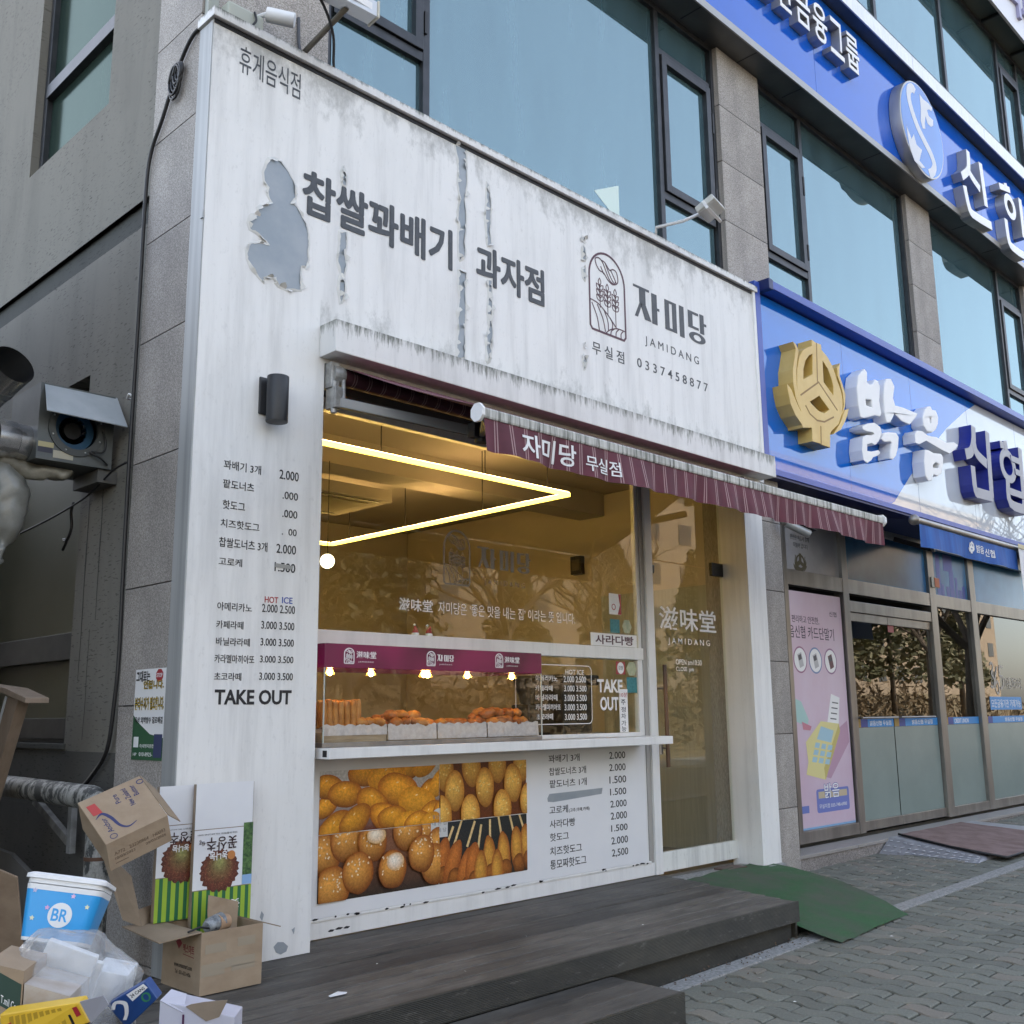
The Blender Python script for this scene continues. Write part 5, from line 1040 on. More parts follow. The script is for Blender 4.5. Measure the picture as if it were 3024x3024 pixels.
# poster on granite
fp = thing('wall_flyer', 'green and white flyer with yellow Korean lettering on the granite wall', 'flyer', (-.003, .33, 1.305))
fl_ = lambda u, v, w: (-.003 - w, .505 - u, v)          # u runs to the right as seen (towards -y)
def fq(nm, u0, u1, v0, v1, mat, w=0): 
    m = MB(); m.prism([[(u0, v0), (u1, v0), (u1, v1), (u0, v1)]], fl_, w, w + .0008); return build(m, nm, mat, fp)
gm_ = M_('flyer_green', (.03, .10, .045), .6); ylw = M_('flyer_yellow', (.55, .38, .03), .6)
fq('sheet', 0, .348, 1.305, 1.783, MAT['vinyl_white']); m = MB(); m.prism([[(0, 1.305), (.348, 1.305), (.348, 1.42), (.2, 1.44), (.06, 1.5), (0, 1.54)]], fl_, .0009, .0014); build(m, 'green_field', gm_, fp)
m = MB(); m.prism([circ(.275, 1.745, .042, .036, 8, rad(22.5), rad(382.5))], fl_, .0009, .0016); build(m, 'stop_octagon', MAT['red_ink'], fp)
m = MB(); m.text('STOP', .243, .307, 1.735, 1.757, fn=lambda u, v, w: fl_(u, v, .0017 + w), d=.0005, off=.02); m.text('010-8925-', .09, .24, 1.325, 1.345, fn=lambda u, v, w: fl_(u, v, .0017 + w), d=.0005); m.text('HP', .02, .06, 1.325, 1.342, fn=lambda u, v, w: fl_(u, v, .0017 + w), d=.0005); m.text('주)대명지종합', .09, .25, 1.365, 1.388, fn=lambda u, v, w: fl_(u, v, .0017 + w), d=.0005); build(m, 'flyer_white_lettering', MAT['vinyl_white'], fp)
for off_, mt, w0, nm in ((.05, MAT['ink_black'], .0018, 'flyer_outline'), (.0, ylw, .0026, 'flyer_yellow_lettering')):
    m = MB(); f2 = (lambda ww: lambda u, v, w: fl_(u, v, ww + w))(w0)
    m.text('안됩니다.', .10, .33, 1.675, 1.722, fn=f2, d=.0005, off=off_); m.text('분리수거가', .01, .175, 1.565, 1.635, fn=f2, d=.0005, off=off_); m.text('필요합니다.', .185, .34, 1.565, 1.635, fn=f2, d=.0005, off=off_); build(m, nm, mt, fp)
m = MB(); f2 = lambda u, v, w: fl_(u, v, .0018 + w); m.text('그대로는', .01, .17, 1.715, 1.775, fn=f2, d=.0005, off=.03); m.text('옥상 외벽방수 결로해결', .02, .335, 1.495, 1.53, fn=f2, d=.0005, off=.02); build(m, 'flyer_black_lettering', MAT['ink_black'], fp)
fq('flyer_box', .02, .075, 1.37, 1.425, MAT['vinyl_white'], .0016); fq('flyer_box', .25, .34, 1.32, 1.44, M_('flyer_blue', (.04, .05, .12), .6), .0016)
# ------------------------------------------------------------ blue bank sign
def gloss_panel(name, base, ior=1.75, rough=.015):
    t = NT(name); c2 = tuple(x * .9 for x in base)
    t.set(t.ramp(t.noise(1.2, t.co(), 3), [(.3, c2), (.7, base)]), rough, 0, IOR=ior); return t.m
MAT['blue_gloss'] = gloss_panel('blue_gloss_panel', (.004, .15, .62)); MAT['white_gloss'] = gloss_panel('white_gloss_panel', (.62, .66, .70)); MAT['blue_frame'] = M_('blue_painted_frame', (.03, .07, .36), .35, 0, (.035, .08, .4), 3)
bs = thing('bank_sign', 'large glossy blue and white sign panel with raised emblem and letters', 'sign', (10, 0, 3.74))
BY = .03; e_ = [(8.52, 3.80), (8.643, 3.845), (9.131, 4.224), (9.7, 4.62), (10.343, 5.037), (11.0, 5.39), (11.359, 5.555), (11.4, 5.575)]
m = MB(); m.prism([[(5.90, 3.80)] + e_ + [(5.90, 5.575)]], FR(BY), -.03, 0); build(m, 'blue_panel', MAT['blue_gloss'], bs)
m = MB(); m.prism([e_ + [(16, 5.575), (16, 3.80)]], FR(BY), -.03, -.0005); build(m, 'white_panel', MAT['white_gloss'], bs)
bx('bottom_lip', (5.81, -.012, 3.74), (16, .3, 3.80), MAT['blue_frame'], bs, .003)
bx('top_channel', (5.98, -.12, 5.59), (16, .14, 5.672), MAT['blue_frame'], bs, .004); bx('side_frame', (5.81, -.02, 3.80), (5.90, .14, 5.66), MAT['blue_frame'], bs, .003)
bx('channel_end', (5.90, -.125, 5.575), (5.978, .14, 5.68), M_('navy_end_plate', (.006, .012, .09), .4), bs, .003)
bx('underside', (5.81, .0, 3.715), (16, .44, 3.738), M_('navy_underside', (.006, .012, .08), .5), bs)
bx('backing', (5.9, .066, 3.78), (16, .2, 5.6), MAT['dark'], bs)
for x in (7.62, 9.33, 11.05, 12.8): bx('panel_joint', (x, BY - .0006, 3.8), (x + .004, BY + .002, 5.58), M_('joint_blue', (.02, .06, .25), .4), bs)
gold = M_('gold_painted_letter', (.60, .40, .10), .4, 0, (.66, .46, .14), 4); gold_d = M_('ochre_groove', (.25, .13, .015), .5); lw_ = M_('white_letter_face', (.80, .80, .80), .4); lsd = M_('navy_letter_side', (.012, .02, .20), .3, 0, (.02, .03, .26), 3); lgf = M_('grey_letter_face', (.33, .33, .37), .45)
FB = FR(BY)
emb = build(MB().prism([p for p in PO['emb']], FB, 0, .16), 'emblem', gold, bs, bevel=.004)
for i, p in enumerate(PO['petal']): build(MB().prism([p], FB, 0, .162 + .001 * i), 'petal', gold, emb)
m = MB()
for p in PO['groove']: m.stroke(p, .018, FB, .155, .1612)
build(m, 'groove', gold_d, emb)
for L_ in PO['bal']: build(MB().prism(L_, FB, .002, .155), 'white_letter_stroke', lw_, bs, bevel=.012)
def strokes(S, par, nm, mat_s, mat_f, F, d0, d1):
    for q_, (p, w) in enumerate(S):
        d1 += .0017
        m = MB(); m.stroke([tuple(q) for q in bez(p, 4)], w, F, d0 + .0004 * q_, d1 - .003); o = build(m, nm, mat_s, par); m = MB(); m.stroke([tuple(q) for q in bez(p, 4)], w * .96, F, d1 - .0028, d1); build(m, 'face', mat_f, o)
strokes(PO['sin'], bs, 'blue_letter_stroke', lsd, lgf, FB, .002, .16); strokes(PO['hyup'], bs, 'blue_letter_stroke', lsd, lgf, FB, .003, .161)
cx, cz = PO['hyupring'][0]; o = build(MB().prism([circ(cx, cz, .3, .24, 28), circ(cx, cz, .17, .13, 24)], FB, .002, .158), 'blue_letter_stroke', lsd, bs); build(MB().prism([circ(cx, cz, .298, .238, 28), circ(cx, cz, .172, .132, 24)], FB, .158, .1605), 'face', lgf, o)

# ------------------------------------------------------------ upper fascia sign
us = thing('upper_sign', 'royal blue fascia sign with silver letters and round logo above the windows', 'sign', (10, -.1, 8.25))
UY = -.082; x = .05
MAT['royal'] = gloss_panel('royal_blue_panel', (.008, .11, .58), 1.5, .06)
for i in range(12):
    bx('panel', (x, UY - .012, 8.28), (x + 2.394, UY, 9.62), MAT['royal'], us); x += 2.4
UF = FR(UY - .012)
steel = M_('brushed_steel_letter', (.50, .49, .47), .35, .55, (.40, .39, .375), 4, (1, 1, .2)); facew = M_('white_letter_acrylic', (.78, .78, .78), .35)
SH = dict(PO); 
strokes(PO['shin'], us, 'steel_letter_stroke', steel, facew, UF, .002, .135); strokes(PO['han'], us, 'steel_letter_stroke', steel, facew, UF, .003, .136)
cx, cz = PO['hanring'][0]; o = build(MB().prism([circ(cx, cz, .24, .2, 28), circ(cx, cz, .12, .1, 24)], UF, .002, .133), 'steel_letter_stroke', steel, us); build(MB().prism([circ(cx, cz, .238, .198, 28), circ(cx, cz, .122, .102, 24)], UF, .133, .1355), 'face', facew, o)
for i, ch in enumerate('신한금융그룹'):
    x0 = 8.17 - (5 - i) * .385 - .33
    o = build(MB().text(ch, x0, x0 + .33, 8.87, 9.35, fn=lambda u, v, w: UF(u, v, .002 + w), d=.105, off=.012), 'steel_letter', steel, us); build(MB().text(ch, x0 + .004, x0 + .326, 8.874, 9.346, fn=lambda u, v, w: UF(u, v, .1075 + w), d=.003, off=.01), 'face', facew, o)
cx, cz = PO['oval'][0]; cx = 9.78; cz = 8.85; lm = lambda P_: [(cx + (a - 9.78) * .95, cz + (b - 8.775) * .95) for a, b in P_]
lg = build(MB().tube([(cx, UY - .014, cz), (cx, UY - .16, cz)], .645, 48), 'round_logo', steel, us, bevel=.008, smooth=40)
m = MB(); m.prism([circ(cx, cz, .622, .622, 48)], FR(UY - .161), 0, .002); t = NT('blue_logo_face'); sp = t.new('ShaderNodeTexCoord'); t.set(t.ramp(t.noise(1.1, t.co(), 1), [(.3, (.05, .16, .5)), (.7, (.06, .24, .68))]), .2); build(m, 'logo_face', t.m, lg)
m = MB(); LF = FR(UY - .1635); m.stroke([tuple(q) for q in bez(lm(PO['rib']), 4)], .12, LF, 0, .0015); m.prism([lm(PO['bird'])], LF, 0, .0015); m.prism([lm(PO['crown'])], LF, 0, .0015); build(m, 'logo_mark', M_('pale_logo_mark', (.60, .60, .62), .35), lg)
# white sign on the storey above
ws = thing('white_sign', 'white sign panel with pale lilac letters at the top right corner', 'sign', (14, -.2, 12.6)); bx('panel', (8, -.17, 12.66), (24, -.13, 14.6), M_('white_sign_panel', (.62, .62, .66), .4), ws); m = MB()
for i, x in enumerate((13.9, 14.75, 15.6)): m.text('의과의'[i], x, x + .7, 12.95, 13.9, y=-.172, d=.05, off=.02)
build(m, 'lettering', M_('lilac_letter', (.34, .33, .50), .5), ws)

# ------------------------------------------------------------ bank storefront
bk = thing('bank_storefront', 'steel framed glass bank storefront under the blue sign', 'storefront', (10, .4, .2))
GY = .45
m = MB(); st = []
for a, b in ((6.75, 6.83), (8.0, 8.13), (10.28, 10.46), (11.58, 11.76), (14.2, 14.4)): m.box((a, .40, .25), (b, .52, 3.72))
m.box((6.75, .405, 2.80), (14.4, .515, 2.96)); m.box((6.83, .405, .25), (8.0, .515, .365)); m.box((8.13, .407, 2.60), (10.28, .513, 2.72)); m.box((10.46, .405, .25), (14.2, .515, .36)); m.box((6.75, .405, 3.60), (14.4, .515, 3.714))
build(m, 'steel_frame', MAT['alu'], bk, bevel=.004)
for a, b in ((8.135, 9.07), (9.08, 10.275)):
    d = bx('door', (a, .425, .262), (b, .485, .36), MAT['alu'], bk, .004); bx('pane', (a + .003, .446, .355), (b - .003, .456, 2.61), MAT['glass_bank'], d); bx('frosted_film', (a + .006, .4445, .362), (b - .006, .4458, 1.338), MAT['frost'], d)
    bx('top_rail', (a, .425, 2.50), (b, .485, 2.595), MAT['alu'], d, .004)
    xa, xb = (8.16, 9.03) if a < 9 else (9.12, 10.05)
    m = MB().tube([(xa, .37, 1.442), (xb, .37, 1.442)], .012, 10); m.tube([(xa + .04, .37, 1.442), (xa + .04, .445, 1.442)], .008, 8); m.tube([(xb - .04, .37, 1.442), (xb - .04, .445, 1.442)], .008, 8); build(m, 'push_bar', MAT['alu'], d, smooth=40)
for a, b in ((10.46, 11.58), (11.76, 14.2)):
    p = bx('pane', (a - .002, .446, .36), (b + .002, .456, 2.80), MAT['glass_bank'], bk); bx('frosted_film', (a, .4445, .362), (b, .4458, 1.338), MAT['frost'], p)
cy = M_('cyan_strip', (.02, .22, .55), .4); nv = M_('navy_strip', (.015, .04, .25), .4); gl_ = M_('ochre_strip', (.30, .19, .03), .4)
def strip(x0, x1, txt, s0, s1):
    w = x1 - x0; q = bx('door_strip', (x0 + .008, .442, 1.342), (x0 + .13, .4442, 1.43), gl_, bk); bx('strip_navy', (x0 + .131, .442, 1.342), (x0 + .29, .4442, 1.43), nv, q); bx('strip_cyan', (x0 + .291, .442, 1.342), (x1 - .006, .4442, 1.43), cy, q)
    m = MB(); m.text(txt, s0, s1, 1.358, 1.412, y=.4417, d=.0006, off=.01); build(m, 'strip_lettering', MAT['vinyl_white'], q)
strip(8.135, 9.07, '밝음신협 무실점', 8.48, 9.0); strip(9.08, 10.275, '밝음신협 무실점', 9.55, 10.12); strip(10.46, 11.58, 'CREDIT UNION', 10.78, 11.23); strip(11.76, 14.2, '밝음신협 무실점', 12.5, 13.15)
# printed transom panels (mascots left out)
tp1 = M_('grey_print_panel', (.30, .30, .32), .25, 0, (.36, .36, .38), 2); tp2 = M_('blue_print_panel', (.035, .13, .25), .2, 0, (.06, .2, .36), 1.2)
q = bx('transom_panel', (6.83, .44, 2.955), (8.0, .456, 3.6), tp1, bk); m = MB(); m.text('편안한 마음과 함께', 6.995, 7.379, 3.29, 3.345, y=.439, d=.001); m.text('더불어 갑니다', 7.049, 7.347, 3.21, 3.262, y=.439, d=.001)
build(m, 'panel_lettering', MAT['ink'], q)
m = MB(); sx_ = lambda p: [(7.066 + (a - 6.274) / 1.1 * .246, 2.93 + (b - 4.138) / 1.126 * .23) for a, b in p]
m.prism([sx_(p) for p in PO['emb']], FR(.4395), 0, .001); 
for p in PO['petal']: m.prism([sx_(p)], FR(.4394), 0, .001)
build(m, 'panel_emblem', M_('olive_print', (.07, .06, .03), .5), q)
for a, b in ((8.13, 10.28), (10.46, 11.58), (11.76, 14.2)):
    q = bx('transom_panel', (a, .44, 2.955), (b, .456, 3.6), tp2, bk)
m = MB()
for x0, x1, z0, z1 in ((10.62, 10.74, 2.96, 3.5), (10.86, 11.15, 3.3, 3.52), (11.02, 11.16, 2.96, 3.3), (11.2, 11.27, 2.96, 3.24), (10.75, 10.83, 2.96, 3.12), (10.9, 11.0, 2.96, 3.1), (11.3, 11.4, 2.96, 3.08), (11.42, 11.5, 2.96, 3.14)): m.box((x0, .4385, z0), (x1, .4398, z1))
build(m, 'skyline_print', nv, bk)
ob = bx('door_sensor', (10.33, .385, 3.04), (10.55, .399, 3.17), M_('cream_box', (.4, .38, .3), .5), bk, .003); bx('sensor_front', (10.41, .379, 3.05), (10.55, .384, 3.165), M_('orange_print', (.45, .09, .015), .5), ob)
# pink poster panel
po_ = thing('bank_poster', 'tall pink poster with card readers beside the bank door', 'poster', (7.4, .43, .365)); pk = M_('pink_print', (.56, .42, .52), .35, 0, (.60, .50, .60), 1.2, (1, 1, .6))
bx('sheet', (6.835, .432, .368), (7.97, .444, 2.745), pk, po_); bx('border', (6.835, .4312, .37), (7.97, .4318, .39), M_('sky_border', (.2, .4, .62), .4), po_)
m = MB(); PY = .4315; T = m.text; plum = M_('plum_ink', (.035, .02, .05), .5); LT([('편리하고 안전한,', 6.91, 7.47, 2.415, 2.495), ('음신협 카드단말기', 6.84, 7.775, 2.26, 2.39), ('신협', 7.70, 7.86, 2.52, 2.575)], 'poster_lettering', plum, po_, PY, .006, .0006)
for i, (x, c) in enumerate(((7.03, (.30, .14, .24)), (7.34, (.16, .24, .42)), (7.662, (.28, .16, .28)))):
    m = MB(); m.prism([circ(x, 2.04, .137, .137, 28)], FR(PY), 0, .0006); q = build(m, 'ring', M_('ring_print', c, .5), po_); m = MB(); m.prism([circ(x, 2.04, .12, .12, 28)], FR(PY - .0007), 0, .0005); q2 = build(m, 'ring_disc', MAT['vinyl_white'], q)
    m = MB(); mp_ = lambda u, v: (x + (u * .9 - v * .3), 2.04 + (u * .3 + v * .9)); m.prism([[mp_(-.045, -.08), mp_(.045, -.08), mp_(.05, .07), mp_(-.04, .07)]], FR(PY - .0013), 0, .0004); build(m, 'reader_print', M_('reader_grey', (.45, .45, .46) if i < 2 else (.12, .05, .06), .5), q); m = MB(); m.prism([[mp_(-.032, .0), mp_(.034, .0), mp_(.036, .055), mp_(-.03, .055)]], FR(PY - .0018), 0, .0004); build(m, 'reader_screen', M_('reader_dark', (.05, .05, .07), .4), q)
def pq(nm, pts, mat, w): m = MB(); m.prism([pts], FR(PY - w), 0, .0004); return build(m, nm, mat, po_)
yl = M_('pale_yellow_print', (.68, .62, .28), .45); yl2 = M_('yellow_side_print', (.52, .44, .14), .45); lb = M_('light_blue_print', (.33, .52, .62), .45)
pq('terminal_shadow', [(7.39, .86), (7.5, .84), (7.95, 1.2), (7.93, 1.42), (7.75, 1.35)], M_('pink_shadow_print', (.45, .28, .38), .5), .0002)
pq('terminal_side', [(7.39, .832), (7.44, .9), (7.76, 1.31), (7.748, 1.392), (7.36, .96)], yl2, .0008); pq('terminal_body', [(7.007, .9), (7.385, .832), (7.37, .95), (7.745, 1.39), (7.364, 1.42), (7.035, 1.216), (7.06, 1.02)], yl, .0013); pq('terminal_screen', [(7.26, 1.24), (7.55, 1.2), (7.62, 1.32), (7.36, 1.37)], lb, .0018)
for i in range(3):
    for j in range(3): x, z = 7.13 + j * .13 + i * .035, 1.02 + i * .07 - j * .015; pq('terminal_key', [(x, z), (x + .09, z - .01), (x + .12, z + .04), (x + .03, z + .05)], lb, .0018)
pq('receipt', [(7.50, 1.40), (7.74, 1.38), (7.80, 1.66), (7.62, 1.70)], MAT['vinyl_white'], .0005)
for i in range(4): pq('receipt_line', [(7.57 + i * .02, 1.44 + i * .055), (7.70 + i * .02, 1.43 + i * .055), (7.70 + i * .02, 1.442 + i * .055), (7.57 + i * .02, 1.452 + i * .055)], MAT['ink'], .0011)
pq('cash_box', [(6.836, 1.43), (7.09, 1.37), (7.12, 1.44), (6.99, 1.62), (6.836, 1.66)], M_('mint_print', (.36, .56, .54), .45), .0005); pq('card_print', [(7.0, 1.34), (7.14, 1.33), (7.17, 1.37), (6.98, 1.42)], M_('rose_print', (.5, .2, .26), .5), .0011)
m = MB(); m.prism([rrect(7.18, 7.86, .515, .745, .03)], FR(PY), 0, .0006); q = build(m, 'badge', M_('periwinkle_print', (.14, .18, .48), .45), po_); bx('badge_bar', (7.22, .4300, .655), (7.82, .4307, .72), M_('tan_print', (.5, .42, .28), .5), q)
m = MB(); m.text('밝음', 7.34, 7.66, .645, .80, y=.4298, d=.0005, off=.04); build(m, 'badge_name', MAT['blue_ink'], q); m = MB(); m.text('밝음', 7.345, 7.655, .65, .795, y=.4292, d=.0005, off=.01); m.text('무실지점 033-748-6900', 7.225, 7.80, .555, .598, y=.4306, d=.0005); build(m, 'badge_lettering', MAT['vinyl_white'], q)
bx('footer', (6.84, .4308, .53), (7.02, .4318, .60), M_('footer_blue', (.12, .17, .45), .5), po_)
# stickers on the bank glass
r_ = bx('red_notice', (9.11, .4425, 2.42), (9.26, .4445, 2.60), M_('red_notice_print', (.30, .025, .04), .4), bk)
m = MB(); P365 = .4425
m.stroke([tuple(q) for q in bez([(12.13, 2.12), (12.2, 2.15), (12.24, 2.08), (12.17, 2.0), (12.25, 1.92), (12.2, 1.82), (12.1, 1.83)], 5)], .032, FR(P365), 0, .001); m.stroke([tuple(q) for q in bez([(12.38, 2.1), (12.29, 1.95), (12.27, 1.8), (12.34, 1.73), (12.4, 1.8), (12.36, 1.9), (12.29, 1.86)], 5)], .032, FR(P365), 0, .001); m.stroke([tuple(q) for q in bez([(12.6, 2.1), (12.47, 2.1), (12.46, 1.98), (12.56, 1.96), (12.56, 1.84), (12.45, 1.8)], 5)], .032, FR(P365), 0, .001); m.text('자동화코너', 12.62, 13.25, 1.80, 1.96, y=P365, d=.001, off=.006); build(m, 'corner_lettering', M_('taupe_vinyl', (.42, .38, .33), .5), bk)
q = bx('cyan_notice', (12.02, .4425, 1.515), (13.19, .4445, 1.69), cy, bk); m = MB(); m.text('모든금융기관 거래가능', 12.06, 13.15, 1.545, 1.655, y=.442, d=.0006, off=.006); build(m, 'notice_lettering', MAT['vinyl_white'], q)
# bank interior
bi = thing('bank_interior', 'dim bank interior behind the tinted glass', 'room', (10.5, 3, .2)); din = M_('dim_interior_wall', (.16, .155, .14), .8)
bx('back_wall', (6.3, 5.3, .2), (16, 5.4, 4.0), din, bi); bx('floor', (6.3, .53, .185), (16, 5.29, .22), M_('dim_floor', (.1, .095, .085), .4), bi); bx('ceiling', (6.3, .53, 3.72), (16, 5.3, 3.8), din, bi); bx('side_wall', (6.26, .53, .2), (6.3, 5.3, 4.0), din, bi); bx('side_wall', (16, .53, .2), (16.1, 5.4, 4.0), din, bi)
# granite plinth step and ramp
stp = thing('bank_step', 'speckled granite step along the bank storefront', 'step', (10, .3, .05))
x = 6.225
while x < 14.3:
    l = 1.15; bx('riser_stone', (x + .002, .13, -.1), (x + l - .002, .34, .188), MAT['granite_step'], stp, .004); bx('tread_stone', (x + .002, .115, .19), (x + l - .002, .398, .222), M_('honed_granite', (.24, .225, .21), .5, 0, (.32, .30, .285), 150) if 'honed' not in MAT else MAT['honed'], stp, .004); x += l
rp = thing('checker_plate_ramp', 'silver checker plate ramp leading up to the bank door', 'ramp', (8.6, -.4, .1))
plate = M_('galvanised_plate', (.36, .36, .38), .42, .25, (.28, .28, .30), 9)
def ramp_z(y): return .225 if y > .1 else max(.0, .225 + (y - .1) * .16)
def rz(x, y): 
    t_ = min(1, max(0, (.12 - y) / 1.02)); return (.232 * (1 - t_) + (gz(x) + .02) * t_)
m = MB(); m.hexa([(7.72, -.9, gz(7.7) + .0), (8.22, -.9, gz(8.2)), (8.22, .112, .06), (7.72, .112, .06), (7.95, -.86, rz(8, -.9) + .004), (8.22, -.88, rz(8.2, -.9) + .008), (8.22, .112, .232), (8.05, .112, .232)]); build(m, 'side_plate', plate, rp)
m = MB(); m.hexa([(8.23, -.9, gz(8.2)), (10.0, -.9, gz(10)), (10.0, .112, .1), (8.23, .112, .1), (8.23, -.9, rz(8.2, -.9) + .01), (10.0, -.9, rz(10, -.9) + .01), (10.0, .112, .234), (8.23, .112, .234)]); build(m, 'top_plate', plate, rp)
m = MB(); m.hexa([(10.01, -.9, gz(10)), (10.6, -.9, gz(10.6)), (10.6, .112, .12), (10.01, .112, .1), (10.01, -.9, rz(10, -.9) + .01), (10.3, -.86, rz(10.3, -.9)), (10.2, .112, .232), (10.01, .112, .232)]); build(m, 'side_plate', plate, rp)
# raised lozenges on the visible side plate
m = MB(); A, B, C_, D_ = Vector((7.72, -.9, gz(7.7))), Vector((7.95, -.86, rz(8, -.9) + .004)), Vector((8.05, .112, .232)), Vector((7.72, .112, .06))
nn = (C_ - A).cross(D_ - A).normalized(); nn = nn if nn.x < 0 else -nn
for i in range(13):
    for j in range(4):
        s_, t_ = (i + .5) / 13, (j + .5) / 4; p = A.lerp(D_, s_).lerp(B.lerp(C_, s_), t_); e1 = (D_ - A).normalized(); e2 = (B - A).normalized(); k = 1 if (i + j) % 2 else -1
        d1 = (e1 + e2 * k).normalized() * .034; d2 = (e1 - e2 * k).normalized() * .016
        m.add([p - d1 + nn * .001, p - d2 + nn * .001, p + d1 + nn * .001, p + d2 + nn * .001, p + nn * .006], [(0, 1, 4), (1, 2, 4), (2, 3, 4), (3, 0, 4)])
build(m, 'tread_pattern', M_('bright_tread', (.66, .66, .68), .35, .2), rp, kind='stuff')
mt = thing('brown_mat', 'faded brown carpet mat laid over the bank ramp', 'mat', (9, -.4, .2)); m = MB(); nx, ny = 30, 16
for j in range(ny + 1):
    for i in range(nx + 1):
        s_, t_ = i / nx, j / ny; x = (8.24 + 1.62 * s_) * (1 - t_) + (7.95 + 1.95 * s_) * t_; y = .10 - 1.19 * t_
        m.v.append((x, y + .02 * math.sin(x * 5) * t_, rz(x, y) + .016 + .006 * noise.noise(Vector((x * 4, y * 4, 0))) + (.008 * max(0, math.sin(x * 9)) if t_ > .8 else 0)))
m.f = [(j * (nx + 1) + i, (j + 1) * (nx + 1) + i, (j + 1) * (nx + 1) + i + 1, j * (nx + 1) + i + 1) for j in range(ny) for i in range(nx)]
build(m, 'carpet', M_('faded_brown_carpet', (.17, .105, .09), .9, 0, (.24, .165, .15), 5, bump=.5, bs=260), mt, smooth=True)
m = MB(); m.tube([(8.235, .10, rz(8.2, .1) + .02), (8.08, -.5, rz(8, -.5) + .018), (7.945, -1.09, rz(8, -1.09) + .02), (8.6, -1.1, rz(8.6, -1.09) + .02), (9.9, -1.1, rz(9.9, -1.09) + .02)], .012, 6); build(m, 'rubber_edge', MAT['black'], mt, smooth=True)
# green carpet ramp at the shop door
gc = thing('green_carpet', 'green artificial turf carpet sloping from the shop door to the paving', 'carpet', (4.7, -.7, .1)); m = MB(); nx, ny = 26, 34
for j in range(ny + 1):
    for i in range(nx + 1):
        s_, t_ = i / nx, j / ny; y = (.0 + .16 * s_) * (1 - t_) + (-1.46 + .06 * s_) * t_
        xl = 4.235 - .27 * min(1, t_ / .75) ; xr = 5.60 - .50 * t_ + .14 * math.sin(math.pi * t_); x = xl + (xr - xl) * s_
        zt = .245 * (1 - t_) ** 1.05 + (gz(x) + .012) * (1 - (1 - t_) ** 1.05) + .035 * math.sin(math.pi * t_) * (1 - .3 * s_)
        zt = max(zt, gz(x) + .010); m.v.append((x, y, zt + .012 * noise.noise(Vector((x * 3.2, y * 3.2, 1))) + .006 * noise.noise(Vector((x * 9, y * 9, 4)))))
m.f = [(j * (nx + 1) + i, (j + 1) * (nx + 1) + i, (j + 1) * (nx + 1) + i + 1, j * (nx + 1) + i + 1) for j in range(ny) for i in range(nx)]
t = NT('green_turf_carpet'); co = t.co(); n1 = t.noise(150, co, 4, .7); n2 = t.noise(2.0, co, 7, .7); col = t.ramp(n1, [(.3, (.012, .055, .016)), (.7, (.045, .15, .05))]); col = t.mix(t.ramp(n2, [(.40, 0.0), (.62, .85)]), col, (.075, .085, .06)); t.bump(n1, .8, .006); build(m, 'turf', t.set(col, .9), gc, smooth=True)
# bank awning and banner, camera
ba = thing('bank_awning', 'blue awning valance on a steel tube over the bank window', 'awning', (8.3, -.9, 3.05))
build(MB().tube([(6.99, -.9, 3.298), (9.9, -.9, 3.30)], .035, 16), 'tube', MAT['alu'], ba, smooth=40); build(MB().ell((6.955, -.9, 3.298), (.052, .052, .052), 16, 10), 'ball_end', MAT['alu'], ba, smooth=True)
m = MB(); nx, nz = 70, 5
bv = lambda x, t_: -.915 + t_ * (.02 * math.sin(x * 4) + .01 * math.sin(x * 11)); XE = 9.56
for j in range(nz + 1):
    for i in range(nx + 1): t_ = j / nz; x = 7.03 + (XE - 7.03) * i / nx; m.v.append((x + .02 * t_, bv(x, t_), 3.275 - .225 * t_ - .004 * math.sin(x * 3)))
m.f = [(j * (nx + 1) + i, (j + 1) * (nx + 1) + i, (j + 1) * (nx + 1) + i + 1, j * (nx + 1) + i + 1) for j in range(nz) for i in range(nx)]
build(m, 'valance', M_('faded_blue_canvas', (.012, .07, .30), .7, 0, (.02, .12, .42), 3, (3, 1, .3)), ba, smooth=True)
m = MB(); nx, nz = 20, 4
for j in range(nz + 1):
    for i in range(nx + 1): m.v.append((7.03 + (9.85 - 7.03) * i / nx, -.9 + 1.2 * j / nz, 3.30 + .28 * j / nz))
m.f = [(j * (nx + 1) + i, (j + 1) * (nx + 1) + i, (j + 1) * (nx + 1) + i + 1, j * (nx + 1) + i + 1) for j in range(nz) for i in range(nx)]
build(m, 'canopy', M_('navy_canvas', (.006, .02, .10), .8), ba)
m = MB(); f2 = lambda u, v, w: (u, bv(u, min(1, max(0, (3.275 - v) / .225))) - .003 - w, v); m.text('밝음', 8.40, 8.6, 3.13, 3.215, fn=f2, d=.001, off=.012); m.text('신협', 8.63, 8.87, 3.115, 3.20, fn=f2, d=.001, off=.012)
sy_ = lambda p: [(8.24 + (a - 6.274) / 1.1 * .12, 3.11 + (b - 4.138) / 1.126 * .13) for a, b in p]; m.prism([sy_(p) for p in PO['emb']], f2, 0, .001)
for p in PO['petal']: m.prism([sy_(p)], f2, .0, .0012)
build(m, 'valance_lettering', MAT['vinyl_white'], ba)
bar((8.27, -.1, 3.36), (8.20, -.55, 3.18), .03, .05, MAT['black'], 'arm', ba); bar((8.20, -.55, 3.18), (7.2, -.86, 3.28), .03, .05, armm, 'forearm', ba); bx('rear_beam', (6.9, .28, 3.50), (14, .34, 3.58), M_('beige_beam', (.36, .35, .31), .5), ba)
bn = thing('white_banner', 'white cloth banner hanging at the right edge beyond the blue awning', 'banner', (10.2, -.95, 2.4)); m = MB(); nx, nz = 24, 12
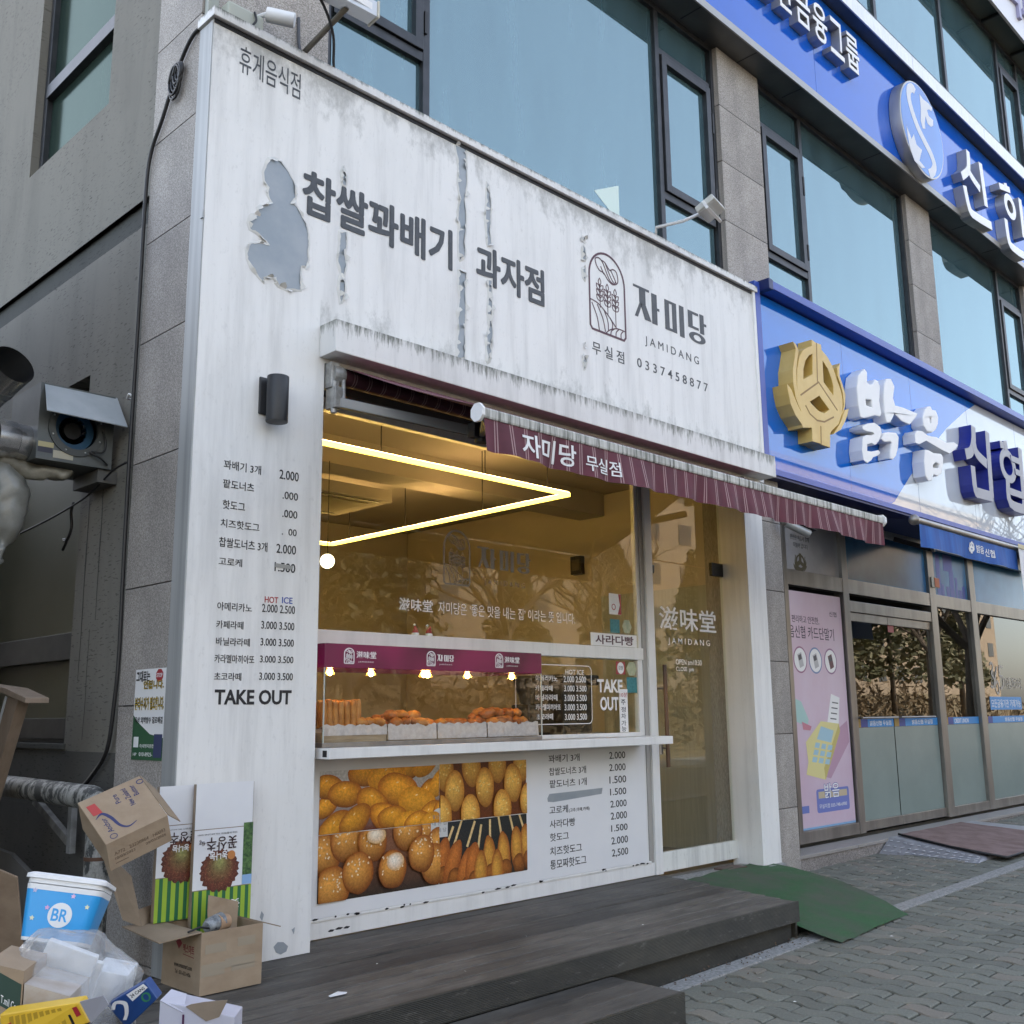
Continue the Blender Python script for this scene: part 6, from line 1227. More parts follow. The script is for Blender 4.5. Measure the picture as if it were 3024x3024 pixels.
for j in range(nz + 1):
    for i in range(nx + 1): s_, t_ = i / nx, j / nz; x = 9.49 + .14 * t_ + (11.5 - 9.49) * s_; m.v.append((x, -.945 + .03 * math.sin(x * 6 + t_ * 2) * t_ - .02, 3.315 - .80 * t_))
m.f = [(j * (nx + 1) + i, (j + 1) * (nx + 1) + i, (j + 1) * (nx + 1) + i + 1, j * (nx + 1) + i + 1) for j in range(nz) for i in range(nx)]
build(m, 'cloth', M_('white_banner_cloth', (.74, .74, .76), .7), bn, smooth=True); bar((9.48, -.97, 3.31), (11.5, -.97, 3.31), .006, .05, M_('cream_hem', (.62, .55, .36), .7), 'hem', bn)
c2_ = thing('bullet_camera', 'grey bullet camera with visor on the granite pier under the maroon awning', 'camera', (6.1, 0, 3.2)); build(MB().tube([(6.10, -.03, 3.285), (6.30, -.16, 3.18)], .04, 16), 'body', M_('silver_grey', (.34, .35, .35), .35, .3), c2_, bevel=.006, smooth=40); build(MB().ell((6.085, -.02, 3.29), (.04, .04, .04), 14, 8), 'knuckle', MAT['alu'], c2_, smooth=True); bar((6.10, -.03, 3.335), (6.34, -.19, 3.21), .09, .008, MAT['black'], 'visor', c2_); build(MB().tube([(6.08, -.02, 3.29), (6.08, .11, 3.36)], .015, 8), 'mount', MAT['alu'], c2_)
# window sticker and things stored behind upstairs glass
wt = thing('window_sticker', 'white triangular arrow sticker on the large upstairs window', 'sticker', (3.9, .24, 5.75)); m = MB(); m.prism([[(3.72, 5.93), (4.06, 5.74), (4.06, 6.10)]], FR(.2455), 0, .001); build(m, 'triangle', M_('pale_sticker', (.62, .75, .70), .5), wt)
# ------------------------------------------------------------ extractor fan, duct and pipe guard by the side wall
galv = M_('galvanised_sheet', (.30, .32, .33), .35, .75, (.40, .42, .43), 8); fgrey = M_('grey_fan_paint', (.085, .095, .095), .45, .1, (.11, .12, .12), 5); shiny = M_('shiny_duct_steel', (.62, .62, .62), .2, .9, (.48, .48, .48), 9)
fan = thing('extractor_fan', 'grey box extractor fan with blue impeller mounted on the side wall', 'fan', (-.25, 1.1, 2.98))
m = MB(); facewall(m, (-.47, -.03), (2.98, 3.43), [], lambda u, v, w: (u, .93 - w, v), 0); m.v = []; m.f = []
rc = circ(-.25, 3.19, .125, .125, 32); m.prism([[(-.47, 2.98), (-.03, 2.98), (-.03, 3.43), (-.47, 3.43)], rc], FR(.93), -.012, 0); m.box((-.47, .943, 2.98), (-.458, 1.36, 3.43)); m.box((-.042, .943, 2.98), (-.03, 1.36, 3.43)); m.box((-.457, .943, 2.98), (-.043, 1.36, 2.992)); m.box((-.457, .943, 3.418), (-.043, 1.36, 3.43)); m.box((-.457, 1.348, 2.993), (-.043, 1.36, 3.417))
build(m, 'housing', fgrey, fan)
m = MB(); m.prism([circ(-.25, 3.19, .165, .165, 36), circ(-.25, 3.19, .1255, .1255, 36)], FR(.93), .001, .01); build(m, 'inlet_ring', M_('grey_ring', (.06, .066, .066), .5), fan)
m = MB()
for k in range(18):
    a = 2 * math.pi * k / 18; ca, sa = math.cos(a), math.sin(a); m.hexa([(-.25 + ca * .085 - sa * .004, 1.0, 3.19 + sa * .085 + ca * .004), (-.25 + ca * .12 - sa * .004, 1.0, 3.19 + sa * .12 + ca * .004), (-.25 + ca * .12 + sa * .004, 1.0, 3.19 + sa * .12 - ca * .004), (-.25 + ca * .085 + sa * .004, 1.0, 3.19 + sa * .085 - ca * .004)] + [(-.25 + ca * .085 - sa * .004, 1.2, 3.19 + sa * .085 + ca * .004), (-.25 + ca * .12 - sa * .004, 1.2, 3.19 + sa * .12 + ca * .004), (-.25 + ca * .12 + sa * .004, 1.2, 3.19 + sa * .12 - ca * .004), (-.25 + ca * .085 + sa * .004, 1.2, 3.19 + sa * .085 - ca * .004)])
m.prism([circ(-.25, 3.19, .124, .124, 30), circ(-.25, 3.19, .083, .083, 30)], FR(.985), -.01, 0); build(m, 'impeller', M_('blue_impeller', (.015, .075, .16), .5), fan); build(MB().tube([(-.25, .99, 3.19), (-.25, 1.25, 3.19)], .05, 20), 'motor', MAT['black'], fan, smooth=40)
hoodm = M_('pale_blue_grey_hood', (.34, .38, .41), .45, .1, (.40, .44, .47), 5)
m = MB(); m.hexa([(-.448, .935, 3.428), (-.018, .935, 3.428), (-.018, .94, 3.432), (-.448, .94, 3.432), (-.482, .782, 3.222), (-.013, .782, 3.214), (-.013, .778, 3.218), (-.482, .778, 3.226)]); build(m, 'rain_hood', hoodm, fan)
m = MB(); m.quad((-.018, .935, 3.43), (-.013, .78, 3.216), (-.02, .925, 3.26)); build(m, 'hood_side', hoodm, fan)
for a in range(8): b_ = rad(22 + a * 45); build(MB().ell((-.25 + .148 * math.cos(b_), .918, 3.19 + .148 * math.sin(b_)), (.006, .004, .006), 8, 5), 'bolt', galv, fan)
for x0, x1, z0, z1, c in ((-.462, -.375, 3.062, 3.092, (.40, .36, .20)), (-.462, -.38, 3.03, 3.06, (.03, .03, .05)), (-.375, -.26, 3.008, 3.052, (.40, .38, .30))):
    bx('label_plate', (x0, .928, z0 - .01), (x1, .9295, z1 - .01), M_('plate', c, .5), fan)
build(MB().tube(bez([(-.10, .92, 3.2), (-.085, .9, 3.13), (-.1, .9, 3.07), (-.17, .91, 3.06), (-.11, .9, 3.03), (-.06, .92, 3.0)], 6), .006, 6), 'lead', MAT['black'], fan, smooth=True)
bx('wall_bracket', (-.10, .95, 2.90), (.018, 1.3, 2.978), M_('rusty_bracket', (.09, .09, .085), .6), fan)
du = thing('steel_duct', 'shiny steel exhaust duct elbow pointing up beside the extractor fan', 'duct', (-.65, 1.0, 3.0))
build(MB().tube([(-.472, 1.08, 3.09), (-.55, 1.07, 3.09), (-.56, 1.07, 3.09), (-.68, 1.05, 3.09)], [.105, .105, .112, .112], 28), 'collar', shiny, du, smooth=40)
pth = [(-.68, 1.05, 3.09), (-.74, 1.05, 3.10), (-.79, 1.04, 3.15), (-.80, 1.0, 3.22), (-.775, .93, 3.29), (-.735, .83, 3.36), (-.705, .70, 3.42)]
build(MB().tube(pth, [.108, .108, .108, .110, .112, .114, .118], 28, caps=False), 'stack', shiny, du, smooth=50); build(MB().tube([Vector(p) for p in pth[3:]], [.10, .104, .108, .115], 28, caps=False), 'dark_inner_tube', MAT['black'], du, smooth=50)  # black inner tube makes the open end look dark inside
build(MB().tube([(-.748, .865, 3.337), (-.738, .838, 3.356)], .1165, 28), 'seam_band', galv, du, smooth=40)
bagm = NT('thin_plastic_film'); tr = bagm.new('ShaderNodeBsdfTransparent'); tr.inputs[0].default_value = (.93, .94, .95, 1); dfn = bagm.new('ShaderNodeBsdfDiffuse'); dfn.inputs[0].default_value = (.8, .82, .84, 1); gls = bagm.new('ShaderNodeBsdfGlossy'); gls.inputs['Roughness'].default_value = .12
nb_ = bagm.new('ShaderNodeBump'); nb_.inputs['Strength'].default_value = .8; nb_.inputs['Distance'].default_value = .02; bagm.L(bagm.noise(22, bagm.co(), 5, .6, 1.5), nb_.inputs['Height']); bagm.L(nb_.outputs[0], gls.inputs['Normal']); bagm.L(nb_.outputs[0], dfn.inputs['Normal'])
m1 = bagm.new('ShaderNodeMixShader'); m1.inputs[0].default_value = .22; bagm.L(tr.outputs[0], m1.inputs[1]); bagm.L(dfn.outputs[0], m1.inputs[2]); m2 = bagm.new('ShaderNodeMixShader'); lwn = bagm.new('ShaderNodeLayerWeight'); lwn.inputs[0].default_value = .3; bagm.L(nb_.outputs[0], lwn.inputs['Normal']); bagm.L(bagm.math('ADD', bagm.math('MULTIPLY', lwn.outputs['Facing'], .35), .05), m2.inputs[0]); bagm.L(m1.outputs[0], m2.inputs[1]); bagm.L(gls.outputs[0], m2.inputs[2]); bagm.L(m2.outputs[0], bagm.out.inputs[0]); MAT['film_bag'] = bagm.m
def crumple(mb, amp, f=6):
    mb.v = [tuple(Vector(v) + Vector((noise.noise(Vector(v) * f), noise.noise(Vector(v) * f + Vector((9, 3, 1))), noise.noise(Vector(v) * f + Vector((2, 8, 5))))) * amp) for v in mb.v]; return mb
hb = MB().tube(bez([(-.60, 1.2, 3.02), (-.58, 1.15, 2.95), (-.55, 1.12, 2.8), (-.53, 1.10, 2.64), (-.54, 1.12, 2.50), (-.545, 1.13, 2.44), (-.545, 1.13, 2.38)], 5), [.03 + .08 * math.sin(math.pi * min(1, i / 20)) for i in range(31)], 16)
build(crumple(crumple(hb, .045, 6), .022, 18), 'hanging_bag', M_('grimy_plastic_bag', (.24, .245, .23), .3, 0, (.16, .16, .14), 6), None, 'grimy plastic bag hanging under the steel duct', 'plastic bag', smooth=True)
hb = MB().tube(bez([(-.66, 1.15, 2.97), (-.5, 1.1, 2.94), (-.35, 1.08, 2.93), (-.22, 1.05, 2.93)], 5), [.03, .04, .045, .05, .05, .045, .05, .045, .04, .04, .035, .035, .03, .03, .03, .02], 18)
build(crumple(crumple(hb, .06, 5), .03, 16), 'crumpled_sheeting', M_('dirty_beige_sheeting', (.13, .12, .09), .5, 0, (.26, .25, .21), 5), None, 'crumpled dirty plastic sheeting stuffed beneath the extractor fan', 'plastic sheet', smooth=True)
build(MB().tube(bez([(-.03, .73, 2.99), (-.06, .85, 2.95), (-.05, 1.2, 2.86), (-.05, 1.7, 2.80), (-.05, 2.3, 2.76)], 6), .007, 6), 'sagging_wire', MAT['black'], None, 'thin black wire sagging below the extractor fan', 'cable', smooth=True)
build(MB().tube(bez([(-.03, 1.44, 2.86), (-.035, 1.46, 2.8), (-.03, 1.45, 2.7), (-.035, 1.5, 2.62), (-.03, 1.56, 2.64), (-.035, 1.5, 2.62), (-.03, 1.56, 2.57)], 5), .009, 6), 'wire_tail', MAT['black'], None, 'frayed black wire ends hanging at the edge of the lower side window', 'cable', smooth=True)
# pipe guard
t = NT('flaking_grey_pipe_paint'); n1 = t.noise(16, t.co((1, 1, .5)), 7, .75); n2 = t.noise(5, t.co(), 3, .5); col = t.ramp(t.math('ADD', t.math('MULTIPLY', n1, .75), t.math('MULTIPLY', n2, .25)), [(.47, (.035, .038, .038)), (.51, (.22, .22, .205)), (.6, (.34, .34, .32)), (.7, (.16, .15, .13))]); t.bump(n1, .5, .006); pipem = t.set(col, .6)
pg = thing('pipe_guard', 'bent grey pipe guard with flaking paint along the side wall', 'pipe', (-.3, .5, -.07))
arc = [(-.3, .305 - .12 * math.sin(a), 1.015 + .12 * math.cos(a)) for a in [math.pi / 2 * k / 8 for k in range(9)]]
build(MB().tube([(-.3, 2.6, 1.155), (-.3, 1.2, 1.145)] + arc + [(-.3, .185, .9), (-.3, .185, -.08)], .060, 24), 'pipe', pipem, pg, smooth=40)
build(MB().tube([(-.3, .185, .845), (-.3, .185, .862)], .063, 24), 'weld_ring', M_('rust', (.10, .05, .03), .8), pg, smooth=40)
br = thing('wall_bracket', 'painted steel angle bracket on the side wall behind the pipe', 'bracket', (-.05, 1.2, .8)); bar((-.06, 1.075, 1.07), (-.06, 1.065, .78), .035, .05, M_('pale_grey_bracket', (.26, .27, .27), .6, 0, (.15, .15, .15), 12), 'post', br); bar((-.06, 1.62, 1.045), (-.06, 1.09, .845), .035, .05, M_('grey_bracket', (.2, .2, .19), .6, 0, (.08, .08, .08), 9), 'strut', br)
gb = thing('grey_board', 'grey flat board leaning in the corner behind the trash', 'board', (-.28, 1.2, -.05)); m = MB(); m.prism([[(1.75, .80), (1.34, .78), (.93, .67), (1.12, .2), (1.2, -.05), (1.75, -.05)]], lambda u, v, w: (-.26 - w, u, v), 0, .03); build(m, 'panel', M_('grey_laminate', (.10, .10, .098), .6, 0, (.13, .13, .125), 3), gb, bevel=.003)
wo = thing('wooden_stand', 'wooden stand with slanted leg at the left edge beside the lower window', 'stand', (-.5, 1.0, 0)); wd = M_('bare_brown_timber', (.17, .125, .085), .7, 0, (.22, .165, .12), 5, (3, 3, .6))
m = MB(); m.prism([[(.735, 1.63), (.90, 1.645), (1.30, .9), (1.18, .85)]], lambda u, v, w: (-.47 - w, u, v), 0, .06); build(m, 'leg', wd, wo, bevel=.003); m = MB(); m.prism([[(.56, 1.605), (.88, 1.66), (1.3, 1.70), (1.3, 1.725), (.86, 1.69), (.56, 1.632)]], lambda u, v, w: (-.44 - w, u, v), 0, .12); build(m, 'top_board', wd, wo, bevel=.003); m = MB(); m.prism([[(.885, 1.64), (.91, 1.648), (1.31, .9), (1.285, .9)]], lambda u, v, w: (-.532 - w, u, v), 0, .004); build(m, 'edge_strip', M_('worn_white_edge', (.42, .44, .45), .5), wo)

# ------------------------------------------------------------ cardboard and trash
def kraft(name, a, b): return M_(name, a, .8, 0, b, 7, (1, 1, 1.5), bump=.15, bs=60)
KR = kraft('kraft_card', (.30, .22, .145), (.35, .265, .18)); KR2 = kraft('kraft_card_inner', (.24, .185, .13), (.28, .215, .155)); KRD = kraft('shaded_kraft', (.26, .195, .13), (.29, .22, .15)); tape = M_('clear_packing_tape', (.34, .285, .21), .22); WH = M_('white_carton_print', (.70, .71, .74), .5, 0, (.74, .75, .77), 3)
cbx = thing('cardboard_box', 'open brown cardboard box on the deck against the white pillar', 'box', (.125, -.18, .266)); X0, X1, Y0_, Y1_, ZB, ZT = -.038, .287, -.387, -.02, .267, .542; th_ = .005
m = MB(); m.box((X0, Y0_, ZB), (X1, Y0_ + th_, ZT)); m.box((X0, Y1_ - th_, ZB), (X1, Y1_, ZT)); m.box((X0, Y0_ + th_, ZB), (X0 + th_, Y1_ - th_, ZT)); m.box((X1 - th_, Y0_ + th_, ZB), (X1, Y1_ - th_, ZT)); m.box((X0 + th_, Y0_ + th_, ZB), (X1 - th_, Y1_ - th_, ZB + th_)); build(m, 'walls', KR, cbx)
def sheet(pts, th, name, mat, par):
    P = [Vector(p) for p in pts]; n = (P[1] - P[0]).cross(P[2] - P[0]).normalized() * th; k = len(P)
    return build(MB().add(P + [p + n for p in P], [tuple(reversed(range(k))), tuple(range(k, 2 * k))] + [(i, (i + 1) % k, k + (i + 1) % k, k + i) for i in range(k)]), name, mat, par)
sheet([(X0, Y0_, ZT), (X0, Y1_ + .02, ZT), (X0 - .20, Y1_ + .03, ZT + .004), (X0 - .205, Y0_ + .01, ZT - .018)], .005, 'flap', KRD, cbx); sheet([(X1, Y0_ + .01, ZT), (X1 + .12, Y0_ + .03, ZT - .04), (X1 + .12, Y1_ - .03, ZT - .04), (X1, Y1_, ZT)], .005, 'flap', KRD, cbx)
for u0, u1, v0, v1 in ((.02, .13, .445, .485), (.19, .285, .455, .495), (.005, .125, .345, .40), (.125, .285, .37, .41), (.16, .285, .35, .372)): bx('tape', (X0 + u0, Y0_ - .0012, v0), (X0 + u1, Y0_ - .0002, v1), tape, cbx)
lf = lambda u, v, w: (X0 - .0005 - w, Y1_ - u, v)
m = MB(); m.text('멕스마트', .20, .305, .435, .475, fn=lf, d=.0006, off=.012); m.prism([[(.13, .475), (.16, .495), (.19, .475), (.16, .445)]], lf, 0, .0006); m.prism([[(.20, .427), (.305, .422), (.305, .425), (.20, .43)]], lf, 0, .0006); build(m, 'printed_logo', M_('dark_red_print', (.20, .025, .03), .6), cbx)
m = MB(); m.text('www.omaxmart.com', .12, .29, .365, .383, fn=lf, d=.0006, off=.01); m.text('Tel : 031-652-4456', .13, .28, .335, .353, fn=lf, d=.0006, off=.01); build(m, 'printed_address', M_('brown_print', (.055, .04, .03), .6), cbx)
# paper bag, cup and straw inside the box
pb = thing('paper_bag', 'crumpled brown paper bag sticking out of the open box', 'paper bag', (.17, -.2, .5)); m = MB(); nx, nz = 10, 10
for side in (0, 1):
    base = len(m.v)
    for j in range(nz + 1):
        for i in range(nx + 1):
            s_, t_ = i / nx, j / nz; x = .085 + .165 * s_ + .02 * t_ - .015; z = .44 + .235 * t_ - .05 * s_ * t_; y = -.235 + .03 * t_ + (.045 if side else 0) * (1 - .6 * t_) * math.sin(math.pi * s_) + .014 * noise.noise(Vector((x * 22, z * 22, side)))
            m.v.append((x, y, z))
    m.f += [(base + j * (nx + 1) + i, base + j * (nx + 1) + i + 1, base + (j + 1) * (nx + 1) + i + 1, base + (j + 1) * (nx + 1) + i) for j in range(nz) for i in range(nx)]
build(m, 'bag', kraft('brown_paper', (.27, .195, .125), (.32, .24, .16)), pb, smooth=True)
cu = thing('plastic_cup', 'clear plastic cup with tan sleeve lying in the open box', 'cup', (.1, -.3, .53)); build(MB().tube([(.015, -.33, .553), (.03, -.325, .556), (.075, -.31, .562), (.11, -.30, .566)], [.024, .034, .038, .040], 20), 'cup', M_('smoky_plastic', (.10, .11, .12), .12, 0, (.30, .32, .33), 25), cu, smooth=40); build(MB().tube([(.075, -.312, .560), (.145, -.29, .558)], [.041, .034], 20), 'sleeve', M_('tan_sleeve', (.40, .26, .16), .7), cu, smooth=40)
build(MB().tube([(-.10, -.372, .553), (-.03, -.35, .562), (.02, -.345, .551), (.06, -.35, .545)], .005, 8), 'straw', MAT['black'], cu, smooth=True)
# lettuce cartons
def stripes2(name, a, b, n):
    t = NT(name); sp = t.new('ShaderNodeSeparateXYZ'); t.L(t.co(), sp.inputs[0]); f = t.math('GREATER_THAN', t.math('FRACT', t.math('MULTIPLY', sp.outputs[0], n)), .45)
    return t.set(t.mix(f, a, b), .5)
GS = stripes2('green_striped_print', (.02, .13, .05), (.30, .45, .04), 23); lett = printmat('lettuce_print', 60, .6, .4)
def lettuce(label, x0, x1, z0, z1, y, full):
    o = thing('lettuce_carton', label, 'carton', ((x0 + x1) / 2, y, z0)); d = .028; w = x1 - x0; h = z1 - z0; zA, zB_ = z0 + h * .32, z0 + h * .70; F = FR(y)
    build(MB().box((x0, y + .001, z0 + .001), (x1, y + d, z1 - .002)), 'carton_body', KR2, o, bevel=.002)
    bx('top_flap', (x0, y - .001, zB_ + .004), (x1 - .004, y + .0005, z1), WH, o); bx('label_panel', (x0, y - .002, zA + .002), (x1, y + .0002, zB_), WH, o); bx('striped_panel', (x0 + .002, y - .0015, z0), (x1, y + .0005, zA - .002), GS, o)
    cx = x0 + w * .44; cz = zA + (zB_ - zA) * .36; ph_ = MB(); n = 60; R0 = .105
    pts = []; cols = []
    rr = []
    for k in range(n):
        a = 2 * math.pi * k / n; r = R0 * (1 - .18 * math.sin(a)) * (1 + .10 * noise.noise(Vector((math.cos(a) * 5, math.sin(a) * 5, x0))) + .06 * math.sin(k * 2.4)); rr.append((a, r))
    vs = [F(cx, cz + .03, .0030)]; cs = [(.28, .30, .10)]
    for t_ in (.4, .75, 1):
        for a, r in rr: vs.append(F(cx + r * t_ * math.cos(a), cz + .03 * (1 - t_) + r * t_ * math.sin(a) * .95, .0030)); cs.append({.4: (.16, .10, .04), .75: (.13, .035, .02), 1: (.09, .022, .016)}[t_])
    fs_ = [(0, 1 + k, 1 + (k + 1) % n) for k in range(n)] + [(1 + q * n + k, 1 + (q + 1) * n + k, 1 + (q + 1) * n + (k + 1) % n, 1 + q * n + (k + 1) % n) for q in range(2) for k in range(n)]
    ph_.add(vs, fs_, cs); build(ph_, 'lettuce_print', lett, o)
    W1 = FR(y - .0045)
    m = MB(); m.text('꽃상추', x0 + w * .2, x0 + w * .72, zB_ - h * .135, zB_ - h * .05, fn=W1, d=.0006, off=.012, flip=True); m.text('4kg', x0 + w * .08, x0 + w * .18, zB_ - h * .10, zB_ - h * .06, fn=W1, d=.0006, flip=True); build(m, 'product_name', M_('dark_plum_print', (.03, .012, .018), .5), o)
    m = MB(); m.text('영농조합법인 TEL.041)745-5001', x0 + w * .05, x0 + w * .72, zB_ - h * .035, zB_ - h * .022, fn=W1, d=.0006, flip=True); build(m, 'small_print', MAT['ink'], o)
    m = MB(); m.text('농나눔', x0 + w * .26, x0 + w * .56, zB_ - h * .20, zB_ - h * .145, fn=W1, d=.0006, off=.02, flip=True)
    if full: m.text('꽃상추', x0 + w * .3, x0 + w * .8, zA - h * .14, zA - h * .08, fn=W1, d=.0006, off=.015, flip=True)
    else: m.prism([[(x0 + w * .8, z0 + h * .08), (x0 + w * .98, z0 + h * .08), (x0 + w * .98, z0 + h * .22), (x0 + w * .8, z0 + h * .22)]], W1, -.003, 0)
    build(m, 'white_print', MAT['vinyl_white'], o)
    m = MB(); m.prism([circ(x0 + w * .63, zB_ - h * .175, .022, .022, 18)], W1, 0, .0006); build(m, 'round_mark', M_('orange_print_mark', (.5, .2, .06), .5), o)
    if full:
        bx('side_photo', (x1 - .055, y - .0035, zA + .004), (x1 - .001, y - .0022, zB_ + .02), M_('leafy_photo_print', (.02, .06, .025), .45, 0, (.10, .20, .06), 55), o); bx('side_photo_sky', (x1 - .055, y - .0045, zA + .004), (x1 - .001, y - .0036, zA + .05), M_('blue_photo_print', (.25, .42, .68), .45), o)
    return o
lettuce('white and green lettuce carton standing in the box, left and half hidden', -.112, .19, .552, 1.19, -.052, False); lettuce('white and green lettuce carton leaning on the pillar, right one in front', .062, .392, .44, 1.195, -.095, True)
# cardboard panel, butter box
cpn = thing('cardboard_flap', 'bent brown cardboard panel standing behind the open box', 'cardboard', (-.25, .02, .5)); sheet([(-.17, -.06, .545), (-.24, .0, .58), (-.33, .04, .85), (-.31, .03, .88), (-.225, -.03, .78)], .005, 'panel', KR2, cpn); sheet([(-.17, -.055, .545), (-.05, .06, .545), (-.06, .07, .62), (-.18, -.02, .62)], .005, 'bent_edge', KRD, cpn)
A, B, C_, D_, E_, F_ = (Vector(p) for p in ((-.497, -.2, 1.162), (-.184, -.2, 1.286), (-.224, -.36, 1.081), (-.51, -.36, .976), (-.441, -.33, .866), (-.168, -.33, .962)))
bb = thing('butter_box', 'tilted brown butter box wedged between the pipe and the lettuce cartons', 'box', D_)
nB = (B - A).cross(D_ - A).normalized(); nB = nB if nB.y > 0 else -nB
X_ = (C_ - D_).normalized(); Zv = (A - D_); Zv = (Zv - X_ * Zv.dot(X_)).normalized(); Nv = X_.cross(Zv)       # Nv points away
if Nv.y < 0: Nv = -Nv
wB, hB = (C_ - D_).length, ((A - D_).length + (B - C_).length) / 2; dv = (E_ - D_); dv = dv - X_ * dv.dot(X_)
P = lambda u, v, w: D_ + X_ * u + Zv * v - Zv.cross(X_).normalized() * 0 + dv.normalized() * w
m = MB(); dl = dv.length
m.add([D_, D_ + X_ * wB, D_ + X_ * wB + Zv * hB, D_ + Zv * hB, D_ + dv, D_ + X_ * wB + dv, D_ + X_ * wB + Zv * hB + dv, D_ + Zv * hB + dv], [(0, 1, 2, 3), (7, 6, 5, 4), (0, 4, 5, 1), (1, 5, 6, 2), (2, 6, 7, 3), (3, 7, 4, 0)]); build(m, 'carton', KR, bb, bevel=.003)
nf = X_.cross(Zv).normalized(); nf = nf if nf.dot(CAM - D_) > 0 else -nf
BF = lambda u, v, w: D_ + X_ * u + Zv * v + nf * (.0008 + w)
BFr = lambda u, v, w: BF(wB - v, u, w)     # text running up the face
m = MB(); m.text('Pure', .22, .265, wB - .145, wB - .125, fn=lambda u, v, w: BF(wB - v + .0, u - .02, w), d=.0005, off=.008)
m = MB()
def up(txt, u, v0, v1, hgt): m.text(txt, v0, v1, 0, hgt, fn=lambda a, b, w: BF(u - b, a, w), d=.0005, off=.006)
up('Pure', .165, .165, .215, .026); up('New Zealand', .215, .125, .225, .026); up('Butter', .255, .165, .225, .026); up('Anchor', .065, .045, .125, .026)
m.stroke([tuple(q) for q in bez([(.025, .135), (.06, .15), (.085, .115), (.1, .06), (.13, .035), (.175, .045)], 5)], [.002, .003, .005, .007, .009, .011, .013, .014, .015, .015, .015, .015, .014, .014, .013, .012, .011, .010, .009, .008, .007, .006, .005, .004, .003, .002], BF, 0, .0005); m.stroke(circ(.29, .225, .016, .011, 18), .004, BF, 0, .0005, closed=True); m.stroke([tuple(q) for q in circ(.05, .022, .016, .012, 14)], .003, BF, 0, .0005, closed=True)
build(m, 'blue_print', M_('navy_box_print', (.03, .035, .12), .6), bb); m = MB(); m.prism([[(.025, .155), (.068, .155), (.06, .215), (.02, .215)]], BF, 0, .0005); build(m, 'red_print', M_('red_box_print', (.42, .05, .045), .6), bb)
dn = dv.normalized(); nl = X_.cross(dn).normalized(); nl = nl if nl.dot(CAM - D_) > 0 else -nl
BL_ = lambda u, v, w: D_ + X_ * u + dn * (dl - v) + nl * (.0008 + w)
m = MB(); m.text('A772   23220964   H0093', .03, .28, .062, .078, fn=BL_, d=.0005); m.text('10/03/2023        09/03/2024', .03, .28, .04, .053, fn=BL_, d=.0005); m.text('----------', .03, .09, .022, .026, fn=BL_, d=.0005); build(m, 'date_print', M_('faint_brown_print', (.16, .11, .075), .7), bb)
sheet([D_ + X_ * wB + Zv * hB, D_ + X_ * wB, D_ + X_ * (wB + .05) - Zv * .01 + dn * .05, D_ + X_ * (wB + .045) + Zv * (hB - .05) + dn * .05], .004, 'open_flap', KRD, bb)
# ice cream tub
def cframe(o, xd, zd, yaw=0):
    x = Vector(xd).normalized(); z = Vector(zd); z = (z - x * z.dot(x)).normalized(); y = z.cross(x); M = Matrix(((x.x, y.x, z.x, o[0]), (x.y, y.y, z.y, o[1]), (x.z, y.z, z.z, o[2]), (0, 0, 0, 1))); return M @ Matrix.Rotation(rad(yaw), 4, 'Z')
BLt = Vector((-1.382, -1.741, .898)); M = cframe(BLt, (.144, -.139, -.024), (.060, .0, .153), 9)
tub = thing('ice_cream_tub', 'blue ice cream tub with white lid on top of the plastic bag', 'tub', M=M); tw, td, tH = .178, .165, .150; ta = .020
def rr3(w, d, r, z, ox): return [(ox + x, y, z) for x, y in rrect(0, w, 0, d, r, 4)]
def loft(mb, loops):
    n = len(loops[0]); o = len(mb.v)
    for l in loops: mb.v += l
    for q in range(len(loops) - 1):
        for k in range(n): a, b = o + q * n + k, o + q * n + (k + 1) % n; mb.f.append((a, b, b + n, a + n))
    mb.f.append(tuple(reversed(range(o, o + n)))); mb.f.append(tuple(range(o + (len(loops) - 1) * n, o + len(loops) * n))); return mb
tubm = M_('cyan_blue_tub_print', (.035, .33, .72), .3, 0, (.04, .36, .76), 3)
sc_ = lambda t_: (tw + 2 * ta * t_, td + 2 * ta * t_)
lp = lambda t_: [(x - ta * t_, y - ta * t_, tH * t_) for x, y in rrect(0, sc_(t_)[0], 0, sc_(t_)[1], .025, 5)]
build(loft(MB(), [lp(0), lp(.06)]), 'base', MAT['vinyl_white'], tub, smooth=40); build(loft(MB(), [lp(.062), lp(.5), lp(.92)]), 'body', tubm, tub, smooth=40); build(loft(MB(), [lp(.922), lp(1.02)]), 'rim', MAT['vinyl_white'], tub, smooth=40)
ld = lambda e, z: [(x - ta - e, y - ta - e, z) for x, y in rrect(0, tw + 2 * ta + 2 * e, 0, td + 2 * ta + 2 * e, .028, 5)]
build(loft(MB(), [ld(-.004, tH * 1.03), ld(.0, tH * 1.04), ld(.0, tH * 1.12), ld(.008, tH * 1.125), ld(.008, tH * 1.2), ld(-.004, tH * 1.24)]), 'lid', MAT['vinyl_white'], tub, smooth=40)
TF = lambda u, v, w: Vector((u, -.001 - ta * v / tH - w, v))
m = MB(); m.prism([circ(.095, .075, .034, .034, 28)], TF, .0, .0008); build(m, 'white_disc', MAT['vinyl_white'], tub); m = MB(); m.text('BR', .072, .118, .058, .092, fn=lambda u, v, w: TF(u, v, .001 + w), d=.0006, off=.02); build(m, 'disc_lettering', tubm, tub)
